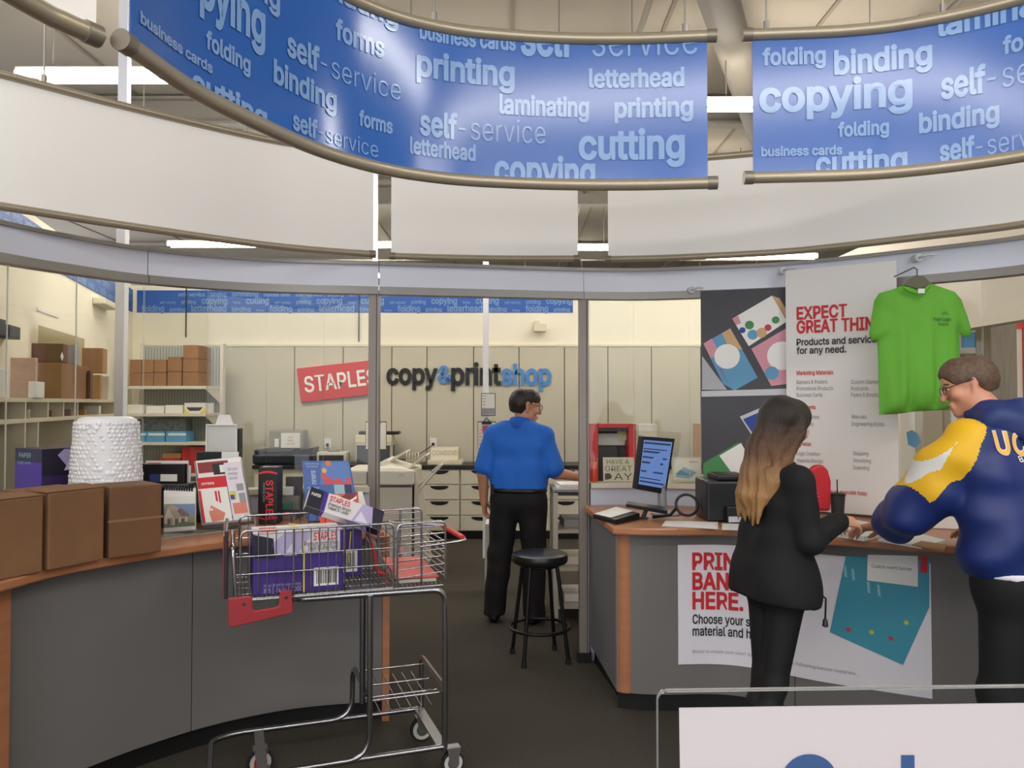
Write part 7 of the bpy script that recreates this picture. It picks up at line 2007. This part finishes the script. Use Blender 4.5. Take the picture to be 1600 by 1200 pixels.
# ---------------------------------------------------------------- the person in the blue polo shirt
def person_blue():
    root = thing('person', 'person in bright blue polo shirt and black trousers, back to us at the cream rack', 'person', (0.05, 5.84, 0), R(-12))
    SK = mat('tan_skin', (196, 142, 112), 0.5); HAIR = mat('near_black_hair', (34, 26, 22), 0.5, noise=0.4, nscale=60, stretch=(1, 1, 0.4))
    J = dict(hipL=(-0.1, 0, 0.88), hipR=(0.1, 0, 0.88), kneeL=(-0.14, 0.0, 0.49), kneeR=(0.11, 0.02, 0.49), ankleL=(-0.18, -0.03, 0.1), ankleR=(0.12, -0.03, 0.1))
    shL, elL, wrL = (-0.19, -0.01, 1.365), (-0.265, -0.03, 1.09), (-0.27, 0.02, 0.87)
    shR, elR, wrR = (0.19, -0.005, 1.365), (0.275, 0.0, 1.09), (0.43, 0.08, 1.055)
    hc = (0.045, 0.03, 1.572); hf = unit((0.85, 0.5, -0.12)); hu = unit((0.1, 0.07, 1.0)); HS = 1.1
    b = Blob()
    q = head(b, hc, hf, hu, HS)
    b.cap((0.0, -0.015, 1.4), (0.03, 0.01, 1.5), 0.066, 0.062, 0.03)
    b.cap((-0.14, -0.01, 1.365), (0.14, -0.01, 1.365), 0.055, None, 0.04); b.cap((-0.09, 0, 1.24), (0.09, 0, 1.24), 0.1, None, 0.04, ((0, 1, 0), 0.9))
    b.cap((-0.07, 0.02, 1.05), (0.07, 0.02, 1.05), 0.105, None, 0.05); b.cap((-0.08, 0, 0.92), (0.08, 0, 0.92), 0.1, None, 0.04)
    b.chain([shL, elL, wrL], [0.055, 0.045, 0.031], 0.02); b.chain([shR, elR, wrR], [0.055, 0.045, 0.031], 0.02)
    hand(b, wrL, (0.05, 0.12, -1), (0.9, 0.3, 0.1), (0.2, 1, 0.1), 0.95, 0.5)
    hand(b, wrR, (0.85, 0.45, -0.1), (0, -0.25, -1), (-0.6, 0.8, 0), 0.95, 0.3)
    legs(b, J, -0.006, 1.0); foot(b, J['ankleL'], (-0.21, 0.12, 0.04)); foot(b, J['ankleR'], (0.14, 0.13, 0.04))
    link_blob('body', b.mesh(0.0065), SK, root)
    c = Blob()                                     # polo shirt
    c.chain([(-0.19, -0.01, 1.365), (-0.07, -0.02, 1.41), (0.07, -0.02, 1.41), (0.19, -0.01, 1.365)], [0.07, 0.068, 0.068, 0.07], 0.03)
    c.cap((-0.1, -0.012, 1.28), (0.1, -0.012, 1.28), 0.12, None, 0.05, ((0, 1, 0), 0.95)); c.cap((-0.095, 0.0, 1.14), (0.095, 0.0, 1.14), 0.125, None, 0.05)
    c.cap((-0.09, 0.01, 1.03), (0.09, 0.01, 1.03), 0.128, None, 0.05); c.cap((-0.085, 0.005, 0.96), (0.085, 0.005, 0.96), 0.115, None, 0.03)
    mid = lambda a, e, t: tuple(V(*a) * (1 - t) + V(*e) * t)
    for a, e in ((shL, elL), (shR, elR)): c.cap(mid(a, e, 0.05), mid(a, e, 0.86), 0.068, 0.076, 0.03)
    c.cap((0, -0.015, 1.4), (0.012, -0.005, 1.45), 0.074, 0.07, 0.03)
    c.cut((0, 0, 0.974), (0.0, 0, -1)); c.cut((0.0, 0.0, 1.462), (0.0, 0.25, 1))
    fn = fold_noise(0.0045, 26, 18, 1.0)
    vf = c.mesh(0.007, lambda G: fn(G) + 0.006 * np.sin(55 * G[..., 0] + 8 * G[..., 2]) * np.clip((1.12 - G[..., 2]) * 5, 0, 1))
    link_blob('polo_shirt', vf, mat('royal_blue_pique', (34, 110, 214), 0.75, bump=0.08, bscale=400), root)
    c = Blob(); c.cap((0.004, -0.02, 1.44), (0.016, -0.004, 1.472), 0.08, 0.076, 0.02); c.cut((0, 0, 1.484), (0.05, 0.3, 1)); c.cut((0, 0, 1.428), (0, 0.2, -1)); c.sub((0.02, 0.12, 1.44), (0.02, 0.06, 1.5), 0.05, 0.05)
    link_blob('shirt_collar', c.mesh(0.006), mat('royal_blue_collar', (28, 96, 196), 0.75), root)
    t_ = Blob(); legs(t_, J, 0.014, 1.05); t_.cap((-0.085, 0.0, 0.88), (0.085, 0.0, 0.88), 0.115, None, 0.04); t_.cap((-0.085, 0.005, 0.96), (0.085, 0.005, 0.96), 0.11, None, 0.03)
    for s_ in 'LR': t_.chain([J['hip' + s_], J['knee' + s_], tuple(V(*J['ankle' + s_]) + V(0, 0, -0.05))], [0.105, 0.086, 0.08], 0.03)
    t_.cut((0, 0, 0.985), (0, 0, 1)); t_.cut((0, 0, 0.045), (0, 0, -1))
    link_blob('trousers', t_.mesh(0.0085, fold_noise(0.004, 22, 26, 2.0)), mat('black_twill', (14, 15, 18), 0.8), root)
    bt = Blob(); bt.cap((-0.085, 0.005, 0.962), (0.085, 0.005, 0.962), 0.127, None, 0.03); bt.cut((0, 0, 0.978), (0, 0, 1)); bt.cut((0, 0, 0.945), (0, 0, -1))
    link_blob('belt', bt.mesh(0.008), mat('black_leather', (18, 18, 19), 0.35), root)
    h_ = Blob(); h_.cap(q(0, -0.034, 0.038), q(0, 0.024, 0.05), 0.084 * HS, 0.076 * HS, 0.03, (np.cross(hf, hu), 0.96)); h_.cap(q(0, -0.045, 0.0), q(0, -0.05, -0.05), 0.066 * HS, 0.055 * HS, 0.03)
    h_.sub(q(0, 0.13, -0.02), q(0, 0.1, -0.09), 0.085 * HS, 0.1 * HS, 0.01); h_.sub(q(-0.1, 0.012, -0.035), q(0.1, 0.012, -0.035), 0.036 * HS, 0.036 * HS, 0.008); h_.cut(q(0, 0, -0.06), -hu - 0.2 * hf)
    link_blob('hair', h_.mesh(0.0055, lambda G: 0.0015 * np.sin(G[..., 0] * 260) * np.sin(G[..., 2] * 180)), HAIR, root)
    face_parts(root, q, HS, HAIR, mat('dark_metal_frame', (60, 58, 58), 0.3, 0.6))
    for s_, nm in (('L', (-0.21, 0.12, 0.038)), ('R', (0.14, 0.13, 0.038))):
        link_blob('shoe', shoe(J['ankle' + s_], nm).mesh(0.0075), mat('black_shoe', (17, 17, 18), 0.4), root)
    b = MB(); b.cbox((-0.17, -0.075, 0.965), (0.05, 0.035, 0.08), rz=0.5); b.build('belt_pouch', BLACK, root, bevel=0.006, world=False)
person_blue()

# ---------------------------------------------------------------- the long haired person in black
def person_black():
    root = thing('person', 'person in black with long brown to blonde hair, standing at the counter', 'person', (1.1, 3.3, 0), R(-74))
    SK = mat('light_skin', (214, 158, 128), 0.5)
    BLK = mat('black_knit', (15, 16, 20), 0.85); TI = mat('black_leggings', (13, 14, 18), 0.7)
    J = dict(hipL=(-0.075, 0.0, 0.84), hipR=(0.075, 0.0, 0.84), kneeL=(-0.055, -0.02, 0.46), kneeR=(0.055, -0.05, 0.46), ankleL=(-0.055, -0.08, 0.09), ankleR=(0.055, -0.11, 0.09))
    shL, elL, wrL = (-0.155, 0.0, 1.29), (-0.19, 0.02, 1.05), (-0.08, 0.25, 1.06)
    shR, elR, wrR = (0.15, 0.0, 1.29), (0.18, 0.03, 1.06), (0.13, 0.22, 1.12)
    hc = (0.0, 0.05, 1.505); hf = unit((-0.1, 1, -0.25)); hu = unit((0, 0.22, 1))
    b = Blob(); q = head(b, hc, hf, hu, 0.95)
    b.cap((0, -0.01, 1.31), (0, 0.03, 1.43), 0.047, 0.045, 0.03); b.cap((-0.12, 0, 1.29), (0.12, 0, 1.29), 0.045, None, 0.04); b.cap((-0.06, 0.01, 1.18), (0.06, 0.01, 1.18), 0.085, None, 0.04, ((0, 1, 0), 0.95))
    b.cap((-0.05, 0, 1.02), (0.05, 0, 1.02), 0.075, None, 0.05); b.cap((-0.065, -0.01, 0.88), (0.065, -0.01, 0.88), 0.09, None, 0.05)
    b.chain([shL, elL, wrL], [0.042, 0.036, 0.024], 0.02); b.chain([shR, elR, wrR], [0.042, 0.036, 0.024], 0.02)
    hand(b, wrL, (0.35, 0.9, 0.15), (0.5, 0, -0.85), (0.8, -0.2, 0.6), 0.86, 0.6); hand(b, wrR, (-0.2, 1, -0.15), (-0.5, 0, -0.85), (-0.8, 0, 0.6), 0.86, 0.6)
    legs(b, J, -0.01, 0.85); foot(b, J['ankleL'], (-0.07, 0.06, 0.035), -0.004); foot(b, J['ankleR'], (0.07, 0.04, 0.035), -0.004)
    link_blob('body', b.mesh(0.006), SK, root)
    c = Blob()
    c.chain([(-0.15, 0.0, 1.285), (-0.05, -0.01, 1.325), (0.05, -0.01, 1.325), (0.15, 0.0, 1.285)], [0.058, 0.06, 0.06, 0.058], 0.025)
    c.cap((-0.07, 0.005, 1.19), (0.07, 0.005, 1.19), 0.102, None, 0.04); c.cap((-0.065, -0.01, 1.05), (0.065, -0.01, 1.05), 0.105, None, 0.05)
    c.cap((-0.07, -0.01, 0.92), (0.07, -0.01, 0.92), 0.132, None, 0.05); c.cap((-0.07, -0.01, 0.83), (0.07, -0.01, 0.83), 0.148, None, 0.04)
    for a, e, w_ in ((shL, elL, wrL), (shR, elR, wrR)): c.chain([a, e, tuple(V(*e) * 0.1 + V(*w_) * 0.9)], [0.06, 0.056, 0.043], 0.025)
    c.cap((0, -0.01, 1.32), (0, 0.01, 1.365), 0.062, 0.056, 0.03); c.cut((0, 0, 1.37), (0, 0.3, 1)); c.cut((0, 0, 0.79), (0.0, -0.12, -1))
    link_blob('cardigan', c.mesh(0.0075, fold_noise(0.005, 30, 22, 3.0)), BLK, root)
    t_ = Blob(); legs(t_, J, 0.0, 0.89); t_.cap((-0.065, -0.01, 0.86), (0.065, -0.01, 0.86), 0.1, None, 0.04); t_.cut((0, 0, 0.93), (0, 0, 1)); t_.cut((0, 0, 0.1), (0, 0, -1))
    link_blob('leggings', t_.mesh(0.008), TI, root)
    # hair: dark at the roots, lighter to the ends
    HM = bpy.data.materials.new('ombre_hair'); HM.use_nodes = True
    nt = HM.node_tree; p = nt.nodes['Principled BSDF']; p.inputs['Roughness'].default_value = 0.42
    tc = nt.nodes.new('ShaderNodeTexCoord'); sx_ = nt.nodes.new('ShaderNodeSeparateXYZ'); mr = nt.nodes.new('ShaderNodeMapRange'); cr = nt.nodes.new('ShaderNodeValToRGB')
    nz_ = nt.nodes.new('ShaderNodeTexNoise'); mp = nt.nodes.new('ShaderNodeMapping'); mp.inputs['Scale'].default_value = (70, 70, 3)
    mx = nt.nodes.new('ShaderNodeMath'); mx.operation = 'MULTIPLY_ADD'; mx.inputs[1].default_value = 0.4; 
    nt.links.new(tc.outputs['Object'], sx_.inputs[0]); nt.links.new(tc.outputs['Object'], mp.inputs[0]); nt.links.new(mp.outputs[0], nz_.inputs[0])
    mr.inputs['From Min'].default_value = 1.54; mr.inputs['From Max'].default_value = 1.16; nt.links.new(sx_.outputs['Z'], mr.inputs['Value'])
    nt.links.new(nz_.outputs['Fac'], mx.inputs[0]); nt.links.new(mr.outputs[0], mx.inputs[2]); nt.links.new(mx.outputs[0], cr.inputs[0]); nt.links.new(cr.outputs[0], p.inputs['Base Color'])
    e = cr.color_ramp.elements; e[0].position = 0.2; e[0].color = lin((28, 20, 17)); e[1].position = 1.15 if False else 1.0; e[1].color = lin((176, 132, 86))
    n_ = e.new(0.55); n_.color = lin((92, 62, 40))
    bp = nt.nodes.new('ShaderNodeBump'); bp.inputs['Strength'].default_value = 0.6; bp.inputs['Distance'].default_value = 0.01; nt.links.new(nz_.outputs['Fac'], bp.inputs['Height']); nt.links.new(bp.outputs[0], p.inputs['Normal'])
    h_ = Blob(); h_.cap(q(0, -0.03, 0.04), q(0, 0.028, 0.048), 0.086, 0.077, 0.03); 
    h_.chain([q(0, -0.045, 0.02), (0, -0.045, 1.4), (-0.005, -0.075, 1.3), (-0.01, -0.105, 1.22), (-0.01, -0.115, 1.16)], [0.08, 0.075, 0.072, 0.052, 0.02], 0.03)
    for k in range(15):                              # loose locks at the ends
        x = -0.08 + 0.0115 * k; z = 1.1 + 0.06 * ((k * 37) % 5) / 5
        h_.chain([(x * 0.9, -0.09, 1.32), (x - 0.01, -0.11, 1.22), (x - 0.01, -0.125, z)], [0.024, 0.019, 0.004], 0.008)
    for s_ in (-1, 1): h_.chain([q(s_ * 0.07, 0.015, 0.04), q(s_ * 0.082, 0.005, -0.03), (s_ * 0.085, -0.02, 1.37), (s_ * 0.085, -0.065, 1.28), (s_ * 0.075, -0.09, 1.2)], [0.03, 0.028, 0.034, 0.032, 0.012], 0.02)
    h_.sub(q(0, 0.15, -0.03), q(0, 0.12, -0.1), 0.08, 0.085, 0.01)
    link_blob('hair', h_.mesh(0.006, lambda G: 0.003 * np.sin(G[..., 0] * 190 + 2 * np.sin(G[..., 2] * 14)) * (G[..., 2] < 1.5), 1), HM, root)
    face_parts(root, q, 0.93, mat('dark_brow', (44, 32, 28), 0.6))
    for s_, nm in (('L', (-0.07, 0.06, 0.036)), ('R', (0.07, 0.04, 0.036))): link_blob('shoe', shoe(J['ankle' + s_], nm).mesh(0.008), mat('black_shoe', (17, 17, 18), 0.4), root)
    # tassel hanging at the side
    b = MB(); b.tube([(0.14, 0.07, 0.86), (0.17, 0.11, 0.82), (0.165, 0.11, 0.74)], 0.004, 6); b.lathe([(0.003, 0), (0.012, 0.005), (0.009, 0.03), (0.003, 0.035)], 10, (0.165, 0.11, 0.705)); b.build('tassel', BLACK, root, smooth=60, world=False)
    return root
pb = person_black()

# ---------------------------------------------------------------- the person in the blue and yellow jacket
def person_jacket():
    X0, Y0 = 1.97, 3.02
    root = thing('person', 'person with short brown hair and glasses in navy and yellow jacket leaning on the counter', 'person', (X0, Y0, 0), R(8))
    SK = mat('ruddy_skin', (206, 146, 118), 0.5); HAIR = mat('brown_grey_hair', (92, 72, 56), 0.6, noise=0.3, nscale=80)
    NAVY = mat('navy_nylon', (25, 44, 108), 0.5, noise=0.06, nscale=6); YEL = mat('yellow_nylon', (232, 182, 24), 0.55); WHT = mat('white_nylon', (226, 224, 222), 0.55)
    J = dict(hipL=(-0.1, -0.02, 0.92), hipR=(0.1, -0.02, 0.92), kneeL=(-0.12, 0.0, 0.5), kneeR=(0.12, 0.0, 0.5), ankleL=(-0.12, -0.03, 0.1), ankleR=(0.13, -0.03, 0.1))
    shL, elL, wrL = (-0.225, 0.04, 1.43), (-0.345, 0.19, 1.17), (-0.315, 0.45, 1.07)
    shR, elR, wrR = (0.2, 0.04, 1.42), (0.3, 0.14, 1.15), (0.16, 0.4, 1.07)
    hc = (-0.135, 0.14, 1.668); hf = unit((-0.88, 0.42, -0.3)); hu = unit((-0.14, 0.16, 1))
    b = Blob(); q = head(b, hc, hf, hu, 0.93)
    b.cap((-0.03, 0.03, 1.46), (-0.12, 0.1, 1.6), 0.062, 0.058, 0.03); b.cap((-0.15, 0.03, 1.43), (0.15, 0.03, 1.43), 0.06, None, 0.04); b.cap((-0.09, 0.02, 1.27), (0.09, 0.02, 1.27), 0.11, None, 0.05)
    b.cap((-0.08, 0, 1.09), (0.08, 0, 1.09), 0.11, None, 0.05); b.cap((-0.08, -0.02, 0.95), (0.08, -0.02, 0.95), 0.11, None, 0.05)
    b.chain([shL, elL, wrL], [0.055, 0.045, 0.03], 0.02); b.chain([shR, elR, wrR], [0.055, 0.045, 0.03], 0.02)
    hand(b, wrL, (-0.45, 0.85, -0.22), (0.1, -0.25, -1), (1, 0.4, -0.3), 0.98, 0.35, 0.22); hand(b, wrR, (-0.5, 0.8, -0.2), (-0.2, -0.25, -1), (-1, -0.3, 0), 0.98, 0.4)
    legs(b, J, -0.006, 1.0); foot(b, J['ankleL'], (-0.15, 0.13, 0.04)); foot(b, J['ankleR'], (0.16, 0.13, 0.04))
    link_blob('body', b.mesh(0.0065), SK, root)
    c = Blob()
    c.chain([(-0.2, 0.04, 1.42), (-0.08, 0.02, 1.465), (0.08, 0.02, 1.465), (0.2, 0.04, 1.41)], [0.088, 0.085, 0.085, 0.088], 0.03)
    c.cap((-0.15, 0.01, 1.32), (0.15, 0.01, 1.32), 0.135, None, 0.05); c.cap((-0.14, 0.0, 1.17), (0.14, 0.0, 1.17), 0.135, None, 0.05)
    c.cap((-0.135, -0.005, 1.04), (0.135, -0.005, 1.04), 0.135, None, 0.05); c.cap((-0.115, -0.01, 0.985), (0.115, -0.01, 0.985), 0.122, None, 0.03)
    for a, e, w_ in ((shL, elL, wrL), (shR, elR, wrR)):
        c.chain([a, tuple((V(*a) + V(*e)) / 2), e, tuple(V(*e) * 0.4 + V(*w_) * 0.6), tuple(V(*e) * 0.12 + V(*w_) * 0.88)], [0.1, 0.115, 0.1, 0.08, 0.046], 0.03)
    c.cut((0, 0, 0.945), (0, 0.0, -1)); c.cap((-0.02, 0.02, 1.47), (-0.09, 0.07, 1.545), 0.082, 0.078, 0.03); c.cut((-0.1, 0.07, 1.575), (-0.3, 0.35, 1))
    def sew(px, py):                       # seams of the sleeve panels, laid out flat on the back of the jacket (local x, z)
        d = 3.015 + 0.1 * min(max((1475 - px) / 45, 0), 1); X = ((px - 800) / F * d - X0) * math.cos(R(8)) + (d - Y0) * math.sin(R(8)); return (X, 1.6 - (py - 630) * d / F)
    dense = lambda L: [(a[0] + (c[0] - a[0]) * k / 8, a[1] + (c[1] - a[1]) * k / 8) for a, c in zip(L, L[1:] + L[:1]) for k in range(8)]
    PY = [sew(*p) for p in dense([(1350, 600), (1512, 648), (1524, 664), (1508, 690), (1494, 722), (1485, 748), (1462, 754), (1440, 766), (1424, 780), (1405, 752), (1380, 735)])]
    PW = [(-0.284, 1.474), (-0.317, 1.437), (-0.336, 1.401), (-0.349, 1.35), (-0.376, 1.334), (-0.399, 1.301), (-0.425, 1.263), (-0.5, 1.23), (-0.52, 1.33), (-0.42, 1.355), (-0.385, 1.373), (-0.362, 1.392), (-0.345, 1.411), (-0.325, 1.43), (-0.305, 1.452)]
    def inside(P, x, z):
        r = np.zeros(len(x), bool); n = len(P)
        for i in range(n):
            (x1, z1), (x2, z2) = P[i], P[(i + 1) % n]
            m = ((z1 > z) != (z2 > z)) & (x < (x2 - x1) * (z - z1) / ((z2 - z1) if z2 != z1 else 1e-9) + x1); r ^= m
        return r
    def fm(p):
        x, z = p[:, 0], p[:, 2]
        o = np.zeros(len(p)); o[inside(PY, x, z)] = 1; o[inside(PW, x, z)] = 2
        zr = inside([(-p_[0] + 0.02, p_[1]) for p_ in PY], x, z); o[zr] = 1; o[inside([(-p_[0] + 0.02, p_[1]) for p_ in PW], x, z)] = 2
        return o
    fn = fold_noise(0.009, 17, 19, 5.0)
    vf = c.mesh(0.006, lambda G: fn(G) + 0.006 * np.sin(34 * G[..., 2] + 16 * G[..., 0]) * np.clip(-G[..., 0] * 5 - 0.6, 0, 1) + 0.006 * np.sin(30 * (G[..., 2] - 0.7 * G[..., 0])) * np.clip((1.2 - G[..., 2]) * 4, 0, 1))
    jk = link_blob('jacket', vf, [NAVY, YEL, WHT], root, fm)
    hd = Blob()                                     # folded hood on the shoulders
    hd.chain([(-0.15, 0.1, 1.55), (-0.14, 0.0, 1.53), (-0.02, -0.06, 1.52), (0.13, -0.04, 1.51), (0.19, 0.05, 1.49)], [0.03, 0.05, 0.065, 0.06, 0.045], 0.03)
    hd.chain([(-0.13, 0.06, 1.585), (-0.04, -0.02, 1.58), (0.08, 0.0, 1.56)], [0.028, 0.04, 0.04], 0.03)
    hd.chain([(-0.16, 0.01, 1.52), (-0.06, -0.09, 1.485), (0.06, -0.09, 1.47), (0.16, -0.05, 1.47)], [0.02, 0.03, 0.035, 0.03], 0.03)
    link_blob('hood', hd.mesh(0.0065, fold_noise(0.006, 30, 40, 1.0)), mat('navy_hood', (28, 48, 108), 0.55), root)
    bv = BVHTree.FromPolygons([tuple(p) for p in vf[0]], [tuple(p) for p in vf[1].tolist()])
    def on_back(x, z, off):
        h = bv.ray_cast(Vector((x, -1, z)), Vector((0, 1, 0)))
        return Vector((x, (h[0].y if h[0] else -0.15) - off, z))
    for nm, m_, bold, off in (('letter_edge', mat('letter_white', (232, 226, 216), 0.6), 0.06, 0.004), ('letter_print', mat('letter_gold', (236, 184, 84), 0.6), 0.03, 0.006)):
        t = MB(); x = -0.19
        for ch in 'UCLA':
            put_text(t, ch, lambda u, v: on_back(x + u, 1.412 + v - 0.05 * (x + u + 0.12), off), 0.052, 0.078, bold * 0.8, 0); x += 0.062
        t.build(nm, m_, jk, world=False)
    t = MB(); x = -0.12
    for ch in 'BRUINS':
        put_text(t, ch, lambda u, v: on_back(x + u, 1.385 + v - 0.05 * (x + u + 0.12), 0.004), 0.016, 0.02, 0.02, 0); x += 0.032
    t.build('small_lettering', mat('letter_white', (232, 226, 216), 0.6), jk, world=False)
    s_ = Blob(); s_.cap((-0.115, -0.012, 0.95), (0.115, -0.012, 0.95), 0.123, None, 0.03); s_.cut((0, 0, 0.975), (0, 0, 1)); s_.cut((0, 0, 0.932), (-0.1, 0, -1))
    link_blob('shirt_hem', s_.mesh(0.008), mat('white_cotton', (226, 226, 236), 0.8), root)
    t_ = Blob(); legs(t_, J, 0.018, 1.02); t_.cap((-0.105, -0.013, 0.91), (0.105, -0.013, 0.91), 0.119, None, 0.04); t_.cap((-0.105, -0.013, 0.95), (0.105, -0.013, 0.95), 0.119, None, 0.02); t_.cut((0, 0, 0.968), (0, 0, 1))
    for k in 'LR': t_.cap(V(*J['knee' + k]), V(*J['ankle' + k]) + V(0, 0, -0.05), 0.08, 0.072, 0.03)
    t_.cut((0, 0, 0.045), (0, 0, -1)); link_blob('trousers', t_.mesh(0.009, fold_noise(0.003, 20, 20, 2)), mat('black_twill', (14, 15, 18), 0.8), root)
    for k, nm in (('L', (-0.15, 0.13, 0.038)), ('R', (0.16, 0.13, 0.038))): link_blob('shoe', shoe(J['ankle' + k], nm).mesh(0.008), mat('black_shoe', (17, 17, 18), 0.4), root)
    h_ = Blob(); h_.cap(q(0, -0.034, 0.036), q(0, 0.024, 0.05), 0.083, 0.076, 0.03, (np.cross(hf, hu), 0.96)); h_.cap(q(0, -0.05, 0.0), q(0, -0.05, -0.04), 0.062, 0.05, 0.03)
    h_.sub(q(0, 0.135, -0.02), q(0, 0.1, -0.09), 0.09, 0.1, 0.01); h_.sub(q(-0.1, 0.01, -0.035), q(0.1, 0.01, -0.035), 0.042, 0.042, 0.008); h_.cut(q(0, 0, -0.05), -hu - 0.15 * hf)
    link_blob('hair', h_.mesh(0.0055, lambda G: 0.0015 * np.sin(G[..., 0] * 240) * np.sin(G[..., 2] * 210)), HAIR, root)
    face_parts(root, q, 0.93, HAIR, mat('dark_metal_frame', (60, 58, 58), 0.3, 0.6))
person_jacket()
# red shopping pouch in the hands of the person in black
q = at(1279, 760, 3.62)
r = thing('red_pouch', 'bright red pouch with pale star print held before the person in black', 'pouch', (q.x, q.y, CZ))
b = MB(); pr = [(1262, 798), (1296, 798), (1297, 752), (1292, 734), (1284, 726), (1272, 726), (1263, 734)]
b.prism([(at(x, y, 3.62).x, at(x, y, 3.62).z) for x, y in pr], 3.6, 3.64, 0, lambda p: Vector((p.x, p.z, p.y))); b.build('body', mat('bright_red_fabric', (206, 34, 44), 0.5), r, bevel=0.012)
t = MB(); c = at(1271, 776, 3.595)
for k in range(9):
    a = 2 * PI * k / 9; t.add([(c.x + 0.006 * math.cos(a - 0.5), 3.5985, c.z + 0.006 * math.sin(a - 0.5)), (c.x + 0.034 * math.cos(a), 3.5985, c.z + 0.034 * math.sin(a)), (c.x + 0.006 * math.cos(a + 0.5), 3.5985, c.z + 0.006 * math.sin(a + 0.5))], [(0, 1, 2)])
t.build('star_print', mat('pale_pink_ink', (230, 150, 150), 0.6), r)
